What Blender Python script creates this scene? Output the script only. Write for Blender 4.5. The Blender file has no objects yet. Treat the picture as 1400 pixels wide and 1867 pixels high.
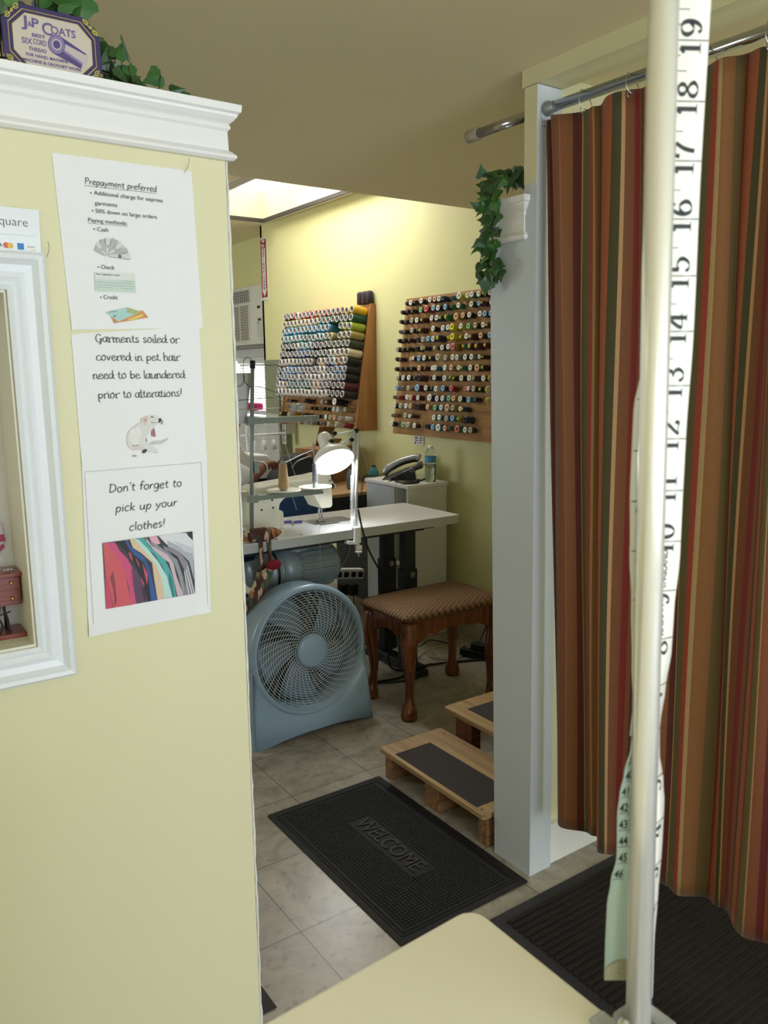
import bpy, bmesh, math, random
from mathutils import Vector, Matrix
random.seed(7)
PI = math.pi
scn = bpy.context.scene
COL = scn.collection

# ------------------------------------------------------------------ camera
cd = bpy.data.cameras.new('camera')
cam = bpy.data.objects.new('camera', cd)
COL.objects.link(cam)
RV = Vector((0.820607, -0.571412, -0.009649)); UV = Vector((0.105717, 0.135186, 0.985164)); FV = Vector((0.56163, 0.809453, -0.171342))
cam.matrix_world = Matrix(((RV.x, UV.x, -FV.x, 0), (RV.y, UV.y, -FV.y, 0), (RV.z, UV.z, -FV.z, 1.43), (0, 0, 0, 1)))
cd.sensor_fit = 'HORIZONTAL'; cd.sensor_width = 36
cd.lens = 1466.07 * 36 / 1400
cd.clip_start = 0.02
cd.dof.use_dof = True; cd.dof.focus_distance = 2.6; cd.dof.aperture_fstop = 26
scn.camera = cam

# ------------------------------------------------------------------ view, world, daylight
scn.view_settings.view_transform = 'Standard'
scn.view_settings.look = 'None'
scn.view_settings.gamma = 1
scn.view_settings.exposure = 0.0
W = bpy.data.worlds.new('sky'); scn.world = W; W.use_nodes = True
bg = W.node_tree.nodes['Background']
bg.inputs[0].default_value = (0.80, 0.90, 1.0, 1); bg.inputs[1].default_value = 2.5

def area(name, loc, rot, sx, sy, power, col=(1, 1, 1)):
    l = bpy.data.lights.new(name, 'AREA'); l.shape = 'RECTANGLE'; l.size = sx; l.size_y = sy
    l.energy = power; l.color = col
    o = bpy.data.objects.new(name, l); COL.objects.link(o); o.location = loc; o.rotation_euler = rot
    return o
# daylight entering through the shop window behind the camera
area('shop_window_daylight', (1.25, -2.58, 1.35), (PI/2, 0, 0), 2.4, 1.6, 68, (0.75, 0.875, 1.0))
area('shop_door_daylight', (-1.2, -2.58, 1.2), (PI/2, 0, 0), 0.8, 1.8, 16, (0.80, 0.90, 1.0))
area('skylight_daylight', (2.38, 4.25, 2.60), (0, 0, 0), 0.56, 0.9, 8.5, (1.0, 0.98, 0.95))
area('rear_fill_light', (-1.02, 5.2, 1.4), (0, -PI/2, 0), 1.2, 1.6, 24, (0.9, 0.95, 1.0))  # added fill light for the rear room, no known window behind it

# ------------------------------------------------------------------ materials
def hexc(h):
    c = [int(h[i:i+2], 16) / 255 for i in (0, 2, 4)]
    return tuple((x / 12.92 if x <= 0.04045 else ((x + 0.055) / 1.055) ** 2.4) for x in c)
_m = {}
def mat(name, h, rough=0.5, metal=0.0, var=0.08, scale=12, bump=0.0, bscale=80, coat=0.0, trans=0.0, emis=None, estr=0.0, ior=1.45, sheen=0.0):
    if name in _m: return _m[name]
    m = bpy.data.materials.new(name); m.use_nodes = True; _m[name] = m
    nt = m.node_tree; b = nt.nodes['Principled BSDF']
    c = hexc(h) if isinstance(h, str) else h
    b.inputs['Roughness'].default_value = rough; b.inputs['Metallic'].default_value = metal
    b.inputs['Coat Weight'].default_value = coat; b.inputs['Transmission Weight'].default_value = trans
    b.inputs['IOR'].default_value = ior; b.inputs['Sheen Weight'].default_value = sheen
    if emis: b.inputs['Emission Color'].default_value = (*hexc(emis), 1); b.inputs['Emission Strength'].default_value = estr
    tc = nt.nodes.new('ShaderNodeTexCoord')
    if var > 0:
        n = nt.nodes.new('ShaderNodeTexNoise'); n.inputs['Scale'].default_value = scale; n.inputs['Detail'].default_value = 4
        nt.links.new(tc.outputs['Object'], n.inputs['Vector'])
        mx = nt.nodes.new('ShaderNodeMix'); mx.data_type = 'RGBA'
        mx.inputs[6].default_value = (*[x * (1 - var) for x in c], 1); mx.inputs[7].default_value = (*[min(1, x * (1 + var)) for x in c], 1)
        nt.links.new(n.outputs['Fac'], mx.inputs[0]); nt.links.new(mx.outputs[2], b.inputs['Base Color'])
    else: b.inputs['Base Color'].default_value = (*c, 1)
    if bump > 0:
        n2 = nt.nodes.new('ShaderNodeTexNoise'); n2.inputs['Scale'].default_value = bscale; n2.inputs['Detail'].default_value = 3
        nt.links.new(tc.outputs['Object'], n2.inputs['Vector'])
        bp = nt.nodes.new('ShaderNodeBump'); bp.inputs['Strength'].default_value = bump; bp.inputs['Distance'].default_value = 0.004
        nt.links.new(n2.outputs['Fac'], bp.inputs['Height']); nt.links.new(bp.outputs['Normal'], b.inputs['Normal'])
    return m
def wood(name, h1, h2, axis='X', rough=0.45, scale=6, coat=0.0, stretch=14):
    if name in _m: return _m[name]
    m = bpy.data.materials.new(name); m.use_nodes = True; _m[name] = m
    nt = m.node_tree; b = nt.nodes['Principled BSDF']; b.inputs['Roughness'].default_value = rough; b.inputs['Coat Weight'].default_value = coat
    tc = nt.nodes.new('ShaderNodeTexCoord'); mp = nt.nodes.new('ShaderNodeMapping')
    s = [scale * stretch] * 3; s['XYZ'.index(axis)] = scale * 0.6
    mp.inputs['Scale'].default_value = s
    n = nt.nodes.new('ShaderNodeTexNoise'); n.inputs['Scale'].default_value = 1; n.inputs['Detail'].default_value = 6; n.inputs['Distortion'].default_value = 0.6
    r = nt.nodes.new('ShaderNodeValToRGB'); r.color_ramp.elements[0].position = 0.32; r.color_ramp.elements[1].position = 0.7
    r.color_ramp.elements[0].color = (*hexc(h1), 1); r.color_ramp.elements[1].color = (*hexc(h2), 1)
    L = nt.links.new
    L(tc.outputs['Object'], mp.inputs['Vector']); L(mp.outputs['Vector'], n.inputs['Vector']); L(n.outputs['Fac'], r.inputs['Fac']); L(r.outputs['Color'], b.inputs['Base Color'])
    bp = nt.nodes.new('ShaderNodeBump'); bp.inputs['Strength'].default_value = 0.15; bp.inputs['Distance'].default_value = 0.002
    L(n.outputs['Fac'], bp.inputs['Height']); L(bp.outputs['Normal'], b.inputs['Normal'])
    return m

# ------------------------------------------------------------------ mesh builder
class MB:
    def __init__(s): s.v = []; s.f = []; s.mi = []; s.sm = []
    def add(s, vs, fs, mi=0, sm=False):
        o = len(s.v); s.v += [tuple(p) for p in vs]
        for f in fs: s.f.append(tuple(i + o for i in f)); s.mi.append(mi); s.sm.append(sm)
        return s
    def box(s, x0, x1, y0, y1, z0, z1, mi=0, M=None, shx=0.0):
        vs = [Vector((x, y, z)) for z in (z0, z1) for y in (y0, y1) for x in (x0, x1)]
        if M is not None: vs = [M @ v for v in vs]
        return s.add(vs, [(0, 2, 3, 1), (4, 5, 7, 6), (0, 1, 5, 4), (2, 6, 7, 3), (0, 4, 6, 2), (1, 3, 7, 5)], mi)
    def lathe(s, p, ax, prof, n=16, mi=0, sm=True, cap=True, a0=0, a1=2*PI, ref=None):
        # prof: list of (distance along ax, radius)
        ax = Vector(ax).normalized(); p = Vector(p)
        e1 = Vector(ref).normalized() if ref else (ax.cross(Vector((0, 0, 1))) if abs(ax.z) < 0.9 else ax.cross(Vector((1, 0, 0)))).normalized()
        e2 = ax.cross(e1)
        full = abs(a1 - a0 - 2*PI) < 1e-6; k = n if full else n + 1
        vs = []
        for (d, r) in prof:
            for i in range(k):
                a = a0 + (a1 - a0) * i / n
                vs.append(p + ax*d + e1*(r*math.cos(a)) + e2*(r*math.sin(a)))
        fs = []
        for j in range(len(prof) - 1):
            for i in range(n):
                i2 = (i + 1) % k
                fs.append((j*k+i, j*k+i2, (j+1)*k+i2, (j+1)*k+i))
        s.add(vs, fs, mi, sm)
        if cap and full:
            o = len(s.v) - len(vs)
            if prof[0][1] > 1e-6: s.f.append(tuple(o + i for i in range(k))[::-1]); s.mi.append(mi); s.sm.append(False)
            if prof[-1][1] > 1e-6: s.f.append(tuple(o + (len(prof)-1)*k + i for i in range(k))); s.mi.append(mi); s.sm.append(False)
        return s
    def cyl(s, a, b, r, r2=None, n=16, mi=0, cap=True):
        a = Vector(a); b = Vector(b); d = (b - a).length
        if d < 1e-9: return s
        return s.lathe(a, b - a, [(0, r), (d, r if r2 is None else r2)], n, mi, True, cap)
    def tube(s, pts, r, n=6, mi=0, closed=False, cap=True, flat=None):
        pts = [Vector(p) for p in pts]; m = len(pts); vs = []; prev = None
        for i, p in enumerate(pts):
            if closed: t = pts[(i+1) % m] - pts[i-1]
            else: t = pts[min(i+1, m-1)] - pts[max(i-1, 0)]
            if t.length < 1e-9: t = Vector((0, 0, 1))
            t.normalize()
            if prev is None: e = t.cross(Vector((0.31, 0.2, 0.93)));  e = e if e.length > 1e-3 else t.cross(Vector((1, 0, 0)))
            else: e = prev - t * prev.dot(t)
            e.normalize(); prev = e; e2 = t.cross(e)
            rr = r[i] if isinstance(r, (list, tuple)) else r
            for k in range(n):
                a = 2*PI*k/n; vs.append(p + e*(rr*math.cos(a)) + e2*(rr*math.sin(a)))
        fs = []
        for i in range(m if closed else m - 1):
            j = (i + 1) % m
            for k in range(n): k2 = (k+1) % n; fs.append((i*n+k, i*n+k2, j*n+k2, j*n+k))
        if cap and not closed: fs.append(tuple(range(n))[::-1]); fs.append(tuple((m-1)*n + k for k in range(n)))
        return s.add(vs, fs, mi, True)
    def prism(s, poly, f, d, mi=0, sm=False):
        # poly: 2D points, f maps (u, v) to Vector, d: extrusion vector
        d = Vector(d); a = [Vector(f(u, v)) for u, v in poly]; n = len(a)
        return s.add(a + [p + d for p in a], [tuple(range(n))[::-1], tuple(range(n, 2*n))] + [(i, (i+1) % n, (i+1) % n + n, i + n) for i in range(n)], mi, sm)
    def sweep(s, prof, frames, mi=0, sm=False, closed=False):
        # frames: list of functions (u,v)->Vector
        n = len(prof); vs = []
        for fr in frames: vs += [Vector(fr(u, v)) for u, v in prof]
        m = len(frames); fs = []
        for i in range(m if closed else m - 1):
            j = (i+1) % m
            for k in range(n): k2 = (k+1) % n; fs.append((i*n+k, i*n+k2, j*n+k2, j*n+k))
        if not closed: fs.append(tuple(range(n))[::-1]); fs.append(tuple((m-1)*n + k for k in range(n)))
        return s.add(vs, fs, mi, sm)
    def grid(s, rows, mi=0, sm=True):
        m = len(rows); n = len(rows[0]); vs = [p for r in rows for p in r]
        return s.add(vs, [(i*n+j, i*n+j+1, (i+1)*n+j+1, (i+1)*n+j) for i in range(m-1) for j in range(n-1)], mi, sm)
    def ball(s, c, r, n=12, mi=0, sc=(1, 1, 1)):
        c = Vector(c); vs = []; fs = []; h = n // 2
        for j in range(h + 1):
            t = PI*j/h
            for i in range(n):
                a = 2*PI*i/n; vs.append(c + Vector((r*sc[0]*math.sin(t)*math.cos(a), r*sc[1]*math.sin(t)*math.sin(a), -r*sc[2]*math.cos(t))))
        for j in range(h):
            for i in range(n): i2 = (i+1) % n; fs.append((j*n+i, j*n+i2, (j+1)*n+i2, (j+1)*n+i))
        return s.add(vs, fs, mi, True)
    def build(s, name, mats, parent=None, bevel=0.0, seg=2, solid=0.0, mw=None, subsurf=0):
        me = bpy.data.meshes.new(name); me.from_pydata(s.v, [], s.f)
        for m in (mats if isinstance(mats, (list, tuple)) else [mats]): me.materials.append(m)
        for p, mi, sm in zip(me.polygons, s.mi, s.sm): p.material_index = mi; p.use_smooth = sm
        bm = bmesh.new(); bm.from_mesh(me); bmesh.ops.remove_doubles(bm, verts=bm.verts, dist=1e-6)
        if solid == 0: bmesh.ops.recalc_face_normals(bm, faces=bm.faces)
        bm.to_mesh(me); bm.free()
        o = bpy.data.objects.new(name, me); COL.objects.link(o)
        if parent is not None: o.parent = parent; o.matrix_parent_inverse = Matrix.Translation(-parent.location) if not parent.rotation_euler[2] else (Matrix.Translation(parent.location) @ parent.rotation_euler.to_matrix().to_4x4()).inverted()
        if mw is not None: o.matrix_world = mw
        if solid: md = o.modifiers.new('solid', 'SOLIDIFY'); md.thickness = solid; md.offset = 0
        if bevel: md = o.modifiers.new('bevel', 'BEVEL'); md.width = bevel; md.segments = seg; md.limit_method = 'ANGLE'; md.angle_limit = 0.6; md.harden_normals = False
        if subsurf: md = o.modifiers.new('sub', 'SUBSURF'); md.levels = subsurf; md.render_levels = subsurf
        return o
def tag(o, label=None, cat=None, group=None, kind=None):
    if label: o['label'] = label
    if cat: o['category'] = cat
    if group: o['group'] = group
    if kind: o['kind'] = kind
    return o
def thing(name, label, cat, loc=(0, 0, 0), group=None):
    o = bpy.data.objects.new(name, None); COL.objects.link(o); o.location = loc; o.empty_display_size = 0.05
    return tag(o, label, cat, group)
def struct(o): o['kind'] = 'structure'; return o
def text(name, s, size, m, origin, right, up, parent, align='LEFT', shear=0.0, bold=0.0, sx=1.0, space=1.0, depth=0.0, line=1.0):
    cu = bpy.data.curves.new(name, 'FONT'); cu.body = s; cu.size = size; cu.align_x = align; cu.shear = shear; cu.offset = bold
    cu.space_character = space; cu.space_line = line; cu.extrude = depth; cu.resolution_u = 3
    o = bpy.data.objects.new(name + '_curve', cu); COL.objects.link(o)
    dg = bpy.context.evaluated_depsgraph_get(); me = bpy.data.meshes.new_from_object(o.evaluated_get(dg))
    bpy.data.objects.remove(o); bpy.data.curves.remove(cu)
    right = Vector(right).normalized(); up = Vector(up).normalized(); nn = right.cross(up)
    M = Matrix(((right.x, up.x, nn.x, origin[0]), (right.y, up.y, nn.y, origin[1]), (right.z, up.z, nn.z, origin[2]), (0, 0, 0, 1)))
    me.transform(M @ Matrix.Diagonal((sx, 1, 1, 1)))
    me.materials.clear(); me.materials.append(m); me.name = name
    o = bpy.data.objects.new(name, me); COL.objects.link(o)
    if parent is not None: o.parent = parent; o.matrix_parent_inverse = Matrix.Translation(-parent.location)
    return o
def crom(pts, k=5):
    P = [Vector(p) for p in pts]
    if len(P) < 3: return P
    out = []
    for i in range(len(P) - 1):
        a = P[max(i-1, 0)]; b = P[i]; c = P[i+1]; d = P[min(i+2, len(P)-1)]
        for j in range(k):
            t = j / k
            out.append(0.5 * ((2*b) + (c - a)*t + (2*a - 5*b + 4*c - d)*t*t + (3*b - a - 3*c + d)*t**3))
    out.append(P[-1]); return out

# monoline handwriting: glyph = (advance, strokes)
GL = {
'a': (.5, [[(.4, .4), (.25, .46), (.08, .34), (.06, .12), (.18, 0), (.32, .1), (.41, .42)], [(.41, .44), (.4, .12), (.48, 0)]]),
'b': (.5, [[(.1, .74), (.09, .3), (.09, .02)], [(.09, .25), (.22, .42), (.38, .36), (.42, .18), (.3, .01), (.1, .04)]]),
'c': (.44, [[(.38, .38), (.26, .46), (.1, .34), (.06, .14), (.18, 0), (.38, .06)]]),
'd': (.52, [[(.4, .38), (.25, .44), (.08, .32), (.06, .12), (.18, 0), (.32, .08), (.42, .3)], [(.42, .76), (.42, .2), (.46, 0)]]),
'e': (.46, [[(.07, .22), (.25, .25), (.38, .34), (.3, .45), (.14, .4), (.06, .2), (.14, .02), (.28, 0), (.4, .08)]]),
'f': (.36, [[(.38, .68), (.28, .76), (.18, .66), (.16, .3), (.15, 0)], [(.02, .42), (.32, .44)]]),
'g': (.5, [[(.4, .38), (.25, .45), (.08, .32), (.08, .12), (.2, .02), (.36, .12), (.41, .42)], [(.41, .43), (.42, 0), (.36, -.2), (.2, -.26), (.06, -.18)]]),
'h': (.52, [[(.1, .76), (.09, .3), (.09, 0)], [(.09, .22), (.22, .42), (.36, .4), (.4, .2), (.42, 0)]]),
'i': (.22, [[(.11, .42), (.1, .2), (.12, 0)], [(.11, .58), (.12, .62)]]),
'k': (.46, [[(.1, .76), (.09, .3), (.09, 0)], [(.38, .42), (.12, .2)], [(.16, .22), (.3, .08), (.42, 0)]]),
'l': (.22, [[(.1, .76), (.1, .3), (.12, 0)]]),
'm': (.76, [[(.09, .42), (.1, .2), (.09, 0)], [(.09, .22), (.2, .42), (.32, .4), (.36, .2), (.36, 0)], [(.36, .22), (.48, .42), (.6, .4), (.64, .2), (.66, 0)]]),
'n': (.52, [[(.09, .42), (.1, .2), (.09, 0)], [(.09, .22), (.22, .42), (.36, .4), (.4, .2), (.42, 0)]]),
'o': (.48, [[(.24, .45), (.1, .36), (.06, .18), (.18, 0), (.34, .04), (.42, .22), (.36, .4), (.24, .45)]]),
'p': (.5, [[(.1, .42), (.1, .1), (.08, -.28)], [(.1, .26), (.22, .42), (.38, .38), (.42, .2), (.3, .01), (.1, .06)]]),
'r': (.38, [[(.1, .42), (.1, .2), (.09, 0)], [(.1, .22), (.2, .38), (.34, .42)]]),
's': (.4, [[(.34, .4), (.2, .46), (.08, .36), (.2, .24), (.34, .14), (.24, 0), (.06, .04)]]),
't': (.36, [[(.17, .62), (.15, .2), (.2, .02), (.32, .02)], [(.02, .42), (.32, .44)]]),
'u': (.52, [[(.09, .43), (.08, .14), (.2, 0), (.34, .08), (.41, .3)], [(.42, .43), (.41, .12), (.47, 0)]]),
'v': (.44, [[(.05, .43), (.2, .02)], [(.2, .02), (.38, .44)]]),
'y': (.48, [[(.07, .43), (.1, .22), (.22, .1)], [(.42, .43), (.26, .02), (.08, -.26)]]),
'P': (.56, [[(.14, .7), (.12, .3), (.11, 0)], [(.02, .64), (.26, .74), (.46, .66), (.46, .46), (.3, .36), (.13, .34)]]),
'D': (.66, [[(.14, .7), (.12, .35), (.12, .02)], [(.04, .7), (.34, .68), (.56, .5), (.54, .2), (.34, .04), (.08, 0)]]),
'G': (.66, [[(.54, .58), (.36, .72), (.14, .56), (.08, .28), (.22, .02), (.44, .04), (.54, .28)], [(.34, .3), (.6, .3)], [(.54, .28), (.5, -.1), (.36, -.16)]]),
'!': (.24, [[(.14, .76), (.12, .2)], [(.11, .02), (.12, .05)]]),
"'": (.2, [[(.12, .78), (.08, .6)]]),
' ': (.32, [])}
def curl(p, q):  # small spiral finishing a stroke
    return [(p + .04 * math.cos(a) * (1 - a/9), q + .04 * math.sin(a) * (1 - a/9)) for a in [k * .9 for k in range(7)]]
def hand(name, s, x0, z0, width, size, lw, m, parent, Y, curly=False, slope=0.0, slant=0.08, extra=0.0):
    b = MB(); cx = 0; tot = sum(GL[c][0] for c in s); kx = width / (tot * size)
    rnd = random.Random(len(s))
    for c in s:
        adv, st = GL[c]; jz = rnd.uniform(-.02, .02)
        for sk in st:
            P = crom([(x, y, 0) for x, y in sk], 5)
            if curly and len(sk) > 2:
                e = P[-1]; P = P + [Vector((e.x + .05 - .05*math.cos(a), e.y + .05*math.sin(a), 0)) for a in (1, 2, 3, 4)]
            top = []; bot = []
            for i, p in enumerate(P):
                t = (P[min(i+1, len(P)-1)] - P[max(i-1, 0)]); t = t.normalized() if t.length > 1e-6 else Vector((0, 1, 0))
                nx, nz = -t.y, t.x; h = lw / 2 * (1.0 if not curly else (0.8 + 0.5 * abs(t.y)))
                X = x0 + (cx + p.x + slant * p.y) * size * kx; Z = z0 + (p.y + jz) * size + slope * (X - x0)
                top.append(Vector((X + nx*h, Y, Z + nz*h))); bot.append(Vector((X - nx*h, Y, Z - nz*h)))
            b.grid([top, bot], 0, False)
        cx += adv
    return b.build(name, m, parent)
# heavy/thin serif numerals for the measuring tape, drawn with a broad vertical nib
DG = {
'0': (.62, [[(.3, .7), (.14, .6), (.08, .35), (.14, .1), (.3, 0), (.46, .1), (.52, .35), (.46, .6), (.3, .7)]]),
'1': (.5, [[(.27, .7), (.27, .02)], [(.12, .56), (.27, .7)], [(.1, .01), (.44, .01)]]),
'2': (.6, [[(.1, .52), (.18, .67), (.32, .7), (.46, .58), (.42, .4), (.22, .18), (.08, .02)], [(.08, .03), (.36, .05), (.5, .02), (.53, .16)]]),
'3': (.6, [[(.1, .56), (.2, .68), (.34, .69), (.45, .56), (.4, .42), (.24, .37)], [(.24, .37), (.42, .33), (.5, .18), (.38, .02), (.2, .01), (.08, .14)]]),
'4': (.62, [[(.4, .7), (.4, .02)], [(.38, .7), (.06, .2), (.56, .2)], [(.26, .01), (.54, .01)]]),
'5': (.6, [[(.46, .66), (.16, .66), (.14, .38)], [(.14, .38), (.3, .44), (.46, .36), (.5, .2), (.38, .03), (.2, .01), (.08, .12)]]),
'6': (.6, [[(.44, .6), (.32, .7), (.16, .58), (.09, .32), (.14, .08), (.3, 0), (.46, .08), (.5, .24), (.4, .4), (.26, .42), (.12, .3)]]),
'7': (.58, [[(.08, .52), (.12, .66), (.5, .67)], [(.5, .67), (.32, .36), (.24, 0)]]),
'8': (.6, [[(.3, .7), (.16, .62), (.16, .48), (.3, .38), (.46, .26), (.5, .12), (.3, 0), (.1, .1), (.12, .26), (.3, .38), (.44, .48), (.44, .62), (.3, .7)]]),
'9': (.6, [[(.16, .1), (.28, 0), (.44, .12), (.51, .38), (.46, .62), (.3, .7), (.14, .62), (.1, .46), (.2, .3), (.34, .28), (.48, .4)]])}

# ------------------------------------------------------------------ palette
M_WALL = mat('yellow_wall_paint', 'E4DEB6', 0.55, var=0.02, scale=3, bump=0.05, bscale=120)
M_CEIL = mat('cream_ceiling_paint', 'EFE2BA', 0.8, var=0.03, scale=2, bump=0.1, bscale=30)
M_WALLG = mat('green_yellow_wall_paint', 'E3E0A8', 0.45, var=0.03, scale=3, bump=0.05, bscale=90)
M_TRIM = mat('white_trim_paint', 'EFEDEA', 0.32, var=0.03, scale=5, bump=0.05, bscale=60)
M_POST = mat('pale_grey_post_paint', 'CCD2D8', 0.4, var=0.03, scale=6, bump=0.12, bscale=50)
M_WHITE = mat('white_paint', 'F0F0EE', 0.4, var=0.02)
M_BLACK = mat('black_plastic', '141416', 0.4, var=0.05)
M_DKGREY = mat('dark_grey_metal', '2B2E33', 0.45, metal=0.3, var=0.08)
M_CHROME = mat('chrome', 'C9CACC', 0.18, metal=1.0, var=0.03)
M_STEEL = mat('brushed_steel', '9FA2A3', 0.35, metal=0.9, var=0.05, scale=30)
M_INK = mat('black_ink', '2A2A30', 0.6, var=0.0)
M_INKG = mat('grey_ink', '5A5A60', 0.6, var=0.0)
M_PAPER = mat('white_paper', 'EEEDED', 0.6, var=0.02, scale=9, bump=0.15, bscale=14)
M_CORD = mat('black_cord_rubber', '0F0F11', 0.5, var=0.0)
M_CREAMCORD = mat('cream_cord', 'A79F7C', 0.5, var=0.0)

# floor: foot square vinyl tiles, mottled, thin dark joints
def floor_mat():
    m = bpy.data.materials.new('vinyl_tile_floor'); m.use_nodes = True; nt = m.node_tree; b = nt.nodes['Principled BSDF']; L = nt.links.new
    N = nt.nodes.new; tc = N('ShaderNodeTexCoord')
    mp = N('ShaderNodeMapping'); mp.inputs['Location'].default_value = (-0.880/0.3065, -1.667/0.3065, 0); mp.inputs['Scale'].default_value = (1/0.3065,)*3
    L(tc.outputs['Object'], mp.inputs['Vector'])
    sp = N('ShaderNodeSeparateXYZ'); L(mp.outputs['Vector'], sp.inputs[0])
    def fr(o):
        f = N('ShaderNodeMath'); f.operation = 'FRACT'; L(o, f.inputs[0])
        a = N('ShaderNodeMath'); a.operation = 'SUBTRACT'; L(f.outputs[0], a.inputs[0]); a.inputs[1].default_value = 0.5
        c = N('ShaderNodeMath'); c.operation = 'ABSOLUTE'; L(a.outputs[0], c.inputs[0]); return c.outputs[0]
    mx = N('ShaderNodeMath'); mx.operation = 'MAXIMUM'; L(fr(sp.outputs[0]), mx.inputs[0]); L(fr(sp.outputs[1]), mx.inputs[1])
    gt = N('ShaderNodeMath'); gt.operation = 'GREATER_THAN'; L(mx.outputs[0], gt.inputs[0]); gt.inputs[1].default_value = 0.4955
    fl = N('ShaderNodeVectorMath'); fl.operation = 'FLOOR'; L(mp.outputs['Vector'], fl.inputs[0])
    wn = N('ShaderNodeTexWhiteNoise'); L(fl.outputs[0], wn.inputs['Vector'])
    n1 = N('ShaderNodeTexNoise'); n1.inputs['Scale'].default_value = 9; n1.inputs['Detail'].default_value = 7; n1.inputs['Distortion'].default_value = 1.4; L(tc.outputs['Object'], n1.inputs['Vector'])
    r1 = N('ShaderNodeValToRGB'); e = r1.color_ramp.elements; e[0].position = .3; e[0].color = (*hexc('948C7E'), 1); e[1].position = .7; e[1].color = (*hexc('B9B0A3'), 1)
    L(n1.outputs['Fac'], r1.inputs['Fac'])
    n2 = N('ShaderNodeTexNoise'); n2.inputs['Scale'].default_value = 38; n2.inputs['Detail'].default_value = 5; L(tc.outputs['Object'], n2.inputs['Vector'])
    r2 = N('ShaderNodeValToRGB'); e = r2.color_ramp.elements; e[0].position = .33; e[0].color = (.62, .58, .54, 1); e[1].position = .43; e[1].color = (1, 1, 1, 1); L(n2.outputs['Fac'], r2.inputs['Fac'])
    m1 = N('ShaderNodeMix'); m1.data_type = 'RGBA'; m1.blend_type = 'MULTIPLY'; m1.inputs[0].default_value = 0.7; L(r1.outputs['Color'], m1.inputs[6]); L(r2.outputs['Color'], m1.inputs[7])
    hs = N('ShaderNodeHueSaturation'); L(m1.outputs[2], hs.inputs['Color'])
    mr = N('ShaderNodeMapRange'); mr.inputs[3].default_value = .9; mr.inputs[4].default_value = 1.06; L(wn.outputs['Value'], mr.inputs[0]); L(mr.outputs[0], hs.inputs['Value'])
    m2 = N('ShaderNodeMix'); m2.data_type = 'RGBA'; L(gt.outputs[0], m2.inputs[0]); L(hs.outputs['Color'], m2.inputs[6]); m2.inputs[7].default_value = (*hexc('4A443C'), 1)
    L(m2.outputs[2], b.inputs['Base Color']); b.inputs['Roughness'].default_value = 0.32
    return m

# ------------------------------------------------------------------ structure
b = MB(); b.box(-2.1, 3.2, -2.7, 8.1, -0.05, 0); struct(b.build('floor', floor_mat()))
b = MB(); b.box(-2.1, 3.2, -2.7, 2.89, 2.15, 2.60)
struct(b.build('ceiling', M_CEIL))
# rear ceiling with the skylight opening X 2.085..2.705, Y 3.64..5.36
SX0, SX1, SY0, SY1 = 2.085, 2.705, 3.64, 5.36
b = MB(); b.box(-2.1, SX0, 2.89, 8.1, 2.5, 2.7); b.box(SX1, 3.2, 2.89, 8.1, 2.5, 2.7)
b.box(SX0, SX1, 2.89, SY0, 2.5, 2.7); b.box(SX0, SX1, SY1, 8.1, 2.5, 2.7)
struct(b.build('ceiling_rear', M_CEIL))
# skylight: diffusing panel above a short shaft, and moulded frame
b = MB(); b.box(SX0 - .02, SX1 + .02, SY0 - .02, SY1 + .02, 2.70, 2.715)
M_SKY = mat('skylight_diffuser', 'FFFFFF', 0.5, var=0.0, emis='FFFFFF', estr=3.0)
sk = struct(b.build('window_3', M_SKY))
def picture_frame(b, prof, x0, x1, y0, y1, f):
    # mitred moulding round a rectangle; prof = (outward, up) pairs
    cs = [(x0, y0, -1, -1), (x1, y0, 1, -1), (x1, y1, 1, 1), (x0, y1, -1, 1)]
    b.sweep(prof, [(lambda u, v, c=c: f(c[0] + c[2]*u, c[1] + c[3]*u, v)) for c in cs], closed=True)
b = MB(); picture_frame(b, [(0, 0), (0, -.022), (.010, -.026), (.018, -.018), (.03, -.018), (.04, -.010), (.052, -.010), (.056, 0)], SX0, SX1, SY0, SY1, lambda x, y, v: Vector((x, y, 2.5 + v)))
struct(b.build('trim_1', mat('beige_skylight_trim', 'C4BBAA', .6, var=.03)))
b = MB(); picture_frame(b, [(-.004, .004), (-.004, -.020), (0.0005, -.0225), (.0005, .004)], SX0, SX1, SY0, SY1, lambda x, y, v: Vector((x, y, 2.5 + v))); struct(b.build('trim_9', mat('dark_gasket', '3A352E', .7, var=0)))
# left partition wall with the display niche, its end at X = 0.609
NX0, NX1, NZ0, NZ1 = -0.22, 0.2455, 1.002, 1.556
b = MB(); WE = 0.609
b.box(-2.0, NX0, 1.34, 1.47, 0, 1.80); b.box(NX1, WE, 1.34, 1.47, 0, 1.80)
b.box(NX0, NX1, 1.34, 1.47, 0, NZ0); b.box(NX0, NX1, 1.34, 1.47, NZ1, 1.80); 
struct(b.build('wall_left', M_WALL))
b = MB()
pts = [Vector((WE + .0004 + random.uniform(-.0006, .0006), 1.3392, z/100)) for z in range(0, 181, 2)]
pts2 = [p + Vector((.0045 + random.uniform(-.001, .001), .001, 0)) for p in pts]
pts3 = [p + Vector((0, .02, 0)) for p in pts2]
b.grid([pts, pts2, pts3], 0, False); struct(b.build('trim_2', mat('chipped_white_plaster', 'E3E0D8', .8, var=.2, scale=60)))
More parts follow.
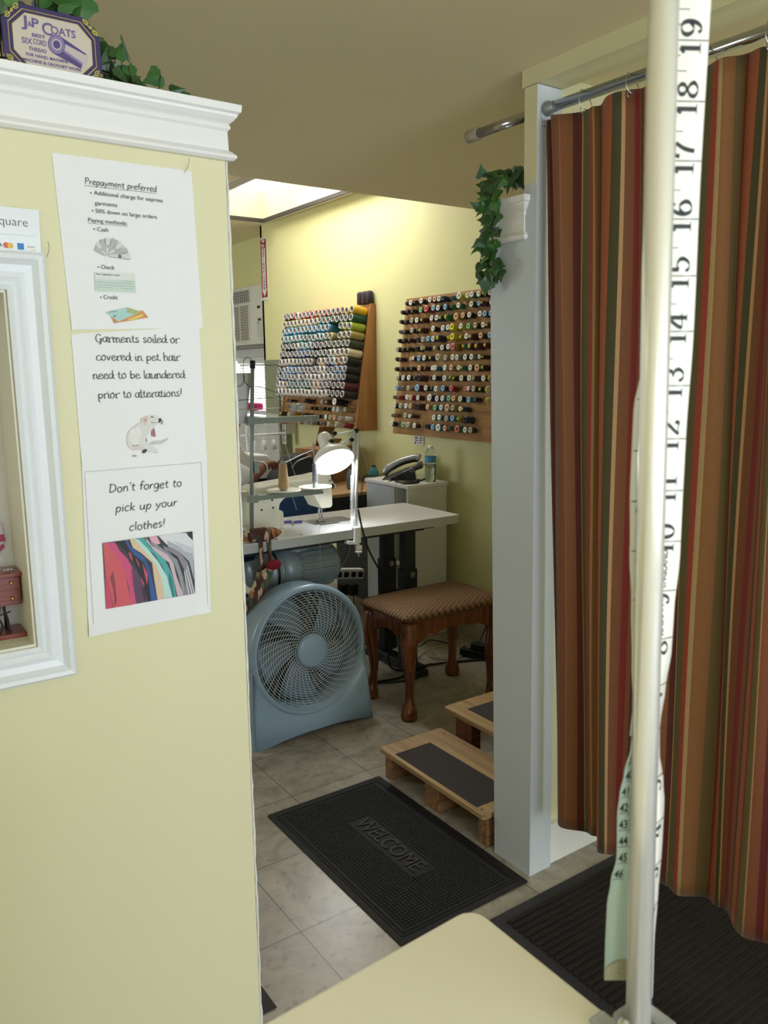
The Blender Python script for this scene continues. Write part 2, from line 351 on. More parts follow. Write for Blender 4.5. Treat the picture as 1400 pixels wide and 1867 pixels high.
# crown on the partition: profile (projection, height) wrapped round the wall end with mitres
CP = [(0, 1.785), (.010, 1.785), (.015, 1.789), (.015, 1.793), (.010, 1.798), (.005, 1.802), (.004, 1.832), (.008, 1.836), (.008, 1.840), (.006, 1.843), (.012, 1.848), (.017, 1.854), (.018, 1.858), (.0225, 1.861), (.0235, 1.872), (.0, 1.872)]
def crown(name, X0, X1, Y0, Y1, prof, left=False, shx=lambda z: 0):
    b = MB()
    if not left:   # wraps front, right end, back
        cs = [(X0, Y0, 0, -1), (X1, Y0, 1, -1), (X1, Y1, 1, 1), (X0, Y1, 0, 1)]
    else:
        cs = [(X1, Y0, 0, -1), (X0, Y0, -1, -1), (X0, Y1, -1, 1), (X1, Y1, 0, 1)]
    b.sweep(prof, [(lambda u, v, c=c: Vector((c[0] + c[2]*u + shx(v), c[1] + c[3]*u, v))) for c in cs])
    return b
b = crown('trim_3', -2.0, WE, 1.34, 1.47, CP); b.box(-2.0, WE - .001, 1.341, 1.469, 1.795, 1.8719)
struct(b.build('trim_3', M_TRIM))
# niche lining and cream inner bead
b = MB()
b.box(NX0 - .01, NX1 + .0, 1.452, 1.462, NZ0 - .01, NZ1 + .01)
nb = b.build('niche_back', mat('niche_grey_card', 'D9D6D4', .7, var=.03)); struct(nb)
b = MB(); b.box(NX1 - .004, NX1 - .0005, 1.335, 1.452, NZ0, NZ1); b.box(NX0, NX1 - .004, 1.335, 1.452, NZ0, NZ0 + .004); b.box(NX0, NX1 - .004, 1.335, 1.452, NZ1 - .004, NZ1)
struct(b.build('trim_4', mat('cream_niche_lining', 'E4DFCB', .5, var=.03)))
fr = thing('wall_frame', 'white fluted moulding frame around the display niche in the yellow wall', 'frame', (0.0, 1.33, 1.0))
b = MB(); picture_frame(b, [(0, 0), (0, .012), (.006, .016), (.011, .013), (.018, .018), (.026, .014), (.036, .016), (.044, .026), (.050, .028), (.054, .024), (.0545, 0)], NX0, NX1, NZ0, NZ1, lambda x, z, v: Vector((x, 1.3395 - v, z)))
b.build('moulding', mat('blue_white_frame_paint', 'E9EDF2', .35, var=.02), fr)
# rear-right wall (pegboard wall), its outer corner, recess with window
b = MB(); b.box(2.8, 2.9, 1.62, 5.607, 0, 2.5); b.box(2.8, 3.0, 5.58, 5.607, 0, 2.5)
struct(b.build('wall_right', M_WALLG))
wy0, wy1, wz0, wz1 = 5.90, 6.62, 1.02, 1.565
b = MB(); b.box(3.0, 3.1, 5.607, wy0, 0, 2.5); b.box(3.0, 3.1, wy1, 8.0, 0, 2.5); b.box(3.0, 3.1, wy0, wy1, 0, wz0); b.box(3.0, 3.1, wy0, wy1, wz1, 2.5)
struct(b.build('wall_recess', M_WALLG))
# white panelled lower wall below and around the recess window
b = MB(); b.box(2.985, 3.0, 5.62, wy0, .0, 1.60); b.box(2.985, 3.0, wy0, wy1, 0, wz0); b.box(2.985, 3.0, wy1, 7.9, 0, 1.60); b.box(2.975, 3.0, 5.62, 7.9, 1.565, 1.63)
struct(b.build('trim_5', mat('grey_white_panel_paint', 'D5D6D8', .5, var=.03)))
b = MB(); b.box(-2.0, 3.1, 8.0, 8.1, 0, 2.5); struct(b.build('wall_far', M_WALLG))
b = MB(); b.box(-1.1, -1.0, 1.47, 4.4, 0, 2.5); b.box(-1.1, -1.0, 6.0, 8.0, 0, 2.5); b.box(-1.1, -1.0, 4.4, 6.0, 0, .8); b.box(-1.1, -1.0, 4.4, 6.0, 2.0, 2.5); struct(b.build('wall_rear_left', M_WALLG))  # opening added only to give the rear fill light a place
b = MB(); b.box(-2.1, -2.0, -2.7, 1.47, 0, 2.15); struct(b.build('wall_side', M_WALL))
# street wall behind the camera with window and door openings
b = MB()
b.box(-2.0, -1.6, -2.7, -2.6, 0, 2.15); b.box(-.8, .05, -2.7, -2.6, 0, 2.15); b.box(2.45, 3.0, -2.7, -2.6, 0, 2.15)
b.box(-1.6, -.8, -2.7, -2.6, 2.1, 2.15); b.box(.05, 2.45, -2.7, -2.6, 0, .55); b.box(.05, 2.45, -2.7, -2.6, 2.1, 2.15)
struct(b.build('wall_street', M_WALL))
b = MB(); b.box(2.9, 3.0, -2.6, 1.5, 0, 2.15); struct(b.build('wall_fitting_room', M_WALL))
# partition to the right of the post, with its white baseboard
b = MB(); b.box(1.60, 2.9, 1.515, 1.60, 0, 2.15); struct(b.build('wall_partition', M_WALL))
b = MB(); b.box(1.605, 2.9, 1.497, 1.515, 0, .125); struct(b.build('baseboard_partition', M_TRIM))
b = MB(); b.box(2.785, 2.8, 1.62, 5.6, 0, .095); struct(b.build('baseboard_right', mat('grey_cream_baseboard', 'B9B7A6', .5, var=.03)))
# end pillar of the opposite partition and the post that carries the header: both lean a little
SH = lambda z: -.0165 * z
def lean(o):
    for v in o.data.vertices: v.co.x += SH(v.co.z); v.co.y += .012 * v.co.z if v.co.y > 1.55 else 0
    return o
b = MB()
b.box(1.528, 1.60, 1.531, 1.635, 0, 1.755)
p = struct(lean(b.build('wall_end_pillar', M_POST)))
PP = [(u * .9, 1.755 + (v - 1.785) * 1.2) for u, v in CP]
b = crown('trim_6', 1.528, 1.60, 1.531, 1.64, PP, left=True, shx=SH)
b.box(1.528 + SH(1.8), 1.60, 1.532, 1.65, 1.76, PP[-1][1] - .0005); struct(b.build('trim_6', M_TRIM))
b = MB(); b.box(1.528, 1.612, 1.488, 1.531, 0, 2.108)
struct(lean(b.build('door_post_trim_7', M_POST)))
bpy.data.objects['door_post_trim_7'].name = 'trim_7'
b = MB(); b.box(1.5272, 1.5282, 1.4885, 1.531, 1.885, 2.108)
struct(lean(b.build('trim_10', mat('yellow_header_paint', 'DED7AF', .5, var=.03))))
b = MB(); b.box(1.492, 1.580, -1.2, 1.540, 2.11, 2.15)
struct(b.build('trim_8', mat('yellow_header_paint', 'DED7AF', .5, var=.03)))

# recess window: frame, glass, blind
wn = struct(bpy.data.objects.new('window_1', None)); COL.objects.link(wn); wn.location = (3.0, 6.2, 1.0)
b = MB()
for (a0, a1, c0, c1) in ((wy0, wy1, wz0, wz0+.03), (wy0, wy1, wz1-.03, wz1), (wy0, wy0+.03, wz0+.03, wz1-.03), (wy1-.03, wy1, wz0+.03, wz1-.03), (6.47, 6.50, wz0+.03, wz1-.03)): b.box(3.01, 3.06, a0, a1, c0, c1)
b.build('window_frame', M_WHITE, wn, bevel=.003)
b = MB(); b.box(3.04, 3.044, wy0+.03, wy1-.03, wz0+.03, wz1-.03)
def glass_mat():
    m = bpy.data.materials.new('window_glass'); m.use_nodes = True; nt = m.node_tree; nt.nodes.clear()
    o = nt.nodes.new('ShaderNodeOutputMaterial'); t = nt.nodes.new('ShaderNodeBsdfTransparent'); g = nt.nodes.new('ShaderNodeBsdfGlossy'); g.inputs['Roughness'].default_value = .03
    f = nt.nodes.new('ShaderNodeFresnel'); mx = nt.nodes.new('ShaderNodeMixShader'); nt.links.new(f.outputs[0], mx.inputs[0]); nt.links.new(t.outputs[0], mx.inputs[1]); nt.links.new(g.outputs[0], mx.inputs[2]); nt.links.new(mx.outputs[0], o.inputs[0])
    return m
M_GLASS = glass_mat(); b.build('window_pane', M_GLASS, wn)
bl = thing('window_blind', 'white slatted blind glowing in the small window under the air conditioner', 'blind', (2.99, 6.2, 1.54))
b = MB()
for i in range(20):
    z = 1.50 - i*.022
    b.prism([(-.005, -.0115), (.005, .0105), (.006, .0105), (-.004, -.0115)], lambda u, v, z=z: Vector((2.995 + u, 5.93, z + v)), (0, .53, 0))
b.build('slats', mat('translucent_blind_slat', 'F5F5F5', .5, var=0, trans=.0, emis='FFFFFF', estr=0.0), bl)
b = MB(); b.box(2.975, 3.012, 5.92, 6.47, 1.512, 1.537); b.build('headrail', M_WHITE, bl, bevel=.003)
area('recess_window_daylight', (3.12, 6.26, 1.29), (0, PI/2, 0), .5, .66, 30, (.92, .96, 1))

# ------------------------------------------------------------------ counter
ct = thing('service_counter', 'cream topped shop counter with rounded corner in the foreground', 'counter', (-.2, -.2, 0))
def rrect(x0, x1, y0, y1, r, n=6):
    out = []
    for cx, cy, a in ((x1-r, y0+r, -PI/2), (x1-r, y1-r, 0), (x0+r, y1-r, PI/2), (x0+r, y0+r, PI)):
        out += [(cx + r*math.cos(a + PI/2*k/n), cy + r*math.sin(a + PI/2*k/n)) for k in range(n+1)]
    return out
CA = 0.035  # the counter stands very slightly skewed
def cf(u, v):
    return Vector((.3125 + u, .354 + v + .05*u, 1.062))
b = MB(); b.prism(rrect(-.95, 0, -1.3, 0, .014), cf, (0, 0, .028))
b.build('counter_top', mat('cream_laminate', 'FFF8EA', .42, var=.03, scale=4, bump=.03, bscale=200), ct, bevel=.003, seg=3)
b = MB(); b.box(-.58, .27, -.88, .27, 0, 1.062); b.build('cabinet_body', mat('cream_cabinet_paint', 'D9D1B2', .5, var=.03), ct, bevel=.004)

# ------------------------------------------------------------------ display pole, its clamp, and the measuring tape
HV = Vector((RV.x, RV.y, 0)).normalized(); DV = Vector((-HV.y, HV.x, 0))   # across and along the counter diagonal
PQ = lambda lat, dep, z: HV*lat + DV*dep + Vector((0, 0, z))
P0 = PQ(.1306, .368, 1.045); P1 = PQ(.1140, .364, 1.72)
po = thing('display_pole', 'thin blurred steel pole clamped to the counter edge close to the camera', 'pole', P0)
b = MB(); b.cyl(P0, P1, .0063, n=28); b.build('pole_tube', mat('satin_aluminium', 'F4F4F4', .22, metal=.6, var=.02), po)
cl = thing('clear_clamp', 'clear plastic clamp holding the pole base at the counter edge', 'clamp', (.36, .262, 1.03))
M_CLEAR = mat('clear_plastic', 'E8ECEC', .12, var=0, trans=.75, ior=1.4)
b = MB(); b.box(.298, .3095, .222, .246, 1.0902, 1.0935); b.box(.3255, .3335, .216, .236, 1.068, 1.094); b.box(.3100, .3255, .2350, .2400, 1.068, 1.0950); b.build('clamp_body', M_CLEAR, cl, bevel=.002)
b = MB(); b.ball((.3045, .228, 1.099), .0036, 12); b.build('clamp_screw', M_CHROME, cl)

tp = thing('measuring_tape', 'long cream and pale blue cloth measuring tape draped beside the near pole, black inch numbers', 'tape measure', (.38, .27, 1.7))
M_TAPE = mat('cream_tape_vinyl', 'EFEDE2', .3, var=.02, coat=.2); M_TAPEB = mat('pale_blue_tape_vinyl', 'BCD3CF', .3, var=.03, coat=.2)
# strand: list of (z, centre X along HV from a base, depth, half width, twist angle)
def strand_eval(keys, z):
    for i in range(len(keys) - 1):
        a, c = keys[i], keys[i+1]
        if a[0] >= z >= c[0]:
            t = (a[0] - z) / (a[0] - c[0]) if a[0] != c[0] else 0; t = t*t*(3-2*t)
            return [a[k] + (c[k] - a[k])*t for k in range(len(a))]
    return list(keys[0] if z > keys[0][0] else keys[-1])
def spoint(base, keys, z, w, off=0.0):
    k = strand_eval(keys, z); a = k[3]
    d = HV*math.cos(a) + DV*math.sin(a); n = -(DV*math.cos(a) - HV*math.sin(a))
    return base + HV*k[1] + DV*k[2] + d*(w) + n*off + Vector((0, 0, z))
def strand(name, base, keys, z0, z1, hw, m, parent, k=110):
    rows = []
    for i in range(k + 1):
        z = z0 + (z1 - z0)*i/k
        rows.append([spoint(base, keys, z, w) for w in (-hw, -hw/3, hw/3, hw)])
    b = MB(); b.grid(rows); return b.build(name, m, parent, solid=.0005)
BR = HV*0.13695 + DV*0.39
KR = [(1.72, -3e-05, 0, 0.08), (1.5911, -3e-05, 0, 0.08), (1.5222, -0.00041, 0, 0.08), (1.4472, 0.00031, 0, 0.08), (1.3976, -0.00061, 0, 0.08), (1.3723, -0.00057, 0, 0.08), (1.3382, -0.00036, 0, 0.08), (1.3102, -0.00069, 0, 0.292), (1.2888, 0.00077, 0, 0.521), (1.2674, 0.00069, 0, 0.751), (1.2455, -0.00047, 0, 0.83), (1.2316, -6e-05, 0, 0.83), (1.2137, 0.00285, 0, 0.83), (1.2018, 0.00402, 0, 0.83), (1.1775, 0.0041, 0, 0.83), (1.1464, 0.00331, 0, 0.83), (1.121, 0.00301, 0, 0.862), (1.0834, 0.00497, 0, 0.993)]
HWT = 0.0098
strand('tape_strand', BR, KR, 1.72, 1.083, HWT, M_TAPE, tp)
def on_tape(name, base, keys, strokes, parent, m, hw):
    b = MB()
    for (quads) in strokes:
        for q in quads: b.add([spoint(base, keys, z, w, .00045) for (w, z) in q], [tuple(range(len(q)))])
    return b.build(name, m, parent)
def digit_quads(s, w0, zc, size, flip=False, nib=.150, thin=.030):
    # text reads upward along the strand: glyph x -> +z, glyph y -> -w (left)
    out = []; tot = sum(DG[c][0] for c in s); cx = 0
    for c in s:
        adv, st = DG[c]
        for sk in st:
            P = crom([(x, y, 0) for x, y in sk], 5) if len(sk) > 2 else [Vector((*sk[0], 0)), Vector((*sk[1], 0))]
            off = []
            for i in range(len(P)):
                t = (P[min(i+1, len(P)-1)] - P[max(i-1, 0)]).normalized(); hw_ = (thin + (nib - thin)*abs(t.y)**1.4)/2
                off.append(Vector((-t.y, t.x, 0))*hw_)
            for i in range(len(P) - 1):
                qq = []
                for p in (P[i] - off[i], P[i] + off[i], P[i+1] + off[i+1], P[i+1] - off[i+1]): qq.append((w0 - p.y*size, zc + (cx + p.x)*size))
                out.append(qq)
        cx += adv
    return out
ZI = {n: 1.4728 + (n - 15) * .0254 for n in range(-3, 21)}
DT = M_INK
qs = []
for n in range(2, 20):
    z = ZI[n]
    if z < 1.09: continue
    qs.append([[(-HWT*.92, z), (HWT*.98, z), (HWT*.98, z + .0005), (-HWT*.92, z + .0005)]])
    s_ = str(n)
    if len(s_) == 2:
        qs.append(digit_quads(s_[1], .0062, z + .0013, .0133)); qs.append(digit_quads(s_[0], .0062, z - .0066, .0133))
    else: qs.append(digit_quads(s_, .0062, z - .0086, .0133))
    zz = z + .0127; qs.append([[(-.0060, zz), (.0004, zz), (.0004, zz + .0004), (-.0060, zz + .0004)]])
    for q in (.00635, .01905): qs.append([[(-.0060, z + q), (-.0028, z + q), (-.0028, z + q + .0004), (-.0060, z + q + .0004)]])
on_tape('tape_numbers', BR, KR, qs, tp, M_INK, HWT)
def tape_word(s, z, w0, size, up=True):
    cu = bpy.data.curves.new('w', 'FONT'); cu.body = s; cu.size = size; cu.resolution_u = 2; cu.offset = .00006
    o = bpy.data.objects.new('w', cu); COL.objects.link(o)
    me = bpy.data.meshes.new_from_object(o.evaluated_get(bpy.context.evaluated_depsgraph_get())); bpy.data.objects.remove(o)
    bb = MB(); bb.add([spoint(BR, KR, z + v.co.x, w0 - v.co.y, .00045) for v in me.vertices], [tuple(p.vertices) for p in me.polygons])
    return bb.build('tape_lettering', M_INK, tp)
tape_word('MADE IN', ZI[8] + .002, .0035, .0042); tape_word('ENGLAND', ZI[9] + .0018, .0035, .0042)
# left strand: cream, turned, then the pale blue metric side with the metal end
BL = HV*0.13 + DV*0.39
KL = [(1.72, 0.0045, 0.012, 0.5), (1.4495, 0.0036, 0.012, 0.55), (1.4284, 0.00293, 0.012, 0.55), (1.411, 0.00043, 0.012, 0.55), (1.3988, 0.00041, 0.012, 0.55), (1.3739, 0.00036, 0.012, 0.55), (1.3399, 0.00152, 0.012, 0.55), (1.3123, 0.00353, 0.012, 0.55), (1.2811, 0.00514, 0.012, 0.55), (1.2567, 0.00676, 0.012, 0.55), (1.2382, 0.0058, 0.012, 0.55)]
strand('tape_strand', BL, KL, 1.72, 1.240, .0095, M_TAPE, tp, 90)
qs = []
for n in range(8):
    z = 1.4155 - n*.0254
    qs.append([[(-.0090, z), (.009, z), (.009, z + .0005), (-.0090, z + .0005)]]); qs.append(digit_quads(str((n*3 + 1) % 10), -.0010 + .0062, z + .0013, .0133)); qs.append(digit_quads(str((n + 6) % 10), -.0010 + .0052, z - .0088, .0140))
on_tape('tape_numbers', BL, KL, qs, tp, M_INK, HWT)
KM = [(1.2563, 0.00124, 0.006, 1.15), (1.238, 0.00145, 0.006, 0.95), (1.2225, 0.00135, 0.006, 0.65), (1.2083, 0.0016, 0.006, 0.35), (1.1989, 0.0014, 0.006, 0.25), (1.1715, 0.0023, 0.006, 0.2), (1.1563, 8e-05, 0.006, 0.1), (1.142, -0.00113, 0.006, 0.05), (1.1253, -0.00108, 0.006, 0.0), (1.0946, -0.00085, 0.006, 0.0)]
strand('tape_strand', BL, KM, 1.252, 1.096, .0100, M_TAPEB, tp, 50)
qs = []
ZM = lambda n: 1.1985 - (n - 42)*.0098
for n in range(38, 47): qs.append([[(-.0092, ZM(n) - .0012), (-.0030, ZM(n) - .0012), (-.0030, ZM(n) - .0009), (-.0092, ZM(n) - .0009)]])
for k in range(80):
    z = 1.245 - k*.00098
    w = .0025 if k % 5 else .0040
    if z > 1.185: qs.append([[(-.0010 - w, z), (-.0010, z), (-.0010, z + .00025), (-.0010 - w, z + .00025)]])
on_tape('tape_numbers', BL, KM, qs, tp, M_INK, HWT)
for n in range(39, 47):
    cu = bpy.data.curves.new('w', 'FONT'); cu.body = str(n); cu.size = .0068; cu.resolution_u = 2; cu.offset = .00015
    o = bpy.data.objects.new('w', cu); COL.objects.link(o)
    me = bpy.data.meshes.new_from_object(o.evaluated_get(bpy.context.evaluated_depsgraph_get())); bpy.data.objects.remove(o)
    bb = MB(); bb.add([spoint(BL, KM, ZM(n) + v.co.y, -.0090 + v.co.x*.75, .00045) for v in me.vertices], [tuple(p.vertices) for p in me.polygons]); bb.build('tape_numbers', M_INK, tp)
b = MB(); b.prism([(-.010, 0)] + [(-.010*math.cos(a), .0035 + .009*math.sin(a)) for a in [PI*k/8 for k in range(9)]] + [(.010, 0)], lambda u, v: spoint(BL, KM, 1.0965 + v, u, .0006), (0, 0, 0.0))
tip = b.build('metal_tip', mat('scratched_brass_tip', 'B9B79A', .45, metal=.6, var=.35, scale=900, bump=.3, bscale=900), tp, solid=.0012)
tip['label'] = 'scuffed metal tape end'

# ------------------------------------------------------------------ notices on the yellow wall
YP = 1.3385
def flat(b, pts, mi=0, y=YP):
    b.add([(x, y, z) for x, z in pts], [tuple(range(len(pts)))], mi); return b
def sheet(name, label, corners, cat='notice', group='paper notices taped one below another', y0=YP, n=14, amp=.0005, seed=1):
    # corners TL, TR, BR, BL; slightly wavy sheet of paper
    (ax, az), (bx, bz), (cx, cz), (dx, dz) = corners; rnd = random.Random(seed); rows = []
    ph = [rnd.uniform(0, 6) for _ in range(4)]
    for i in range(n + 1):
        t = i / n; row = []
        for j in range(n + 1):
            s_ = j / n
            x = (ax*(1-s_) + bx*s_)*(1-t) + (dx*(1-s_) + cx*s_)*t; z = (az*(1-s_) + bz*s_)*(1-t) + (dz*(1-s_) + cz*s_)*t
            edge = max(abs(s_-.5), abs(t-.5))*2
            y = y0 + .0004 - amp*.35*(1 + math.sin(ph[0] + 5*s_ + 3*t))*.5 * .3 - (amp*3*edge**20 if (s_ > .9 or s_ < .1) and (t > .9) else 0)
            row.append(Vector((x, y, z)))
        rows.append(row)
    b = MB(); b.grid(rows, 0, False); o = b.build(name, M_PAPER, None, solid=.0003)
    return tag(o, label, cat, group)
INKD = mat('soft_black_ink', '3A3A42', .6, var=0)
p1 = sheet('paper_notice', 'white paper notice headed Prepayment preferred, topmost of the three', [(.3265, 1.7605), (.547, 1.7615), (.5535, 1.508), (.3365, 1.500)], seed=3)
TY = YP - .0016
R_, U_ = (1, 0, 0), (0, 0, 1)
hand('heading', 'Prepayment preferred', .3715, 1.7208, .114, .0125, .0009, INKD, p1, TY, slant=.1, slope=.008)
b = MB(); flat(b, [(.3712, 1.7186), (.4853, 1.7196), (.4853, 1.7191), (.3712, 1.7181)], 0, TY); b.build('underline', INKD, p1)
b = MB(); flat(b, [(.3732, 1.6634), (.4341, 1.6639), (.4341, 1.6635), (.3732, 1.6630)], 0, TY); b.build('underline', INKD, p1)
b = MB()
for (x, z) in ((.3802, 1.7085), (.3808, 1.6822), (.3815, 1.6549), (.3835, 1.5977), (.3845, 1.5515)):
    b = MB(); flat(b, [(x + .0011*math.cos(a), z + .0011*math.sin(a)) for a in [PI*k/5 for k in range(10)]], 0, TY); b.build('bullet_point', INKD, p1)

def tline(s, x, z, width, size, m=INKD, par=None, y=TY, **k):
    o = text('printed_text', s, size, m, (x, y, z), R_, U_, par, **k)
    xs = [v.co.x for v in o.data.vertices]; w = max(xs) - min(xs)
    for v in o.data.vertices: v.co.x = x + (v.co.x - min(xs)) * width / w
    return o
tline('Additional charge for express', .3849, 1.7064, .1097, .0088, par=p1); tline('garments', .3851, 1.6915, .0348, .0088, par=p1)
tline('50% down on large orders', .3854, 1.6797, .0979, .0088, par=p1); tline('Paying methods:', .3732, 1.6652, .0609, .0088, par=p1)
tline('Cash', .386, 1.6524, .0172, .0088, par=p1); tline('Check', .3878, 1.5954, .0215, .0088, par=p1); tline('Credit', .3887, 1.5492, .0226, .0088, par=p1)
mN = [mat('banknote_grey', 'B8B9B2', .6, var=.25, scale=300), mat('banknote_line', '6F716E', .6, var=0), mat('banknote_light', 'D5D6D0', .6, var=.1, scale=200)]
b = MB(); c0 = Vector((.3995, 0, 1.6155))
for k, a in enumerate([150, 128, 106, 84, 62, 40, 20, 2]):
    a = math.radians(a); d = Vector((math.cos(a), 0, math.sin(a))); e = Vector((-d.z, 0, d.x)); y = TY - .00004*k
    l0, l1 = .002, (.022 + .014*(k/7)); h = .0075
    q = [c0 + d*l0 - e*.001, c0 + d*l1 - e*h*.6, c0 + d*l1 + e*h*.6, c0 + d*l0 + e*.002]
    flat(b, [(p.x, p.z) for p in q], 2 if k % 2 else 0, y)
    flat(b, [(p.x, p.z) for p in [q[0], q[1], q[1] + e*.0007, q[0] + e*.0005]], 1, y - .00002)
    m_ = (q[0] + q[1] + q[2] + q[3]) / 4; flat(b, [((m_ + d*.003*math.cos(t) + e*.003*math.sin(t)).x, (m_ + d*.003*math.cos(t) + e*.003*math.sin(t)).z) for t in [PI*j/4 for j in range(8)]], 1 if k == 7 else 0, y - .00003)
b.build('banknote_picture', mN, p1)
mC = [mat('cheque_green', 'C9D8CE', .6, var=.04), mat('cheque_light', 'DFE3DC', .6, var=.02), INKD]
b = MB(); flat(b, [(.3771, 1.59), (.4409, 1.5915), (.4412, 1.5618), (.3764, 1.5609)], 0, TY); flat(b, [(.3771, 1.59), (.4409, 1.5915), (.4409, 1.580), (.3770, 1.579)], 1, TY - .00005)
for z, x0, x1 in ((1.5745, .379, .437), (1.5705, .379, .439), (1.5668, .379, .405), (1.5668, .418, .438), (1.578, .42, .438)): flat(b, [(x0, z), (x1, z), (x1, z + .0003), (x0, z + .0003)], 2, TY - .0001)
b.build('cheque_picture', mC, p1); tline("Your Organization's Name", .3785, 1.5860, .038, .0032, par=p1, y=TY - .0001, bold=.0001)
mD = [mat('card_teal', 'A9CFC9', .5, var=.12, scale=120), mat('card_orange', 'D08A4C', .5, var=.25, scale=150), mat('card_olive', 'A7B27A', .5, var=.2, scale=200), mat('card_yellow', 'E0C05A', .5, var=.1), INKD]
b = MB(); flat(b, [(.3985, 1.5216), (.450, 1.5335), (.4598, 1.5226), (.4029, 1.5118)], 1, TY); flat(b, [(.425, 1.519), (.449, 1.528), (.452, 1.5245), (.43, 1.516)], 3, TY - .00004)
flat(b, [(.3898, 1.5288), (.425, 1.5374), (.448, 1.5315), (.4099, 1.5145)], 0, TY - .00008); flat(b, [(.425, 1.5374), (.448, 1.5315), (.438, 1.5255), (.424, 1.5295)], 2, TY - .0001)
flat(b, [(.395, 1.5288), (.409, 1.5318), (.409, 1.5311), (.395, 1.5281)], 4, TY - .00012); flat(b, [(.402, 1.5232), (.406, 1.5242), (.406, 1.5225), (.402, 1.5217)], 4, TY - .00012)
b.build('card_picture', mD, p1)

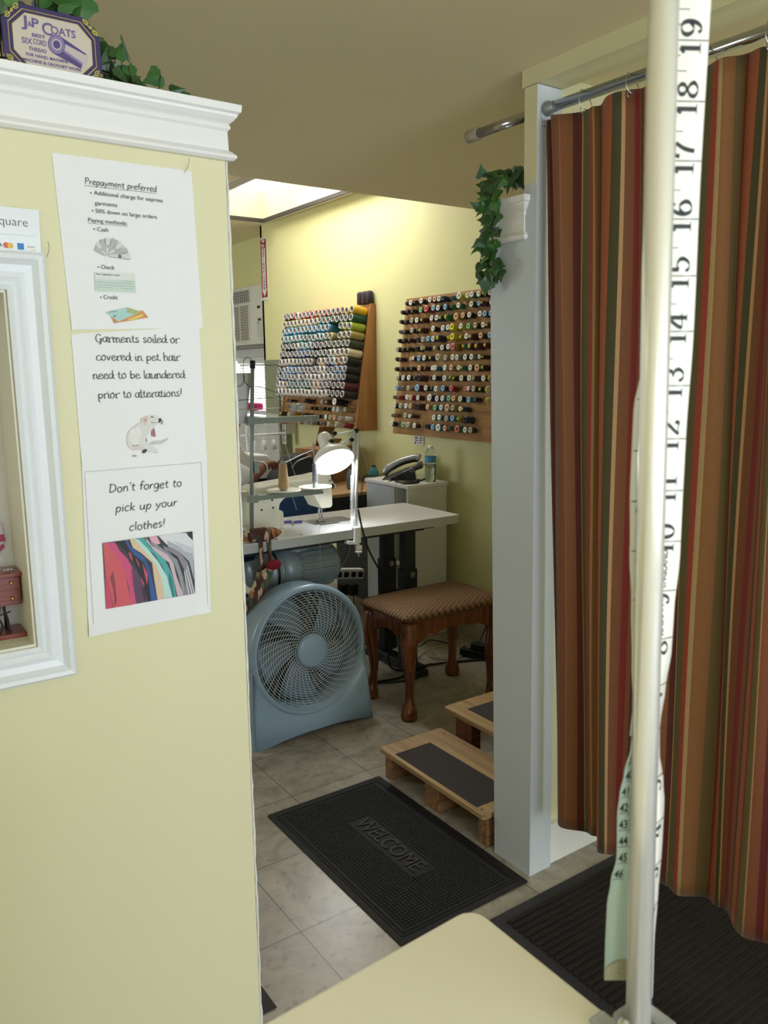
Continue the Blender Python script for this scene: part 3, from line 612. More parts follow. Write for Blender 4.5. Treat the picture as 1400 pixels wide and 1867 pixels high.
p2 = sheet('paper_notice', 'white paper notice about garments soiled or covered in pet hair, the middle one', [(.3350, 1.4935), (.5475, 1.5105), (.5497, 1.277), (.3365, 1.283)], seed=5, y0=YP - .0003)
for s_, x, z, w in (('Garments soiled or', .3708, 1.4818, .1385), ('covered in pet hair', .3702, 1.4528, .139), ('need to be laundered', .3626, 1.4236, .1544), ('prior to alterations!', .3688, 1.3927, .1418)):
    hand('printed_text', s_, x, z, w, .0175, .0010, mat('faded_ink', '55555C', .6, var=0), p2, TY - .0004, curly=True, slant=0)
COATS = [('bg', [(0.3596, 1.1559), (0.5158, 1.1567), (0.5148, 1.0437), (0.358, 1.0429)]), ('D9DADC', [(0.4542, 1.1562), (0.4885, 1.1568), (0.5039, 1.1553), (0.5155, 1.1404), (0.5149, 1.1038), (0.4983, 1.1235), (0.4683, 1.1389), (0.4613, 1.1474)]), ('2E2C32', [(0.504, 1.1564), (0.5158, 1.1565), (0.5157, 1.1404), (0.5075, 1.1491)]), ('A9AEB4', [(0.4688, 1.1464), (0.5146, 1.1194), (0.5141, 1.0689), (0.507, 1.103), (0.4905, 1.1227), (0.47, 1.1349)]), ('C2C6CA', [(0.4801, 1.145), (0.515, 1.127), (0.515, 1.1154), (0.4983, 1.1235)]), ('8A838C', [(0.4607, 1.1381), (0.4905, 1.1227), (0.504, 1.1015), (0.5148, 1.0437), (0.4979, 1.0442), (0.4942, 1.0837), (0.4823, 1.1142), (0.464, 1.1301)]), ('3A3640', [(0.4679, 1.1305), (0.4862, 1.1156), (0.4965, 1.091), (0.4972, 1.0599), (0.4922, 1.084), (0.4822, 1.1123)]), ('D6D2D6', [(0.4994, 1.0906), (0.5008, 1.0904), (0.5098, 1.0441), (0.5078, 1.0441)]), ('D6D2D6', [(0.4963, 1.0872), (0.4977, 1.087), (0.5039, 1.0443), (0.5023, 1.0442)]), ('D6D2D6', [(0.5023, 1.096), (0.5038, 1.0957), (0.5138, 1.0438), (0.5122, 1.0439)]), ('8E9298', [(0.4374, 1.1542), (0.4532, 1.139), (0.4676, 1.1258), (0.4849, 1.11), (0.4939, 1.0779), (0.4975, 1.0442), (0.492, 1.0442), (0.4854, 1.0831), (0.478, 1.1072), (0.4598, 1.1231), (0.4422, 1.1424)]), ('E2A8B8', [(0.4375, 1.1564), (0.4514, 1.1561), (0.4572, 1.1423), (0.4496, 1.1414), (0.4425, 1.1479)]), ('CDB3BC', [(0.432, 1.1567), (0.4421, 1.1405), (0.4673, 1.1211), (0.4779, 1.1053), (0.4823, 1.0797), (0.493, 1.044), (0.4818, 1.044), (0.4764, 1.0787), (0.4703, 1.1064), (0.4487, 1.1265), (0.4334, 1.1491)]), ('4FA5A3', [(0.4183, 1.157), (0.43, 1.1551), (0.4383, 1.1392), (0.4631, 1.1132), (0.4706, 1.0949), (0.4763, 1.0768), (0.4798, 1.0433), (0.4735, 1.0444), (0.4674, 1.0724), (0.4585, 1.1005), (0.4449, 1.1251), (0.4274, 1.1425)]), ('377F80', [(0.4684, 1.0895), (0.4744, 1.0771), (0.4753, 1.0596), (0.4768, 1.0439), (0.4735, 1.0444), (0.4674, 1.0724)]), ('D8BEA0', [(0.4047, 1.1569), (0.4155, 1.156), (0.431, 1.1401), (0.4411, 1.1238), (0.4511, 1.1035), (0.4615, 1.0867), (0.4729, 1.0441), (0.4461, 1.0433), (0.4423, 1.0821), (0.4403, 1.1108), (0.423, 1.13), (0.4091, 1.1412)]), ('BADCD4', [(0.4119, 1.1565), (0.4191, 1.155), (0.4361, 1.1338), (0.4516, 1.111), (0.4651, 1.0824), (0.4729, 1.0441), (0.4591, 1.044), (0.4554, 1.0801), (0.4475, 1.1059), (0.4304, 1.1309)]), ('2F5796', [(0.3957, 1.1562), (0.4001, 1.1556), (0.4056, 1.1435), (0.428, 1.1219), (0.4343, 1.1041), (0.4386, 1.0827), (0.4453, 1.0435), (0.4344, 1.0435), (0.433, 1.0817), (0.4274, 1.1126), (0.4119, 1.1279), (0.4019, 1.1421)]), ('24222A', [(0.3797, 1.156), (0.3965, 1.1557), (0.4049, 1.1325), (0.4221, 1.1153), (0.4319, 1.0951), (0.4344, 1.0435), (0.4279, 1.0436), (0.4233, 1.0757), (0.4094, 1.1171), (0.3964, 1.1392)]), ('D24A66', [(0.4012, 1.1358), (0.4049, 1.1325), (0.408, 1.1182), (0.404, 1.1234)]), ('D24A66', [(0.4125, 1.1231), (0.4158, 1.118), (0.4193, 1.1054), (0.4162, 1.1096)]), ('D24A66', [(0.4237, 1.1113), (0.4277, 1.1013), (0.4317, 1.0923), (0.4297, 1.0737), (0.4269, 1.0883)]), ('D24A66', [(0.4196, 1.0894), (0.4254, 1.0735), (0.4214, 1.075)]), ('5E4058', [(0.4038, 1.1151), (0.4113, 1.1038), (0.4201, 1.0837), (0.4247, 1.0679), (0.4284, 1.0435), (0.4084, 1.0438), (0.4049, 1.0749)]), ('3E2A40', [(0.4194, 1.0725), (0.4247, 1.0679), (0.4265, 1.0524), (0.4232, 1.0439), (0.4207, 1.0572)]), ('CC4F7A', [(0.3639, 1.1559), (0.3796, 1.1546), (0.3874, 1.1386), (0.399, 1.1241), (0.4052, 1.1084), (0.4058, 1.0747), (0.4084, 1.0438), (0.4001, 1.0428), (0.3977, 1.0761), (0.392, 1.0993), (0.3827, 1.1209), (0.3701, 1.1446)]), ('A83C62', [(0.4032, 1.105), (0.4062, 1.1008), (0.4063, 1.0747), (0.4045, 1.075)]), ('CF5A62', [(0.3601, 1.1559), (0.3642, 1.1553), (0.3718, 1.1426), (0.3863, 1.1223), (0.3923, 1.1048), (0.3967, 1.0744), (0.4007, 1.0427), (0.3704, 1.0431), (0.3659, 1.0812), (0.3606, 1.1077), (0.3604, 1.1423)]), ('8E3E48', [(0.3728, 1.1059), (0.3754, 1.0908), (0.3764, 1.0535), (0.3722, 1.0435), (0.372, 1.0728), (0.3677, 1.0957)]), ('C84A66', [(0.3603, 1.1078), (0.3649, 1.0924), (0.3695, 1.043), (0.358, 1.0429)])]
DOG = [('DCD8D2', [(0.4393, 1.3587), (0.4481, 1.3621), (0.4557, 1.3634), (0.4632, 1.3615), (0.4673, 1.3576), (0.4715, 1.3532), (0.4657, 1.3492), (0.4589, 1.3442), (0.4543, 1.3401), (0.4497, 1.335), (0.4461, 1.3299), (0.4431, 1.3237), (0.4433, 1.3184), (0.4473, 1.3128), (0.4447, 1.3066), (0.4371, 1.306), (0.4191, 1.3071), (0.413, 1.3106), (0.4105, 1.3213), (0.4123, 1.3327), (0.418, 1.3408), (0.428, 1.3477), (0.4367, 1.3515)]), ('E6E3DE', [(0.418, 1.3397), (0.432, 1.3443), (0.4367, 1.3346), (0.4316, 1.3201), (0.4301, 1.3138), (0.4206, 1.3144), (0.4147, 1.321)]), ('D8C4BC', [(0.4351, 1.3568), (0.4404, 1.3597), (0.4481, 1.3615), (0.4473, 1.3531), (0.4439, 1.3459), (0.4397, 1.3482), (0.4395, 1.3535), (0.4364, 1.3544)]), ('C49C98', [(0.4402, 1.3561), (0.4457, 1.3585), (0.4459, 1.3521), (0.4421, 1.3518)]), ('3A3638', [(0.4522, 1.3591), (0.4556, 1.3607), (0.4589, 1.359), (0.4554, 1.3583)]), ('2E2C2E', [(0.4662, 1.3566), (0.4706, 1.3573), (0.4717, 1.3537), (0.4691, 1.3499), (0.4647, 1.3494), (0.4665, 1.3529)]), ('8E8A8C', [(0.4726, 1.3537), (0.4745, 1.352), (0.4727, 1.3467), (0.4689, 1.3467), (0.4712, 1.3484)]), ('6E6060', [(0.4529, 1.3518), (0.4571, 1.3504), (0.4658, 1.3498), (0.4571, 1.3495), (0.4533, 1.3501)]), ('A06E74', [(0.4582, 1.3415), (0.4601, 1.3281), (0.4578, 1.3259), (0.4525, 1.328), (0.4529, 1.3354)]), ('C8C4C2', [(0.4485, 1.3149), (0.4552, 1.3188), (0.4706, 1.3195), (0.4785, 1.3218), (0.4829, 1.3253), (0.4783, 1.3185), (0.4703, 1.3141), (0.4549, 1.3132)]), ('7A7472', [(0.4425, 1.3237), (0.4437, 1.3258), (0.4449, 1.3183), (0.4431, 1.3189)]), ('6E6664', [(0.419, 1.315), (0.4248, 1.3136), (0.43, 1.3154), (0.4303, 1.314), (0.4247, 1.3127), (0.4197, 1.3136)]), ('D9CCC6', [(0.4173, 1.3125), (0.4301, 1.3133), (0.4373, 1.3091), (0.435, 1.3056), (0.4179, 1.3061)]), ('DEDAD6', [(0.4324, 1.3158), (0.4463, 1.315), (0.4589, 1.3078), (0.4634, 1.3), (0.4584, 1.2984), (0.4498, 1.3004), (0.4414, 1.3057)]), ('9E9894', [(0.4477, 1.3026), (0.4584, 1.2987), (0.4634, 1.2998), (0.4584, 1.2995)]), ('3A3636', [(0.4347, 1.3008), (0.4365, 1.3049), (0.4404, 1.3068), (0.4438, 1.3064), (0.4422, 1.3014), (0.4378, 1.2997)]), ('A8A4A2', [(0.4173, 1.2966), (0.4217, 1.2985), (0.4264, 1.2966), (0.4247, 1.2948), (0.4183, 1.2952)])]
def print_picture(name, data, par, y):
    names = []; b = MB()
    for k, (c, pl) in enumerate(data):
        c = '3B3840' if c == 'bg' else c
        if c not in names: names.append(c)
        flat(b, pl, names.index(c), y - .000012*k)
    return b.build(name, [mat('print_' + c, c, .55, var=.07, scale=170) for c in names], par)
print_picture('dog_picture', DOG, p2, TY - .0004)

p3 = sheet('paper_notice', "lowest white paper notice, Don't forget to pick up your clothes, with coats photo", [(.3363, 1.2860), (.5497, 1.2796), (.5426, 1.0036), (.3272, 1.0002)], seed=8, y0=YP - .0006, amp=.0007)
y = TY - .0008
for s_, x, z, w in (("Don't forget to", .3752, 1.2383, .1254), ('pick up your', .3837, 1.2050, .107), ('clothes!', .4049, 1.1708, .0619)):
    hand('printed_text', s_, x, z, w, .0190, .00125, INKD, p3, y, slant=.14)
b = MB(); bd = [(.3397, 1.2756), (.5381, 1.2771), (.5377, 1.021), (.3358, 1.0199)]
for i in range(4):
    a = Vector(bd[i]); c = Vector(bd[(i+1) % 4]); t = (c - a).normalized(); n = Vector((-t.y, t.x)) * .00018
    if i == 2: continue
    flat(b, [tuple(a - n), tuple(c - n), tuple(c + n), tuple(a + n)], 0, y)
b.build('border_lines', M_INKG, p3)
print_picture('coat_photograph', COATS, p3, y)

# hair-thin wires under the crown and by the frame
for (nm, a, c, lb) in (('wire', (.5335, 1.336, 1.757), (.5400, 1.330, 1.779), 'tiny thin wire poking out above the top paper notice'), ('wire', (.3060, 1.330, 1.607), (.3100, 1.333, 1.630), 'tiny thin wire above the corner of the white frame')):
    b = MB(); b.tube(crom([a, ((a[0]+c[0])/2 + .002, (a[1]+c[1])/2 - .002, (a[2]+c[2])/2), c]), .00035, 5); tag(b.build(nm, M_DKGREY), lb, 'wire')

# payment sign above the frame
sq = thing('payment_sign', 'white card sign with card logos standing on the frame top', 'sign', (.2, 1.33, 1.61))
b = MB(); b.prism([(.10, 1.6125), (.2985, 1.6125), (.3003, 1.6745), (.10, 1.6745)], lambda u, v: Vector((u, 1.3325, v)), (0, .003, 0)); b.build('sign_card', mat('glossy_white_card', 'E6EAEE', .25, var=.02), sq)
o = text('sign_text', 'Square', .0180, M_INKG, (.221, 1.3318, 1.6486), R_, U_, sq, bold=-.0002)
xs_ = [v.co.x for v in o.data.vertices]; k = .0475/(max(xs_) - min(xs_)); mxx = max(xs_)
for v in o.data.vertices: v.co.x = .2829 + (v.co.x - mxx) * k
b = MB(); flat(b, [(.12, 1.6346), (.2915, 1.6356), (.2915, 1.6361), (.12, 1.6351)], 0, 1.3318)
b.build('rule_line', mat('pale_grey_ink', 'B9C0C4', .6, var=0), sq)
text('card_text', 'VISA', .0078, mat('navy_ink', '3C4560', .6, var=0), (.2295, 1.3318, 1.6175), R_, U_, sq, bold=.0002)
mL = [mat('logo_red', 'D8694E', .5, var=0), mat('logo_yellow', 'E8B652', .5, var=0), mat('logo_blue', '3F7FC4', .5, var=.1, scale=300), mat('logo_white', 'F0EDE6', .5, var=0), mat('logo_grey', 'A9A69C', .5, var=0)]
b = MB(); cir = lambda cx, cz, r: [(cx + r*math.cos(a), cz + r*math.sin(a)) for a in [PI*k/10 for k in range(20)]]
flat(b, cir(.2505, 1.6200, .0042), 0, 1.3318); flat(b, cir(.2562, 1.6198, .0042), 1, 1.3316)
flat(b, [(.2660, 1.6150), (.2750, 1.6150), (.2750, 1.6242), (.2660, 1.6242)], 2, 1.3318)
flat(b, [(.2792, 1.6150), (.2905, 1.6150), (.2905, 1.6225), (.2792, 1.6225)], 3, 1.3318); flat(b, [(.2800, 1.6192), (.2895, 1.6192), (.2895, 1.6206), (.2800, 1.6206)], 4, 1.3316); flat(b, [(.284, 1.6152), (.2905, 1.6152), (.2905, 1.6168)], 1, 1.3317)
b.build('card_logos', mL, sq)
for z in (1.6212, 1.6192, 1.6172): pass

# tin sign on the crown
tn = thing('tin_sign', 'purple and gold bordered octagonal tin sign for sewing thread on top of the crown moulding', 'sign', (.345, 1.362, 1.872))
def octp(x0, x1, z0, z1, c): return [(x0+c, z0), (x1-c, z0), (x1, z0+c), (x1, z1-c), (x1-c, z1), (x0+c, z1), (x0, z1-c), (x0, z0+c)]
TX0, TX1, TZ0, TZ1 = .2755, .4175, 1.8725, 1.9695
b = MB(); b.prism(octp(TX0, TX1, TZ0, TZ1, .024), lambda u, v: Vector((u, 1.362, v)), (0, .006, 0)); b.build('sign_plate', mat('indigo_tin', '3B2C5E', .35, var=.05, coat=.3), tn, bevel=.0015)
mGo = mat('gold_paint', 'C9BB62', .4, var=.1); 
def octring(b, x0, x1, z0, z1, c, w, mi, y):
    o1 = octp(x0, x1, z0, z1, c); o2 = octp(x0+w, x1-w, z0+w, z1-w, c*1.0)
    for i in range(8):
        j = (i+1) % 8; flat(b, [o1[i], o1[j], o2[j], o2[i]], mi, y)
b = MB(); octring(b, TX0+.0085, TX1-.0085, TZ0+.0075, TZ1-.0075, .021, .0008, 0, 1.3612); b.build('gold_line', mGo, tn)
b = MB(); octring(b, TX0+.0142, TX1-.0142, TZ0+.0122, TZ1-.0122, .019, .0008, 0, 1.3609)
b.build('gold_line', mGo, tn)
b = MB(); flat(b, octp(TX0+.0147, TX1-.0147, TZ0+.0127, TZ1-.0127, .019), 0, 1.3611); b.build('cream_field', mat('old_cream_print', 'CFC2B4', .4, var=.05), tn)
b = MB()
for (cx, cz, ang) in ((.2905, 1.9565, 45), (.4025, 1.9565, -45), (.4025, 1.8855, 45), (.2905, 1.8855, -45)):
    a = math.radians(ang); d = Vector((math.cos(a), 0, math.sin(a))); e = Vector((-d.z, 0, d.x)); c0 = Vector((cx, 1.3605, cz))
    for s_ in (1, -1):
        pts = [c0 + d*s_*(.0025 + .0068 + .0040*math.cos(t)) + e*s_*(.0036*math.sin(t))*(1 - t/14) for t in [k*.6 for k in range(10)]]
        pts = [c0 - e*s_*.002, c0 + e*s_*.001] + pts
        b.tube(crom(pts, 3), .0009, 5)
    b.ball(c0, .0024, 8, sc=(1, .3, 1))
b.build('corner_scroll', mGo, tn)
INKP = mat('purple_ink', '6B5C8E', .5, var=.1, scale=300)
def seg(s_, x, z, w, size, rot=0, m=INKP, bold=.0002):
    c, sn = math.cos(rot), math.sin(rot)
    o = text('sign_text', s_, size, m, (x, 1.3606, z), (c, 0, sn), (-sn, 0, c), tn, bold=bold)
    xs_ = [v.co.x for v in o.data.vertices]; k = w/(max(xs_) - min(xs_)); x0 = min(xs_)
    for v in o.data.vertices: v.co.x = x + (v.co.x - x0)*k
    return o
seg('J', .3025, 1.9385, .0085, .021, bold=.0004); seg('&', .3120, 1.9400, .006, .009); seg('P', .3175, 1.9395, .010, .018, bold=.0004)
seg('C', .3315, 1.9330, .0150, .024, bold=.0004); seg('OATS', .3440, 1.9365, .036, .0150, bold=.0003)
seg('BEST', .3165, 1.9265, .0190, .0065); seg('SIX', .3015, 1.9150, .0150, .0115); seg('CORD', .3175, 1.9165, .0190, .0105)
seg('THREAD', .3105, 1.9065, .0255, .0075); seg('FOR HAND, MACHINE', .3060, 1.8985, .060, .0058); seg('MACHINE & CROCHET WORK', .3010, 1.8905, .085, .0058)
mSp = [mat('spool_purple', '55467E', .4, var=.1, scale=150), mat('spool_pale', 'C6B9B4', .4, var=.05), mat('spool_mid', '8A7BA6', .4, var=.15, scale=200)]
b = MB(); A = Vector((.3510, 1.9220)); Bq = Vector((.3895, 1.9060)); dd = (Bq - A).normalized(); nn = Vector((-dd.y, dd.x)); rr = .0145
flat(b, [tuple(A + nn*rr), tuple(Bq + nn*rr*.86), tuple(Bq - nn*rr*.86), tuple(A - nn*rr)], 1, 1.3609)
flat(b, [tuple(A + nn*rr), tuple(Bq + nn*rr*.86), tuple(Bq + nn*rr*.72), tuple(A + nn*rr*.5)], 0, 1.3608)
flat(b, [tuple(A - nn*rr), tuple(Bq - nn*rr*.86), tuple(Bq - nn*rr*.45), tuple(A - nn*rr*.25)], 0, 1.3608)
flat(b, [tuple(A - nn*rr*.25), tuple(Bq - nn*rr*.45), tuple(Bq - nn*rr*.2), tuple(A - nn*rr*.0)], 2, 1.3608)
ell = lambda c, r1, r2, y, mi: flat(b, [tuple(c + dd*r2*math.cos(a) + nn*r1*math.sin(a)) for a in [PI*k/14 for k in range(28)]], mi, y)
ell(Bq, rr*.86, .006, 1.36085, 1); ell(A, rr, .0120, 1.3606, 0); ell(A, rr*.92, .011, 1.36055, 2); ell(A, rr*.56, .0070, 1.3605, 1); ell(A, rr*.42, .0052, 1.36045, 0)
b.build('spool_picture', mSp, tn)

# ------------------------------------------------------------------ artificial ivy
M_LEAF = [mat('ivy_dark_green', '274920', .45, var=.25, scale=40, coat=.2), mat('ivy_mid_green', '37642C', .42, var=.25, scale=40, coat=.2), mat('ivy_light_green', '4F7E3A', .42, var=.25, scale=40, coat=.2), mat('ivy_grey_green', '50715A', .5, var=.2, scale=40)]
M_STEM = mat('ivy_stem', '3C3A22', .6, var=.1)
LEAF = [(0, 0), (.16, -.10), (.42, -.02), (.50, .18), (.36, .34), (.30, .46), (.16, .62), (0, 1.0), (-.16, .62), (-.30, .46), (-.36, .34), (-.50, .18), (-.42, -.02), (-.16, -.10)]
def leaf(b, p, d, nrm, size, mi):
    d = Vector(d).normalized(); nrm = Vector(nrm); nrm = (nrm - d*nrm.dot(d)); nrm = nrm.normalized() if nrm.length > 1e-3 else Vector((0, -1, 0)); s_ = d.cross(nrm)
    vs = [Vector(p) + d*size*.35]; 
    for u, v in LEAF: vs.append(Vector(p) + s_*u*size + d*v*size + nrm*(-abs(u)*.35 - .12*v*v)*size)
    n = len(LEAF); b.add(vs, [(0, 1+i, 1+(i+1) % n) for i in range(n)], mi, False)
    b.tube([Vector(p), Vector(p) + d*size*.8 + nrm*.004*size], .0006, 3, 2, cap=False)
def ivy(name, label, group, path, leaves, base):
    t = thing(name, label, 'artificial plant', base, group)
    b = MB(); b.tube(crom(path, 4), .0016, 5)
    lb = MB()
    for (p, d, nrm, sz, mi) in leaves:
        leaf(lb, p, d, nrm, sz, mi)
        q = min(crom(path, 4), key=lambda c: (c - Vector(p)).length); b.tube([q, (q + Vector(p))/2 + Vector((0, -.004, .003)), p], .0008, 4)
    b.build('stem', M_STEM, t); lb.build('leaves', M_LEAF, t)
    return t
rnd = random.Random(11)
# on top of the left crown, behind the tin sign (world X, Z read off the leaves)
pathA = [(.10, 1.40, 1.90), (.25, 1.405, 1.90), (.36, 1.40, 1.915), (.44, 1.395, 1.905), (.50, 1.39, 1.893), (.56, 1.385, 1.884), (.60, 1.385, 1.882)]
lv = []
spots = [(.46, 1.955, .042, 3), (.447, 1.930, .028, 1), (.448, 1.915, .03, 0), (.470, 1.925, .03, 1), (.482, 1.905, .028, 0), (.462, 1.900, .032, 0), (.500, 1.893, .030, 0), (.520, 1.918, .036, 1), (.512, 1.884, .028, 3), (.545, 1.892, .024, 1), (.558, 1.890, .026, 1), (.576, 1.886, .024, 1), (.535, 1.895, .026, 0), (.44, 1.890, .03, 0), (.455, 1.880, .028, 0), (.478, 1.882, .026, 0), (.285, 1.985, .04, 2), (.27, 1.96, .035, 1), (.31, 1.985, .035, 0), (.335, 1.992, .034, 1), (.362, 1.985, .036, 1), (.375, 2.01, .04, 0), (.39, 1.985, .042, 1), (.40, 2.005, .05, 1), (.385, 1.965, .04, 0), (.405, 1.968, .034, 1), (.34, 1.975, .035, 0), (.25, 1.95, .04, 0), (.22, 1.96, .04, 1), (.18, 1.95, .04, 0), (.29, 2.0, .03, 1), (.432, 1.958, .022, 1)]
for (x, z, sz, mi) in spots:
    y = 1.385 + rnd.uniform(-.008, .02)
    lv.append(((x, y, z), (rnd.uniform(-.6, .9), rnd.uniform(-.3, .3), rnd.uniform(-.9, .7)), (rnd.uniform(-.4, .4), -1, rnd.uniform(-.1, .5)), sz, mi))
for k in range(70):
    x = rnd.uniform(.08, .53); hh = (2.00 if x < .40 else 2.0 - (x - .40)*1.15)
    z = rnd.uniform(1.880, hh); lv.append(((x, 1.40 + rnd.uniform(-.01, .02), z), (rnd.uniform(-1, 1), rnd.uniform(-.2, .2), rnd.uniform(-1, .5)), (rnd.uniform(-.5, .5), -1, rnd.uniform(-.1, .5)), rnd.uniform(.028, .042), rnd.choice([0, 0, 0, 1, 1, 2, 3])))
ivy('ivy_garland', 'artificial ivy garland lying along the crown moulding behind the purple tin sign', 'artificial ivy on the crown mouldings', pathA, lv, (.3, 1.4, 1.872))
# hanging down the pillar
pathB = [(1.60, 1.60, 1.935), (1.53, 1.605, 1.930), (1.468, 1.610, 1.900), (1.462, 1.612, 1.84), (1.468, 1.615, 1.77), (1.474, 1.62, 1.71), (1.478, 1.63, 1.66)]
lv = []
for k in range(105):
    t = k/104; P = crom(pathB, 10); p = P[int(t*(len(P)-1))]
    o = Vector((rnd.uniform(-.010, .004), rnd.uniform(-.030, .038), rnd.uniform(-.018, .018)))
    if t > .66: o.x -= .003
    lv.append((p + o, (rnd.uniform(-.35, .1), rnd.uniform(-.9, .9), rnd.uniform(-1.2, .35)), (-1, rnd.uniform(-.7, .1), rnd.uniform(-.2, .5)), rnd.uniform(.026, .042), rnd.choice([0, 0, 1, 1, 1, 2, 3])))
lv.append(((1.466, 1.655, 1.925), (0, .2, 1), (-1, -.6, 0), .036, 3)); lv.append(((1.474, 1.640, 1.672), (.1, -.2, -1), (-1, -.5, .1), .034, 3)); lv.append(((1.47, 1.60, 1.70), (0, -1, -.2), (-1, -.4, .2), .034, 1))
ivy('ivy_garland', 'artificial ivy strand hanging down the pale pillar from its moulding', 'artificial ivy on the crown mouldings', pathB, lv, (1.48, 1.61, 1.87))

# ------------------------------------------------------------------ miniature sewing table in the niche
mt = thing('miniature_sewing_table', 'dolls house treadle sewing table of red wood with gold knobs inside the niche', 'ornament', (.19, 1.42, 1.006))
M_RW = wood('red_varnished_wood', '5E1F14', '8A3A28', 'X', .3, 30, .3); M_GOLD = mat('gold_knob', 'D8B86A', .22, metal=.9, var=0)
b = MB(); b.box(.135, .2515, 1.385, 1.440, 1.1085, 1.1150); b.build('table_top', M_RW, mt, bevel=.0012)
b = MB(); b.box(.200, .2385, 1.392, 1.436, 1.0600, 1.1085); b.build('drawer_case', M_RW, mt, bevel=.0008)
for z0, z1, kz in ((1.0865, 1.1065, 1.0985), (1.0625, 1.0842, 1.0722)):
    b = MB(); b.prism([(.2025, z0 + .002)] + [(.2025 + .0335*k/8, z0 + (.0035*math.sin(PI*k/8) if z0 > 1.08 else 0)) for k in range(9)] + [(.236, z1), (.2025, z1)], lambda u, v: Vector((u, 1.3905, v)), (0, .003, 0)); d = b.build('drawer', M_RW, mt)
    b = MB(); b.ball((.2245, 1.3880, kz), .0028, 10); b.build('knob', M_GOLD, d)
b = MB(); b.box(.120, .2415, 1.385, 1.440, 1.0062, 1.0135); b.build('base_board', M_RW, mt, bevel=.001)
b = MB()
b.tube(crom([(.212, 1.400, 1.060), (.2125, 1.40, 1.05), (.216, 1.40, 1.035), (.2165, 1.40, 1.020), (.219, 1.40, 1.0135)]), .0022, 6); b.tube(crom([(.206, 1.400, 1.058), (.203, 1.40, 1.04), (.208, 1.40, 1.026), (.203, 1.40, 1.014)]), .0018, 6); b.tube([(.17, 1.42, 1.03), (.222, 1.40, 1.048)], .0012, 5)
b.tube([(.2175, 1.43, 1.060), (.2175, 1.43, 1.0135)], .0022, 6); b.tube([(.14, 1.40, 1.108), (.14, 1.40, 1.0135)], .0022, 6); b.tube([(.14, 1.43, 1.108), (.14, 1.43, 1.0135)], .0022, 6)
b.build('iron_stand', M_BLACK, mt)
b = MB(); b.cyl((.168, 1.405, 1.035), (.168, 1.409, 1.035), .018, n=24); b.build('treadle_wheel', M_BLACK, mt)
for (x, r_) in ((.223, .0026), (.2285, .0026), (.218, .0018)):
    b = MB(); b.ball((x, 1.398, 1.1175 + r_*.2), r_, 10); b.tube([(x - .006, 1.405, 1.121), (x, 1.398, 1.1175)], .0008, 5); tag(b.build('dressmaking_pin', M_CHROME), 'tiny silver ball headed pin on the miniature table, %s' % {.223: 'the middle one', .2285: 'nearest the niche side', .218: 'the smaller farthest left'}[x], 'pin', 'silver pins on the miniature table')
fa = thing('ribbon_picture', 'pink and white frilled fabric ornament hung on the back of the niche', 'ornament', (.2, 1.45, 1.13))
b = MB(); b.prism([(.14, 1.205), (.2180, 1.1975), (.2285, 1.188), (.2305, 1.158), (.2205, 1.136), (.14, 1.145)], lambda u, v: Vector((u, 1.444, v)), (0, .006, 0)); b.build('fabric_panel', mat('grey_white_fabric', 'C9C4CC', .9, var=.15, scale=150, bump=.4, bscale=300), fa, bevel=.002)
b = MB()
for k in range(9):
    b.ball((.2135 + .0018*k, 1.443, 1.1640 + .0035*math.sin(k*2.1)), .0034, 8, sc=(1, .5, 1)); b.ball((.2115 + .0018*k, 1.443, 1.1400 + .0012*k), .0032, 8, sc=(.7, .5, 1.4))
b.build('pink_frill', mat('pink_frill', 'B4506E', .9, var=.2, scale=200), fa)

# ------------------------------------------------------------------ fitting room curtain on its rod
rod = thing('curtain_rod', 'chrome tension rod running through the white post above the striped curtain', 'curtain rod', (1.55, .6, 2.055))
b = MB(); b.cyl((1.515, 1.735, 2.053), (1.523, 1.46, 2.055), .0125, n=20); b.cyl((1.523, 1.46, 2.055), (1.55, 0.2, 2.052), .0125, n=20); b.cyl((1.55, .2, 2.052), (1.56, -1.1, 2.052), .0135, n=20)
b.build('rod_tube', mat('rod_chrome', 'B9BABD', .16, metal=1.0, var=.02), rod)
b = MB(); b.lathe((1.514, 1.765, 2.053), (0.03, -1, 0), [(0, .014), (.002, .0165), (.040, .0165), (.042, .014)], 20); b.build('rubber_end_cap', mat('beige_rubber_cap', 'A79C88', .6, var=.05), rod)
b = MB(); b.lathe((1.5235, 1.487, 2.055), (0, -1, 0), [(0, .016), (.002, .017), (.010, .017), (.012, .0135), (.03, .0132)], 20); b.build('joint_collar', mat('grey_collar', '9EA3A6', .35, metal=.6, var=.03), rod)

CUR_T, CUR_B = 2.028, .235
def curtain_x(y, z):
    t = (2.03 - z) / 1.8
    f = 1.55 + .019*math.sin(y*34 + .8*math.sin(y*9) + .25*t) * (.55 + .45*t) + .010*math.sin(y*77 + 1.3) + .012*math.sin(y*13 + 2*t)*t
    return f - .018*max(0, (y - 1.36)/.1) * (1 - t) * 0 + (-.035 + .035*min(1, (1.5 - y)/1.2)) * (1 - t)
def curtain_z(v, y):
    sc_ = .006*abs(math.sin((y - 1.488)/.127*PI*.5))
    top = 2.032 - sc_ * 1.6; bot = .206 + .008*math.sin(y*6 + 1) + .02*max(0, 1.1 - y)
    return top + (bot - top)*v
NY, NV = 420, 46
rows = []
for j in range(NV + 1):
    row = []
    for i in range(NY + 1):
        y0 = 1.488 - 2.1*i/NY; v = j/NV; z = curtain_z(v, y0)
        y = y0 - .058*(v**.8)*max(0, 1 - (1.488 - y0)/.55) + .009*math.sin(y0*34 + 2) + .007*math.sin(y0*58 + 5*v + 1)*(1 - .4*v)
        row.append(Vector((curtain_x(y0, z), y, z)))
    rows.append(row)
b = MB(); b.grid(rows)
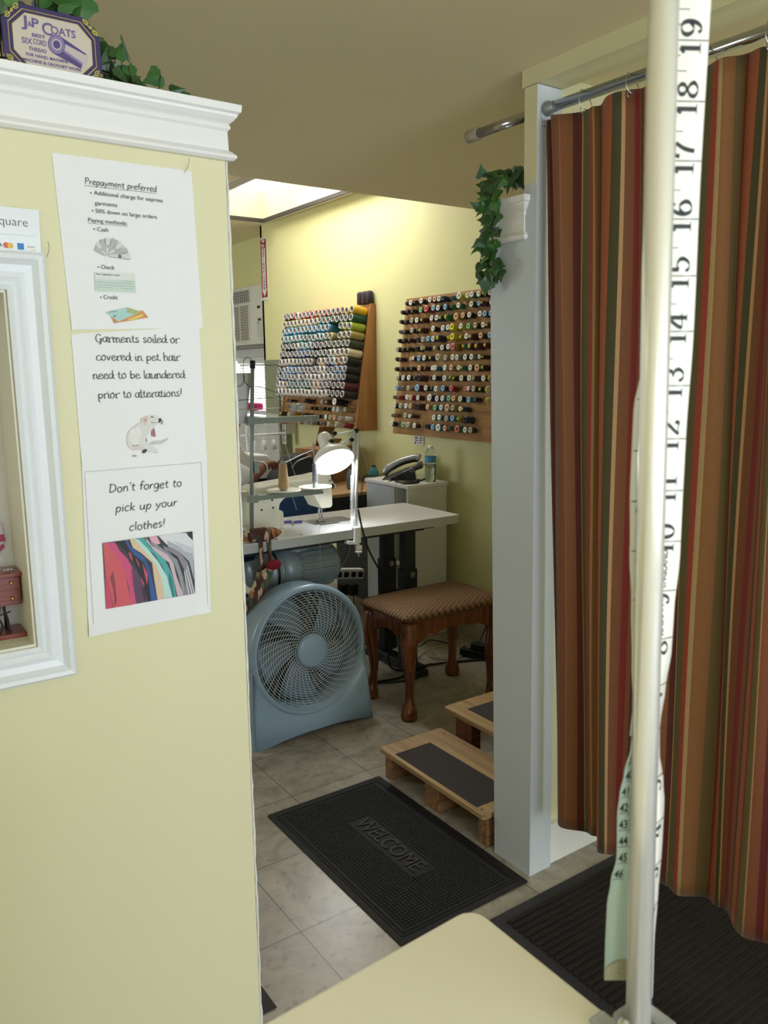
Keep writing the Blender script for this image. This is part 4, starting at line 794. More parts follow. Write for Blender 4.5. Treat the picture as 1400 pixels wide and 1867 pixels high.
STR = [(15, '8E231F'), (57, 'A8552A'), (28, '453F20'), (9, 'BE9468'), (28, '7A4828'), (24, '7E2220'), (20, '8A4A28'), (14, '4A2A20'), (26, 'A8552A'), (7, '8E231F'), (24, '6A5A2A'), (5, 'B08A62'), (34, '84482A'), (24, '6A1C1C'), (30, '9A4E28'), (32, '5E2A22'), (39, '7C4A28'), (4, '9A6A44'), (34, '84502A'), (30, '5A1E1A'), (5, 'B08E56'), (44, '64592A'), (22, 'A23A1E'), (15, 'AC8E62'), (44, '8A5A2C'), (46, '66522A')]
def curtain_mat():
    m = bpy.data.materials.new('striped_curtain_fabric'); m.use_nodes = True; nt = m.node_tree; N = nt.nodes.new; L = nt.links.new; bs = nt.nodes['Principled BSDF']
    uv = N('ShaderNodeUVMap'); uv.uv_map = 'UVMap'; sp = N('ShaderNodeSeparateXYZ'); L(uv.outputs[0], sp.inputs[0])
    mm = N('ShaderNodeMath'); mm.operation = 'MULTIPLY'; L(sp.outputs[0], mm.inputs[0]); mm.inputs[1].default_value = 2.1/.322
    ad = N('ShaderNodeMath'); ad.operation = 'ADD'; L(mm.outputs[0], ad.inputs[0]); ad.inputs[1].default_value = .419
    fr = N('ShaderNodeMath'); fr.operation = 'FRACT'; L(ad.outputs[0], fr.inputs[0])
    tot = sum(w for w, _ in STR)
    # three colour ramps chained: at most 32 stops each
    r = N('ShaderNodeValToRGB'); r.color_ramp.interpolation = 'CONSTANT'; e = r.color_ramp.elements
    while len(e) > 1: e.remove(e[-1])
    pos = 0
    for i, (w, c) in enumerate(STR):
        q = e[0] if i == 0 else e.new(pos / tot)
        q.position = pos / tot; q.color = (*hexc(c), 1); pos += w
    L(fr.outputs[0], r.inputs['Fac'])
    # dotted weave in the red stripes and fine rib
    wv = N('ShaderNodeTexWave'); wv.bands_direction = 'Y'; wv.inputs['Scale'].default_value = 120; L(uv.outputs[0], wv.inputs['Vector'])
    sr = N('ShaderNodeSeparateColor'); L(r.outputs['Color'], sr.inputs[0])
    g1 = N('ShaderNodeMath'); g1.operation = 'LESS_THAN'; L(sr.outputs[1], g1.inputs[0]); g1.inputs[1].default_value = .035
    g2 = N('ShaderNodeMath'); g2.operation = 'GREATER_THAN'; L(sr.outputs[0], g2.inputs[0]); g2.inputs[1].default_value = .25
    g3 = N('ShaderNodeMath'); g3.operation = 'MULTIPLY'; L(g1.outputs[0], g3.inputs[0]); L(g2.outputs[0], g3.inputs[1])
    g4 = N('ShaderNodeMath'); g4.operation = 'LESS_THAN'; L(wv.outputs['Fac'], g4.inputs[0]); g4.inputs[1].default_value = .38
    g5 = N('ShaderNodeMath'); g5.operation = 'MULTIPLY'; L(g3.outputs[0], g5.inputs[0]); L(g4.outputs[0], g5.inputs[1])
    mx = N('ShaderNodeMix'); mx.data_type = 'RGBA'; L(g5.outputs[0], mx.inputs[0]); L(r.outputs['Color'], mx.inputs[6]); mx.inputs[7].default_value = (*hexc('4A1614'), 1)
    n = N('ShaderNodeTexNoise'); n.inputs['Scale'].default_value = 3; mp = N('ShaderNodeMapping'); mp.inputs['Scale'].default_value = (420, 60, 1); L(uv.outputs[0], mp.inputs['Vector']); L(mp.outputs[0], n.inputs['Vector'])
    mr = N('ShaderNodeMapRange'); mr.inputs[3].default_value = .8; mr.inputs[4].default_value = 1.15; L(n.outputs['Fac'], mr.inputs[0])
    hs = N('ShaderNodeHueSaturation'); L(mx.outputs[2], hs.inputs['Color']); L(mr.outputs[0], hs.inputs['Value'])
    L(hs.outputs[0], bs.inputs['Base Color']); bs.inputs['Roughness'].default_value = .7; bs.inputs['Sheen Weight'].default_value = .15
    return m
cu = b.build('curtain', curtain_mat())
tag(cu, 'long striped curtain in rust, olive and red hanging from the chrome rod', 'curtain')
me = cu.data; uvl = me.uv_layers.new(name='UVMap')
# cloth coordinate along the width, from the original regular grid (vertex order is kept)
for p in me.polygons:
    for li in p.loop_indices:
        vi = me.loops[li].vertex_index; i = vi % (NY + 1); j = vi // (NY + 1)
        uvl.data[li].uv = (i / NY, 1 - j / NV)
cu.modifiers.new('solid', 'SOLIDIFY').thickness = .0015
RINGS = [1.484, 1.368, 1.238, 1.050, .925, .80, .67, .54]
for k, y in enumerate(RINGS):
    x = 1.5232 + (1.46 - y)*.0214 if y < 1.46 else 1.523
    b = MB(); pts = []
    for a in range(22):
        t = 2*PI*a/21; pts.append((x + .019*math.sin(t), y + .004*math.sin(2*t) + .008*math.cos(t), 2.046 + .024*math.cos(t)))
    b.tube(pts, .0011, 5, closed=False); b.tube(crom([(x - .012, y, 2.028), (x - .016, y - .003, 2.018), (x - .010, y - .004, 2.012)]), .0011, 5)
    lab = ['first curtain ring, against the white post', 'second curtain ring from the post', 'third curtain ring, just left of the near pole', 'fourth curtain ring, just right of the tape measure', 'fifth curtain ring from the post', 'sixth curtain ring from the post', 'seventh curtain ring from the post', 'eighth curtain ring from the post'][k]
    tag(b.build('curtain_ring', M_CHROME), 'thin wire ' + lab, 'curtain ring', 'wire curtain rings on the chrome rod')

# ------------------------------------------------------------------ welcome mat and ribbed mats
wm = thing('welcome_mat', 'black rubber WELCOME doormat with a waffle surface in the passage', 'doormat', (1.28, 1.85, 0))
M_RUB = mat('black_rubber_mat', '1B191C', .7, var=.12, scale=30, bump=.1, bscale=200)
x0, x1, y0, y1 = 1.059, 1.506, 1.470, 2.217
b = MB(); b.prism(rrect(x0, x1, y0, y1, .006, 3), lambda u, v: Vector((u, v, .0005)), (0, 0, .0035)); b.prism(rrect(x0+.020, x1-.020, y0+.022, y1-.022, .006, 3), lambda u, v: Vector((u, v, .004)), (0, 0, .0025)); b.build('rubber_base', M_RUB, wm, bevel=.0025)
b = MB(); p = .0105; ix0, ix1, iy0, iy1 = x0+.040, x1-.040, y0+.042, y1-.042
ly0, ly1, lx0, lx1 = 1.665, 2.025, 1.245, 1.335
nx = int((ix1-ix0)/p); ny = int((iy1-iy0)/p)
for i in range(nx):
    for j in range(ny):
        cx = ix0 + (i+.5)*p; cy = iy0 + (j+.5)*p
        if lx0 < cx < lx1 and ly0 < cy < ly1: continue
        h = .0036; b.box(cx-h, cx+h, cy-h, cy+h, .0064, .0088)
b.build('waffle_surface', M_RUB, wm)
b = MB()
for (a0, a1, c0, c1) in ((lx0, lx1, ly0, ly0+.004), (lx0, lx1, ly1-.004, ly1), (lx0, lx0+.004, ly0, ly1), (lx1-.004, lx1, ly0, ly1), (x0+.030, x1-.030, y0+.031, y0+.035), (x0+.030, x1-.030, y1-.035, y1-.031), (x0+.028, x0+.032, y0+.031, y1-.031), (x1-.032, x1-.028, y0+.031, y1-.031)): b.box(a0, a1, c0, c1, .006, .0095)
b.build('raised_border', M_RUB, wm)
o = text('welcome_lettering', 'WELCOME', .080, mat('rubber_letters', '201E22', .55, var=.05), (1.262, 2.005, .0075), (0, -1, 0), (1, 0, 0), wm, depth=.0022, space=.92)
ys = [v.co.y for v in o.data.vertices]; k = .315/(max(ys) - min(ys)); my = max(ys)
for v in o.data.vertices: v.co.y = 2.005 + (v.co.y - my)*k
def ribbed(name, label, x0, x1, y0, y1, along='X', pitch=.0205):
    t = thing(name, label, 'mat', ((x0+x1)/2, (y0+y1)/2, 0), 'dark ribbed floor mats'); m = mat('brown_black_ribbed_carpet', '231B1A', .95, var=.35, scale=260, bump=.6, bscale=400)
    b = MB(); b.box(x0, x1, y0, y1, .0003, .004); b.build('rubber_backing', mat('mat_edge_rubber', '27252A', .6, var=.1), t, bevel=.0015)
    b = MB(); y = y0 + .03
    while y < y1 - .03:
        b.prism([(0, 0), (.0015, .0045), (.0060, .0055), (.0105, .0045), (.012, 0)], lambda u, v: Vector((x0 + .03, y + u, .0038 + v)), (x1 - x0 - .06, 0, 0)); y += pitch
    b.build('carpet_ribs', m, t)
ribbed('ribbed_mat', 'large dark ribbed carpet mat under the striped curtain', 1.306, 2.25, -.2, 1.413)
ribbed('ribbed_mat', 'dark ribbed mat just showing by the foot of the left yellow wall', -.3, .712, 1.475, 2.1)

# ------------------------------------------------------------------ wooden fitting steps
M_PLY = wood('plywood_top', '8E6E48', 'B89A6C', 'Y', .55, 5); M_PINE = wood('rough_pine_block', '6E4A30', 'A67A52', 'X', .7, 7); M_FIR = wood('reddish_fir_block', '5A3020', '8C5236', 'X', .7, 7)
M_GRIT = mat('dark_grip_tape', '3A3436', .85, var=.2, scale=300, bump=.5, bscale=700)
def step(name, label, x0, x1, y0, y1, z, blocks, grips, m2=M_PINE):
    t = thing(name, label, 'step', ((x0+x1)/2, (y0+y1)/2, 0), 'low wooden platforms behind the pillar')
    b = MB(); b.prism(rrect(x0, x1, y0, y1, .012, 4), lambda u, v: Vector((u, v, z - .018)), (0, 0, .018)); b.build('plywood_top', M_PLY, t, bevel=.002)
    for (a0, a1, c0, c1) in blocks:
        b = MB(); b.box(a0, a1, c0, c1, .0005, z - .018); b.build('support_block', m2, t, bevel=.002)
    for (a0, a1, c0, c1) in grips:
        b = MB(); b.box(a0, a1, c0, c1, z, z + .0015); b.build('grip_pad', M_GRIT, t)
    b = MB()
    for (sx, sy) in ((x1 - .025, y1 - .05), (x0 + .02, y0 + .03)): b.cyl((sx, sy, z - .001), (sx, sy, z + .0006), .0035, n=10)
    b.build('screw_head', M_DKGREY, t)
step('wooden_step', 'lower plywood step on pine blocks with a dark grip pad, beside the welcome mat', 1.497, 1.776, 1.652, 2.203, .121, [(1.525, 1.70, 2.165, 2.185+.02), (1.525, 1.70, 1.895, 1.975), (1.525, 1.70, 1.665, 1.705)], [(1.512, 1.665, 1.70, 2.125)])
step('wooden_step', 'higher plywood platform with a dark grip pad, partly hidden behind the pillar', 1.790, 2.45, 1.652, 2.203, .20, [(1.830, 1.875, 2.09, 2.18), (1.835, 2.4, 1.88, 1.96), (1.835, 2.4, 1.67, 1.73), (2.2, 2.3, 2.09, 2.18)], [(1.845, 2.3, 1.72, 2.13)], M_FIR)

# ------------------------------------------------------------------ floor fan
FC = Vector((1.507, 2.705, .338)); FR = .265
fan = thing('floor_fan', 'blue grey round floor fan with a spiral grille in front of the sewing table', 'fan', (1.51, 2.78, 0))
M_FAN = mat('blue_grey_fan_plastic', '90A6B8', .32, var=.02, coat=.1); M_FGR = mat('pale_grille_plastic', 'C3CDD0', .35, var=.02); M_BLADE = mat('smoky_blade_plastic', '6F8393', .3, var=.05)
th = math.radians(5); AXF = Vector((.03, -math.cos(th), math.sin(th))).normalized()  # faces the camera side, tilted back a little
E1 = Vector((0, 0, 1)).cross(AXF).normalized(); E2 = AXF.cross(E1).normalized()
if E1.x < 0: E1 = -E1
if E2.z < 0: E2 = -E2
fp = lambda u, v, d=0: FC + E1*u + E2*v + AXF*d
b = MB(); b.lathe(FC, AXF, [(-.125, .225), (-.130, .255), (-.115, .264), (-.02, FR - .004), (.000, FR), (.012, FR - .002), (.020, FR - .012), (.022, FR - .016), (.016, FR - .024), (.004, FR - .028), (-.010, FR - .028), (-.02, FR - .020), (-.10, .240), (-.118, .225)], 72, cap=False)
b.build('outer_ring', M_FAN, fan)
b = MB()
for k in range(17):
    r_ = .076 + (FR - .032 - .076)*k/16; dz = .006 + .014*(1 - ((k - 5)/12)**2)
    b.tube([fp(r_*math.cos(a), r_*math.sin(a), dz) for a in [2*PI*i/64 for i in range(64)]], .0011, 4, closed=True)
for k in range(50):
    a0 = 2*PI*k/44; pts = []
    for i in range(13):
        t = i/12; r_ = .068 + (FR - .026 - .068)*t; a = a0 + .70*(t**.8)
        kk = (r_ - .076)/(FR - .108)*16; dz = .006 + .014*(1 - ((kk - 5)/12)**2)
        pts.append(fp(r_*math.cos(a), r_*math.sin(a), dz + .0005))
    b.tube(pts, .0012, 4)
b.build('spiral_grille', M_FGR, fan)
b = MB(); b.lathe(FC, AXF, [(-.02, .05), (.005, .068), (.020, .070), (.029, .066), (.033, .055), (.035, 0)], 40); b.build('hub_cap', M_FAN, fan)
b = MB()
for k in range(5):
    a0 = 2*PI*k/5 + .5; rows = []
    for i in range(9):
        r_ = .045 + .165*i/8; row = []
        for j in range(7):
            a = a0 + (j/6 - .5)*(.85 - .1*i/8) + .30*i/8; row.append(fp(r_*math.cos(a), r_*math.sin(a), -.05 + .035*(j/6 - .5)))
        rows.append(row)
    b.grid(rows)
b.build('fan_blades', M_BLADE, fan, solid=.002)
b = MB(); b.lathe(FC, AXF, [(-.11, .06), (-.10, .065), (-.05, .055), (-.045, 0)], 24)
for k in range(24):
    a = 2*PI*k/24; b.tube([fp(.06*math.cos(a), .06*math.sin(a), -.10), fp(.235*math.cos(a + .3), .235*math.sin(a + .3), -.115)], .0014, 4)
for k in range(17):
    r_ = .075 + .0105*k; b.tube([fp(r_*math.cos(a), r_*math.sin(a), -.112) for a in [2*PI*i/40 for i in range(40)]], .0046, 4, closed=True)  # rings thickened almost shut to put the dark of the fan's inside into shape
b.build('motor_and_rear_grille', mat('dark_fan_rear', '2C3338', .45, var=.05), fan)
# saddle base: front sheet rises at both sides to hold the ring and dips in the middle
b = MB(); n = 30; fr_, bk = [], []
for side, dy in ((fr_, 0), (bk, .17)):
    pass
rows_t = []
def base_top(s):   # s in -1..1 : height of the cradle edge
    return .115 + .185*abs(s)**2.6
Wd = .272
outer = []
for i in range(n + 1):
    s_ = -1 + 2*i/n; x = FC.x - .006 + s_*Wd
    zt = base_top(s_); zb = .030*(1 - abs(s_*1.1 - .1)**2.0)*(.9) if abs(s_) < .96 else 0
    xt = FC.x - .006 + s_*(Wd - .018*(zt/.3))
    yF = 2.665 + .018*(zt/.3); yB = 2.86 - .03*(zt/.3)
    outer.append([Vector((x, 2.650 - .015*(1-abs(s_)), zb + .001)), Vector(((x*.5+xt*.5), (2.655 + yF)/2 + .003, (zb + zt)*.5)), Vector((xt, yF, zt)), Vector((xt, yB, zt)), Vector((x, 2.875, zb + .001))])
b.grid(outer); b.add([outer[0][k] for k in range(5)], [(0, 1, 2, 3, 4)], 0); b.add([outer[-1][k] for k in range(5)], [(4, 3, 2, 1, 0)], 0)
b.build('saddle_base', M_FAN, fan, solid=.004, bevel=0)
for s_ in (-1, 1):
    b = MB(); b.lathe(fp(s_*.262, 0, -.06), E1*s_, [(0, .035), (.008, .035), (.014, .028), (.016, 0)], 20); b.build('tilt_knob', M_FAN, fan)

# ------------------------------------------------------------------ stool
st = thing('vanity_stool', 'cabriole legged wooden stool with a brown woven seat', 'stool', (2.12, 2.68, 0))
M_SW = wood('varnished_oak', '4E260E', '8A4C22', 'Z', .22, 5, .5, 10)
def woven():
    m = bpy.data.materials.new('woven_brown_seat'); m.use_nodes = True; nt = m.node_tree; N = nt.nodes.new; L = nt.links.new; bs = nt.nodes['Principled BSDF']
    tc = N('ShaderNodeTexCoord'); ck = N('ShaderNodeTexChecker'); ck.inputs['Scale'].default_value = 60; ck.inputs['Color1'].default_value = (*hexc('76552C'), 1); ck.inputs['Color2'].default_value = (*hexc('48301A'), 1)
    mp = N('ShaderNodeMapping'); mp.inputs['Scale'].default_value = (1, 1.6, 1); L(tc.outputs['Object'], mp.inputs[0]); L(mp.outputs[0], ck.inputs['Vector'])
    n = N('ShaderNodeTexNoise'); n.inputs['Scale'].default_value = 90; L(tc.outputs['Object'], n.inputs['Vector'])
    mx = N('ShaderNodeMix'); mx.data_type = 'RGBA'; mx.blend_type = 'OVERLAY'; mx.inputs[0].default_value = .6; L(ck.outputs[0], mx.inputs[6]); L(n.outputs['Fac'], mx.inputs[7]); L(mx.outputs[2], bs.inputs['Base Color'])
    bp = N('ShaderNodeBump'); bp.inputs['Strength'].default_value = .7; bp.inputs['Distance'].default_value = .004; L(ck.outputs['Fac'], bp.inputs['Height']); L(bp.outputs[0], bs.inputs['Normal']); bs.inputs['Roughness'].default_value = .8
    return m
sx0, sx1, sy0, sy1, sz = 1.842, 2.395, 2.500, 2.872, .425
b = MB(); rings = []
for (ins, z) in ((.014, sz), (.002, sz + .006), (0, sz + .014), (.004, sz + .022), (.016, sz + .031), (.05, sz + .038), (.12, sz + .041)):
    rings.append([Vector((u, v, z)) for u, v in rrect(sx0+ins, sx1-ins, sy0+ins, sy1-ins, max(.02, .04 - ins*.2), 5)])
k = len(rings[0]); vs = [p for r_ in rings for p in r_]
b.add(vs, [(j*k+i, j*k+(i+1) % k, (j+1)*k+(i+1) % k, (j+1)*k+i) for j in range(len(rings)-1) for i in range(k)] + [tuple(range(k))[::-1], tuple((len(rings)-1)*k + i for i in range(k))], 0, True)
b.build('woven_seat', woven(), st)
def cab_leg(cx, cy, dx, dy):
    prof = [(.0, .0335, .003), (.012, .036, .004), (.035, .034, .004), (.055, .026, .001), (.075, .0195, -.004), (.13, .0185, -.008), (.20, .0235, -.008), (.26, .030, -.002), (.31, .0355, .004), (.335, .035, .005), (.36, .031, .003), (.385, .030, 0), (.424, .031, 0)]
    b = MB(); seg_ = 18; vs = []
    for (z, r_, off) in prof:
        for i in range(seg_):
            a = 2*PI*i/seg_; q = .55 if z > .34 else 1
            ca, sa = math.cos(a), math.sin(a); e = 1 if z < .33 else .5
            vx = math.copysign(abs(ca)**e, ca)*r_*(.92 if z > .33 else 1); vy = math.copysign(abs(sa)**e, sa)*r_*(.92 if z > .33 else 1)
            vs.append((cx + dx*(off + .006) + vx, cy + dy*(off + .006) + vy, z + .0005))
    m_ = len(prof)
    b.add(vs, [(j*seg_+i, j*seg_+(i+1) % seg_, (j+1)*seg_+(i+1) % seg_, (j+1)*seg_+i) for j in range(m_-1) for i in range(seg_)] + [tuple(range(seg_))[::-1], tuple((m_-1)*seg_+i for i in range(seg_))], 0, True)
    return b
for (cx, cy, dx, dy) in ((1.892, 2.553, -1, -1), (1.892, 2.822, -1, 1), (2.345, 2.553, 1, -1), (2.345, 2.822, 1, 1)): cab_leg(cx, cy, dx, dy).build('leg', M_SW, st)
def apron(u0, u1, f, th):
    n = 36; top = .424; pl = [(u1, top), (u0, top)]
    for i in range(n + 1):
        t = i/n; u = u0 + (u1-u0)*t; s_ = abs(2*t - 1)
        z = .352 + .010*math.cos(s_*PI*1.0) - (.026*max(0, (s_ - .72)/.28)**1.2) + (.008*math.sin(s_*22) if .45 < s_ < .75 else 0)
        pl.append((u, z))
    b = MB(); b.prism(pl, f, th); return b
apron(1.915, 2.322, lambda u, v: Vector((u, 2.535, v)), (0, .016, 0)).build('apron', M_SW, st); apron(1.915, 2.322, lambda u, v: Vector((u, 2.826, v)), (0, .016, 0)).build('apron', M_SW, st)
apron(2.576, 2.799, lambda u, v: Vector((1.874, u, v)), (.016, 0, 0)).build('apron', M_SW, st); apron(2.576, 2.799, lambda u, v: Vector((2.348, u, v)), (.016, 0, 0)).build('apron', M_SW, st)
# chair edge at the far right, mostly behind the pillar
oc = thing('wooden_chair', 'dark chair just peeping past the pale pillar right of the stool', 'chair', (2.55, 2.35, 0))
b = MB(); b.tube([(2.352, 2.235, .001), (2.350, 2.235, .30), (2.345, 2.215, .52)], .014, 8); b.build('leg', M_SW, oc)
b = MB(); b.tube([(2.72, 2.24, .001), (2.72, 2.24, .43)], .014, 8); b.build('leg', M_SW, oc)
b = MB(); b.box(2.34, 2.74, 2.22, 2.44, .43, .47); b.build('seat', M_SW, oc, bevel=.008)
b = MB(); b.tube([(2.72, 2.42, .001), (2.72, 2.42, .43)], .014, 8); b.tube([(2.37, 2.42, .001), (2.37, 2.42, .43)], .014, 8); b.build('rear_legs', M_SW, oc)

# ------------------------------------------------------------------ industrial sewing table
DX0, DX1, DY0, DY1, DZ = 1.20, 2.440, 2.885, 3.335, .760
dk = thing('sewing_table', 'long white topped industrial sewing table on dark metal legs', 'table', (1.85, 3.1, 0))
M_LAM = mat('white_laminate', 'E9EBEC', .25, var=.02, coat=.15); M_EDGE = mat('grey_table_edge', 'B9BDBC', .4, var=.05)
b = MB(); b.prism(rrect(DX0, DX1, DY0, DY1, .012, 4), lambda u, v: Vector((u, v, DZ - .040)), (0, 0, .038)); b.build('table_edge', M_EDGE, dk)
b = MB(); b.prism(rrect(DX0, DX1, DY0, DY1, .012, 4), lambda u, v: Vector((u, v, DZ - .002)), (0, 0, .002)); b.build('table_surface', M_LAM, dk)
def tleg(cx, cy):
    b = MB(); b.box(cx-.032, cx+.032, cy-.022, cy+.022, .32, DZ - .041); b.box(cx-.038, cx+.038, cy-.028, cy+.028, .05, .52); l = b.build('leg', M_DKGREY, dk, bevel=.003)
    b = MB(); b.cyl((cx + .006, cy - .034, .495), (cx + .006, cy - .028, .495), .014, n=14); b.cyl((cx + .006, cy - .040, .495), (cx + .006, cy - .034, .495), .007, n=6); x_ = b.build('leg_bolt', M_STEEL, l)
for (cx, cy) in ((2.185, 2.96), (2.235, 3.20), (1.30, 2.96), (1.30, 3.20)): tleg(cx, cy)
for cx in (2.21, 1.30):
    b = MB(); b.box(cx-.035, cx+.035, 2.90, 3.30, .012, .05); b.box(cx-.04, cx+.04, 2.88, 2.93, 0.0005, .03); b.box(cx-.04, cx+.04, 3.28, 3.33, 0.0005, .03); b.build('foot_rail', M_DKGREY, dk, bevel=.004)
b = MB(); b.box(1.33, 2.18, 3.10, 3.14, .20, .24); b.box(1.5, 1.9, 2.95, 3.14, .12, .135); b.build('cross_bar', M_DKGREY, dk, bevel=.003)
b = MB(); b.box(1.32, 2.26, 2.93, 2.96, DZ - .060, DZ - .041); b.box(2.14, 2.32, 2.93, 3.24, DZ - .055, DZ - .041); b.build('under_frame', M_DKGREY, dk)
b = MB(); b.cyl((1.4775, 2.905, DZ), (1.4775, 2.905, DZ + .001), .007, n=12); b.cyl((1.605, 2.93, DZ), (1.605, 2.93, DZ + .0008), .006, n=12); b.build('table_holes', M_DKGREY, dk)
b = MB(); b.box(1.76, 1.97, 3.075, 3.195, DZ, DZ + .0012); b.build('needle_plate', M_STEEL, dk); b = MB(); b.box(1.775, 1.875, 3.055, 3.066, DZ, DZ + .0014); b.build('slide_plate_slot', M_BLACK, dk)

# sewing machine head
sm = thing('sewing_machine', 'cream industrial sewing machine seen from behind on the white table', 'sewing machine', (1.62, 3.12, DZ))
M_SM = mat('cream_enamel', 'E6E3D3', .3, var=.02, coat=.3)
YB0, YB1 = 3.065, 3.185
prof = [(1.440, .7605), (1.440, .925), (1.455, .948), (1.475, .957), (1.60, .966), (1.755, .978), (1.80, .984), (1.838, .982), (1.845, .972), (1.847, .90), (1.847, .842), (1.838, .832), (1.795, .832), (1.785, .838), (1.766, .872), (1.752, .895), (1.735, .902), (1.62, .901), (1.600, .893), (1.583, .876), (1.578, .855), (1.578, .7605)]
b = MB(); b.prism(prof, lambda u, v: Vector((u, YB0, v)), (0, YB1 - YB0, 0)); b.build('machine_body', M_SM, sm, bevel=.006, seg=3)
b = MB(); b.prism([(1.475, .9475), (1.74, .966), (1.752, .972), (1.60, .962), (1.475, .9535)], lambda u, v: Vector((u, YB0 - .004, v)), (0, .004, 0)); b.build('body_ridge', M_SM, sm, bevel=.0015)
b = MB(); b.prism([(1.335, .80), (1.335, .935), (1.36, .945), (1.437, .945), (1.437, .79)], lambda u, v: Vector((u, 3.06, v)), (0, .12, 0)); b.build('belt_cover', mat('yellowed_enamel', 'DAD5BC', .35, var=.03, coat=.2), sm, bevel=.008, seg=3)
b = MB(); b.prism([(1.578, .7605), (1.612, .7605), (1.608, .835), (1.592, .845), (1.578, .842)], lambda u, v: Vector((u, 3.085, v)), (0, .05, 0)); b.build('column_wing', mat('yellowed_enamel', 'DAD5BC', .35), sm, bevel=.004)
b = MB()
for (x, z) in ((1.587, .933), (1.545, .895), (1.548, .862), (1.494, .858), (1.625, .915), (1.585, .905), (1.778, .925), (1.795, .905), (1.787, .937), (1.665, .915)): b.cyl((x, YB0 - .0008, z), (x, YB0 + .002, z), .0045, n=12)
b.build('screw_holes', M_BLACK, sm)
b = MB(); b.lathe((1.835, YB0 - .006, .953), (0, -1, 0), [(-.01, .009), (.004, .009), (.006, .006), (.012, .006), (.013, 0)], 16); b.tube(crom([(1.842, YB0 - .004, .95), (1.856, YB0 - .006, .935), (1.862, YB0 - .004, .920)]), .003, 6); b.build('tension_lever', M_CHROME, sm)
b = MB(); b.cyl((1.808, 3.12, .832), (1.808, 3.12, .795), .0045, n=10); b.cyl((1.808, 3.12, .795), (1.808, 3.12, .775), .003, n=8); b.cyl((1.823, 3.125, .845), (1.823, 3.125, .770), .0028, n=8); b.box(1.800, 1.834, 3.108, 3.140, .7625, .766); b.prism([(1.80, .766), (1.83, .766), (1.815, .780)], lambda u, v: Vector((u, 3.115, v)), (0, .008, 0)); b.tube(crom([(1.79, 3.1, .822), (1.787, 3.09, .805), (1.795, 3.09, .79)]), .0015, 5); b.build('needle_bar_and_foot', M_CHROME, sm)
b = MB(); b.lathe((1.335, 3.12, .885), (-1, 0, 0), [(0, .045), (.012, .055), (.03, .055), (.036, .045), (.036, .015)], 28); b.build('hand_wheel', M_DKGREY, sm)

# thread stand with arms, discs, cones
ts = thing('thread_stand', 'grey metal thread stand rising from the back edge of the sewing table', 'thread stand', (1.383, 2.93, DZ))
M_TS = mat('grey_green_stand_metal', '8C9692', .4, metal=.3, var=.05)
b = MB(); b.tube([(1.380, 2.93, DZ), (1.392, 2.93, 1.10), (1.411, 2.93, 1.455)], .0078, 12); b.build('upright_tube', M_TS, ts)
b = MB(); b.tube([(1.4105, 2.93, 1.450), (1.4125, 2.93, 1.480)], .0105, 12); b.build('black_cap', M_BLACK, ts)
b = MB(); b.box(1.388, 1.700, 2.915, 2.919, 1.232, 1.255); b.box(1.385, 1.70, 2.915, 2.945, 1.253, 1.256); b.build('upper_arm', M_TS, ts, bevel=.001)
b = MB(); b.box(1.366, 1.708, 2.915, 2.919, .925, .943); b.box(1.366, 1.708, 2.915, 2.945, .942, .945); b.box(1.372, 1.408, 2.912, 2.948, .918, .950); b.build('lower_arm', M_TS, ts, bevel=.001)
b = MB(); b.box(1.398, 1.420, 2.918, 2.944, 1.035, 1.085); b.box(1.378, 1.404, 2.914, 2.946, 1.228, 1.262); b.build('clamp_bracket', M_TS, ts, bevel=.002)
for x in (1.531, 1.680):
    b = MB(); b.lathe((x, 2.93, .952), (0, 0, 1), [(0, 0), (0, .070), (.003, .0715), (.006, .070), (.003, .066), (.002, .02)], 36, cap=False); b.build('cone_disc', mat('ivory_disc', 'D9D6C8', .4, var=.03), ts)
    b = MB(); b.cyl((x, 2.93, .945), (x, 2.93, .972), .0125, .010, 14); b.cyl((x, 2.93, .97), (x, 2.93, 1.085 if x < 1.6 else 1.07), .0022, n=8); b.build('spool_pin', M_TS, ts)
for x in (1.44, 1.50, 1.58, 1.66):
    b = MB(); b.cyl((x, 2.913, 1.243), (x, 2.916, 1.243), .003, n=8); b.build('thread_guide', M_CHROME, ts)
def cone(name, label, x, y, z0, h, r0, r1, m, grp='thread cones on the stand'):
    t = thing(name, label, 'thread spool', (x, y, z0), grp)
    b = MB(); b.lathe((x, y, z0), (0, 0, 1), [(0, r0*.62), (.004, r0*.62), (h*1.0, r1*.6), (h*1.07, r1*.6), (h*1.07, 0)], 18); b.build('spool_core', mat('grey_core', '9B9C98', .5), t)
    b = MB(); b.lathe((x, y, z0), (0, 0, 1), [(h*.05, r0*.9), (h*.09, r0), (h*.94, r1), (h*.98, r1*.9)], 24); b.build('wound_thread', m, t)
def threadmat(h):
    n = 'thread_' + h
    return mat(n, h, .55, var=.12, scale=180, bump=.4, bscale=500, sheen=.15)
cone('thread_cone', 'tall tan thread cone on the left disc of the thread stand', 1.531, 2.93, .957, .110, .0225, .0165, threadmat('A8875C'))
cone('thread_cone', 'slim dark grey thread tube on the right disc of the thread stand', 1.680, 2.93, .972, .082, .0115, .0100, threadmat('4A4C58'))
b = MB()
for pts in ([(1.531, 2.93, 1.078), (1.50, 2.912, 1.24), (1.66, 3.06, .985)], [(1.680, 2.93, 1.06), (1.66, 2.912, 1.243)], [(1.44, 2.912, 1.245), (1.52, 2.95, 1.10), (1.66, 3.06, .84)], [(1.66, 2.86, .93), (1.655, 2.86, .62)], [(1.655, 2.912, 1.243), (1.668, 2.905, 1.05), (1.66, 2.90, .94)], [(1.414, 2.93, 1.36), (1.52, 2.93, 1.33), (1.60, 2.93, 1.287)]):
    b.tube(crom(pts, 6), .0006, 4)
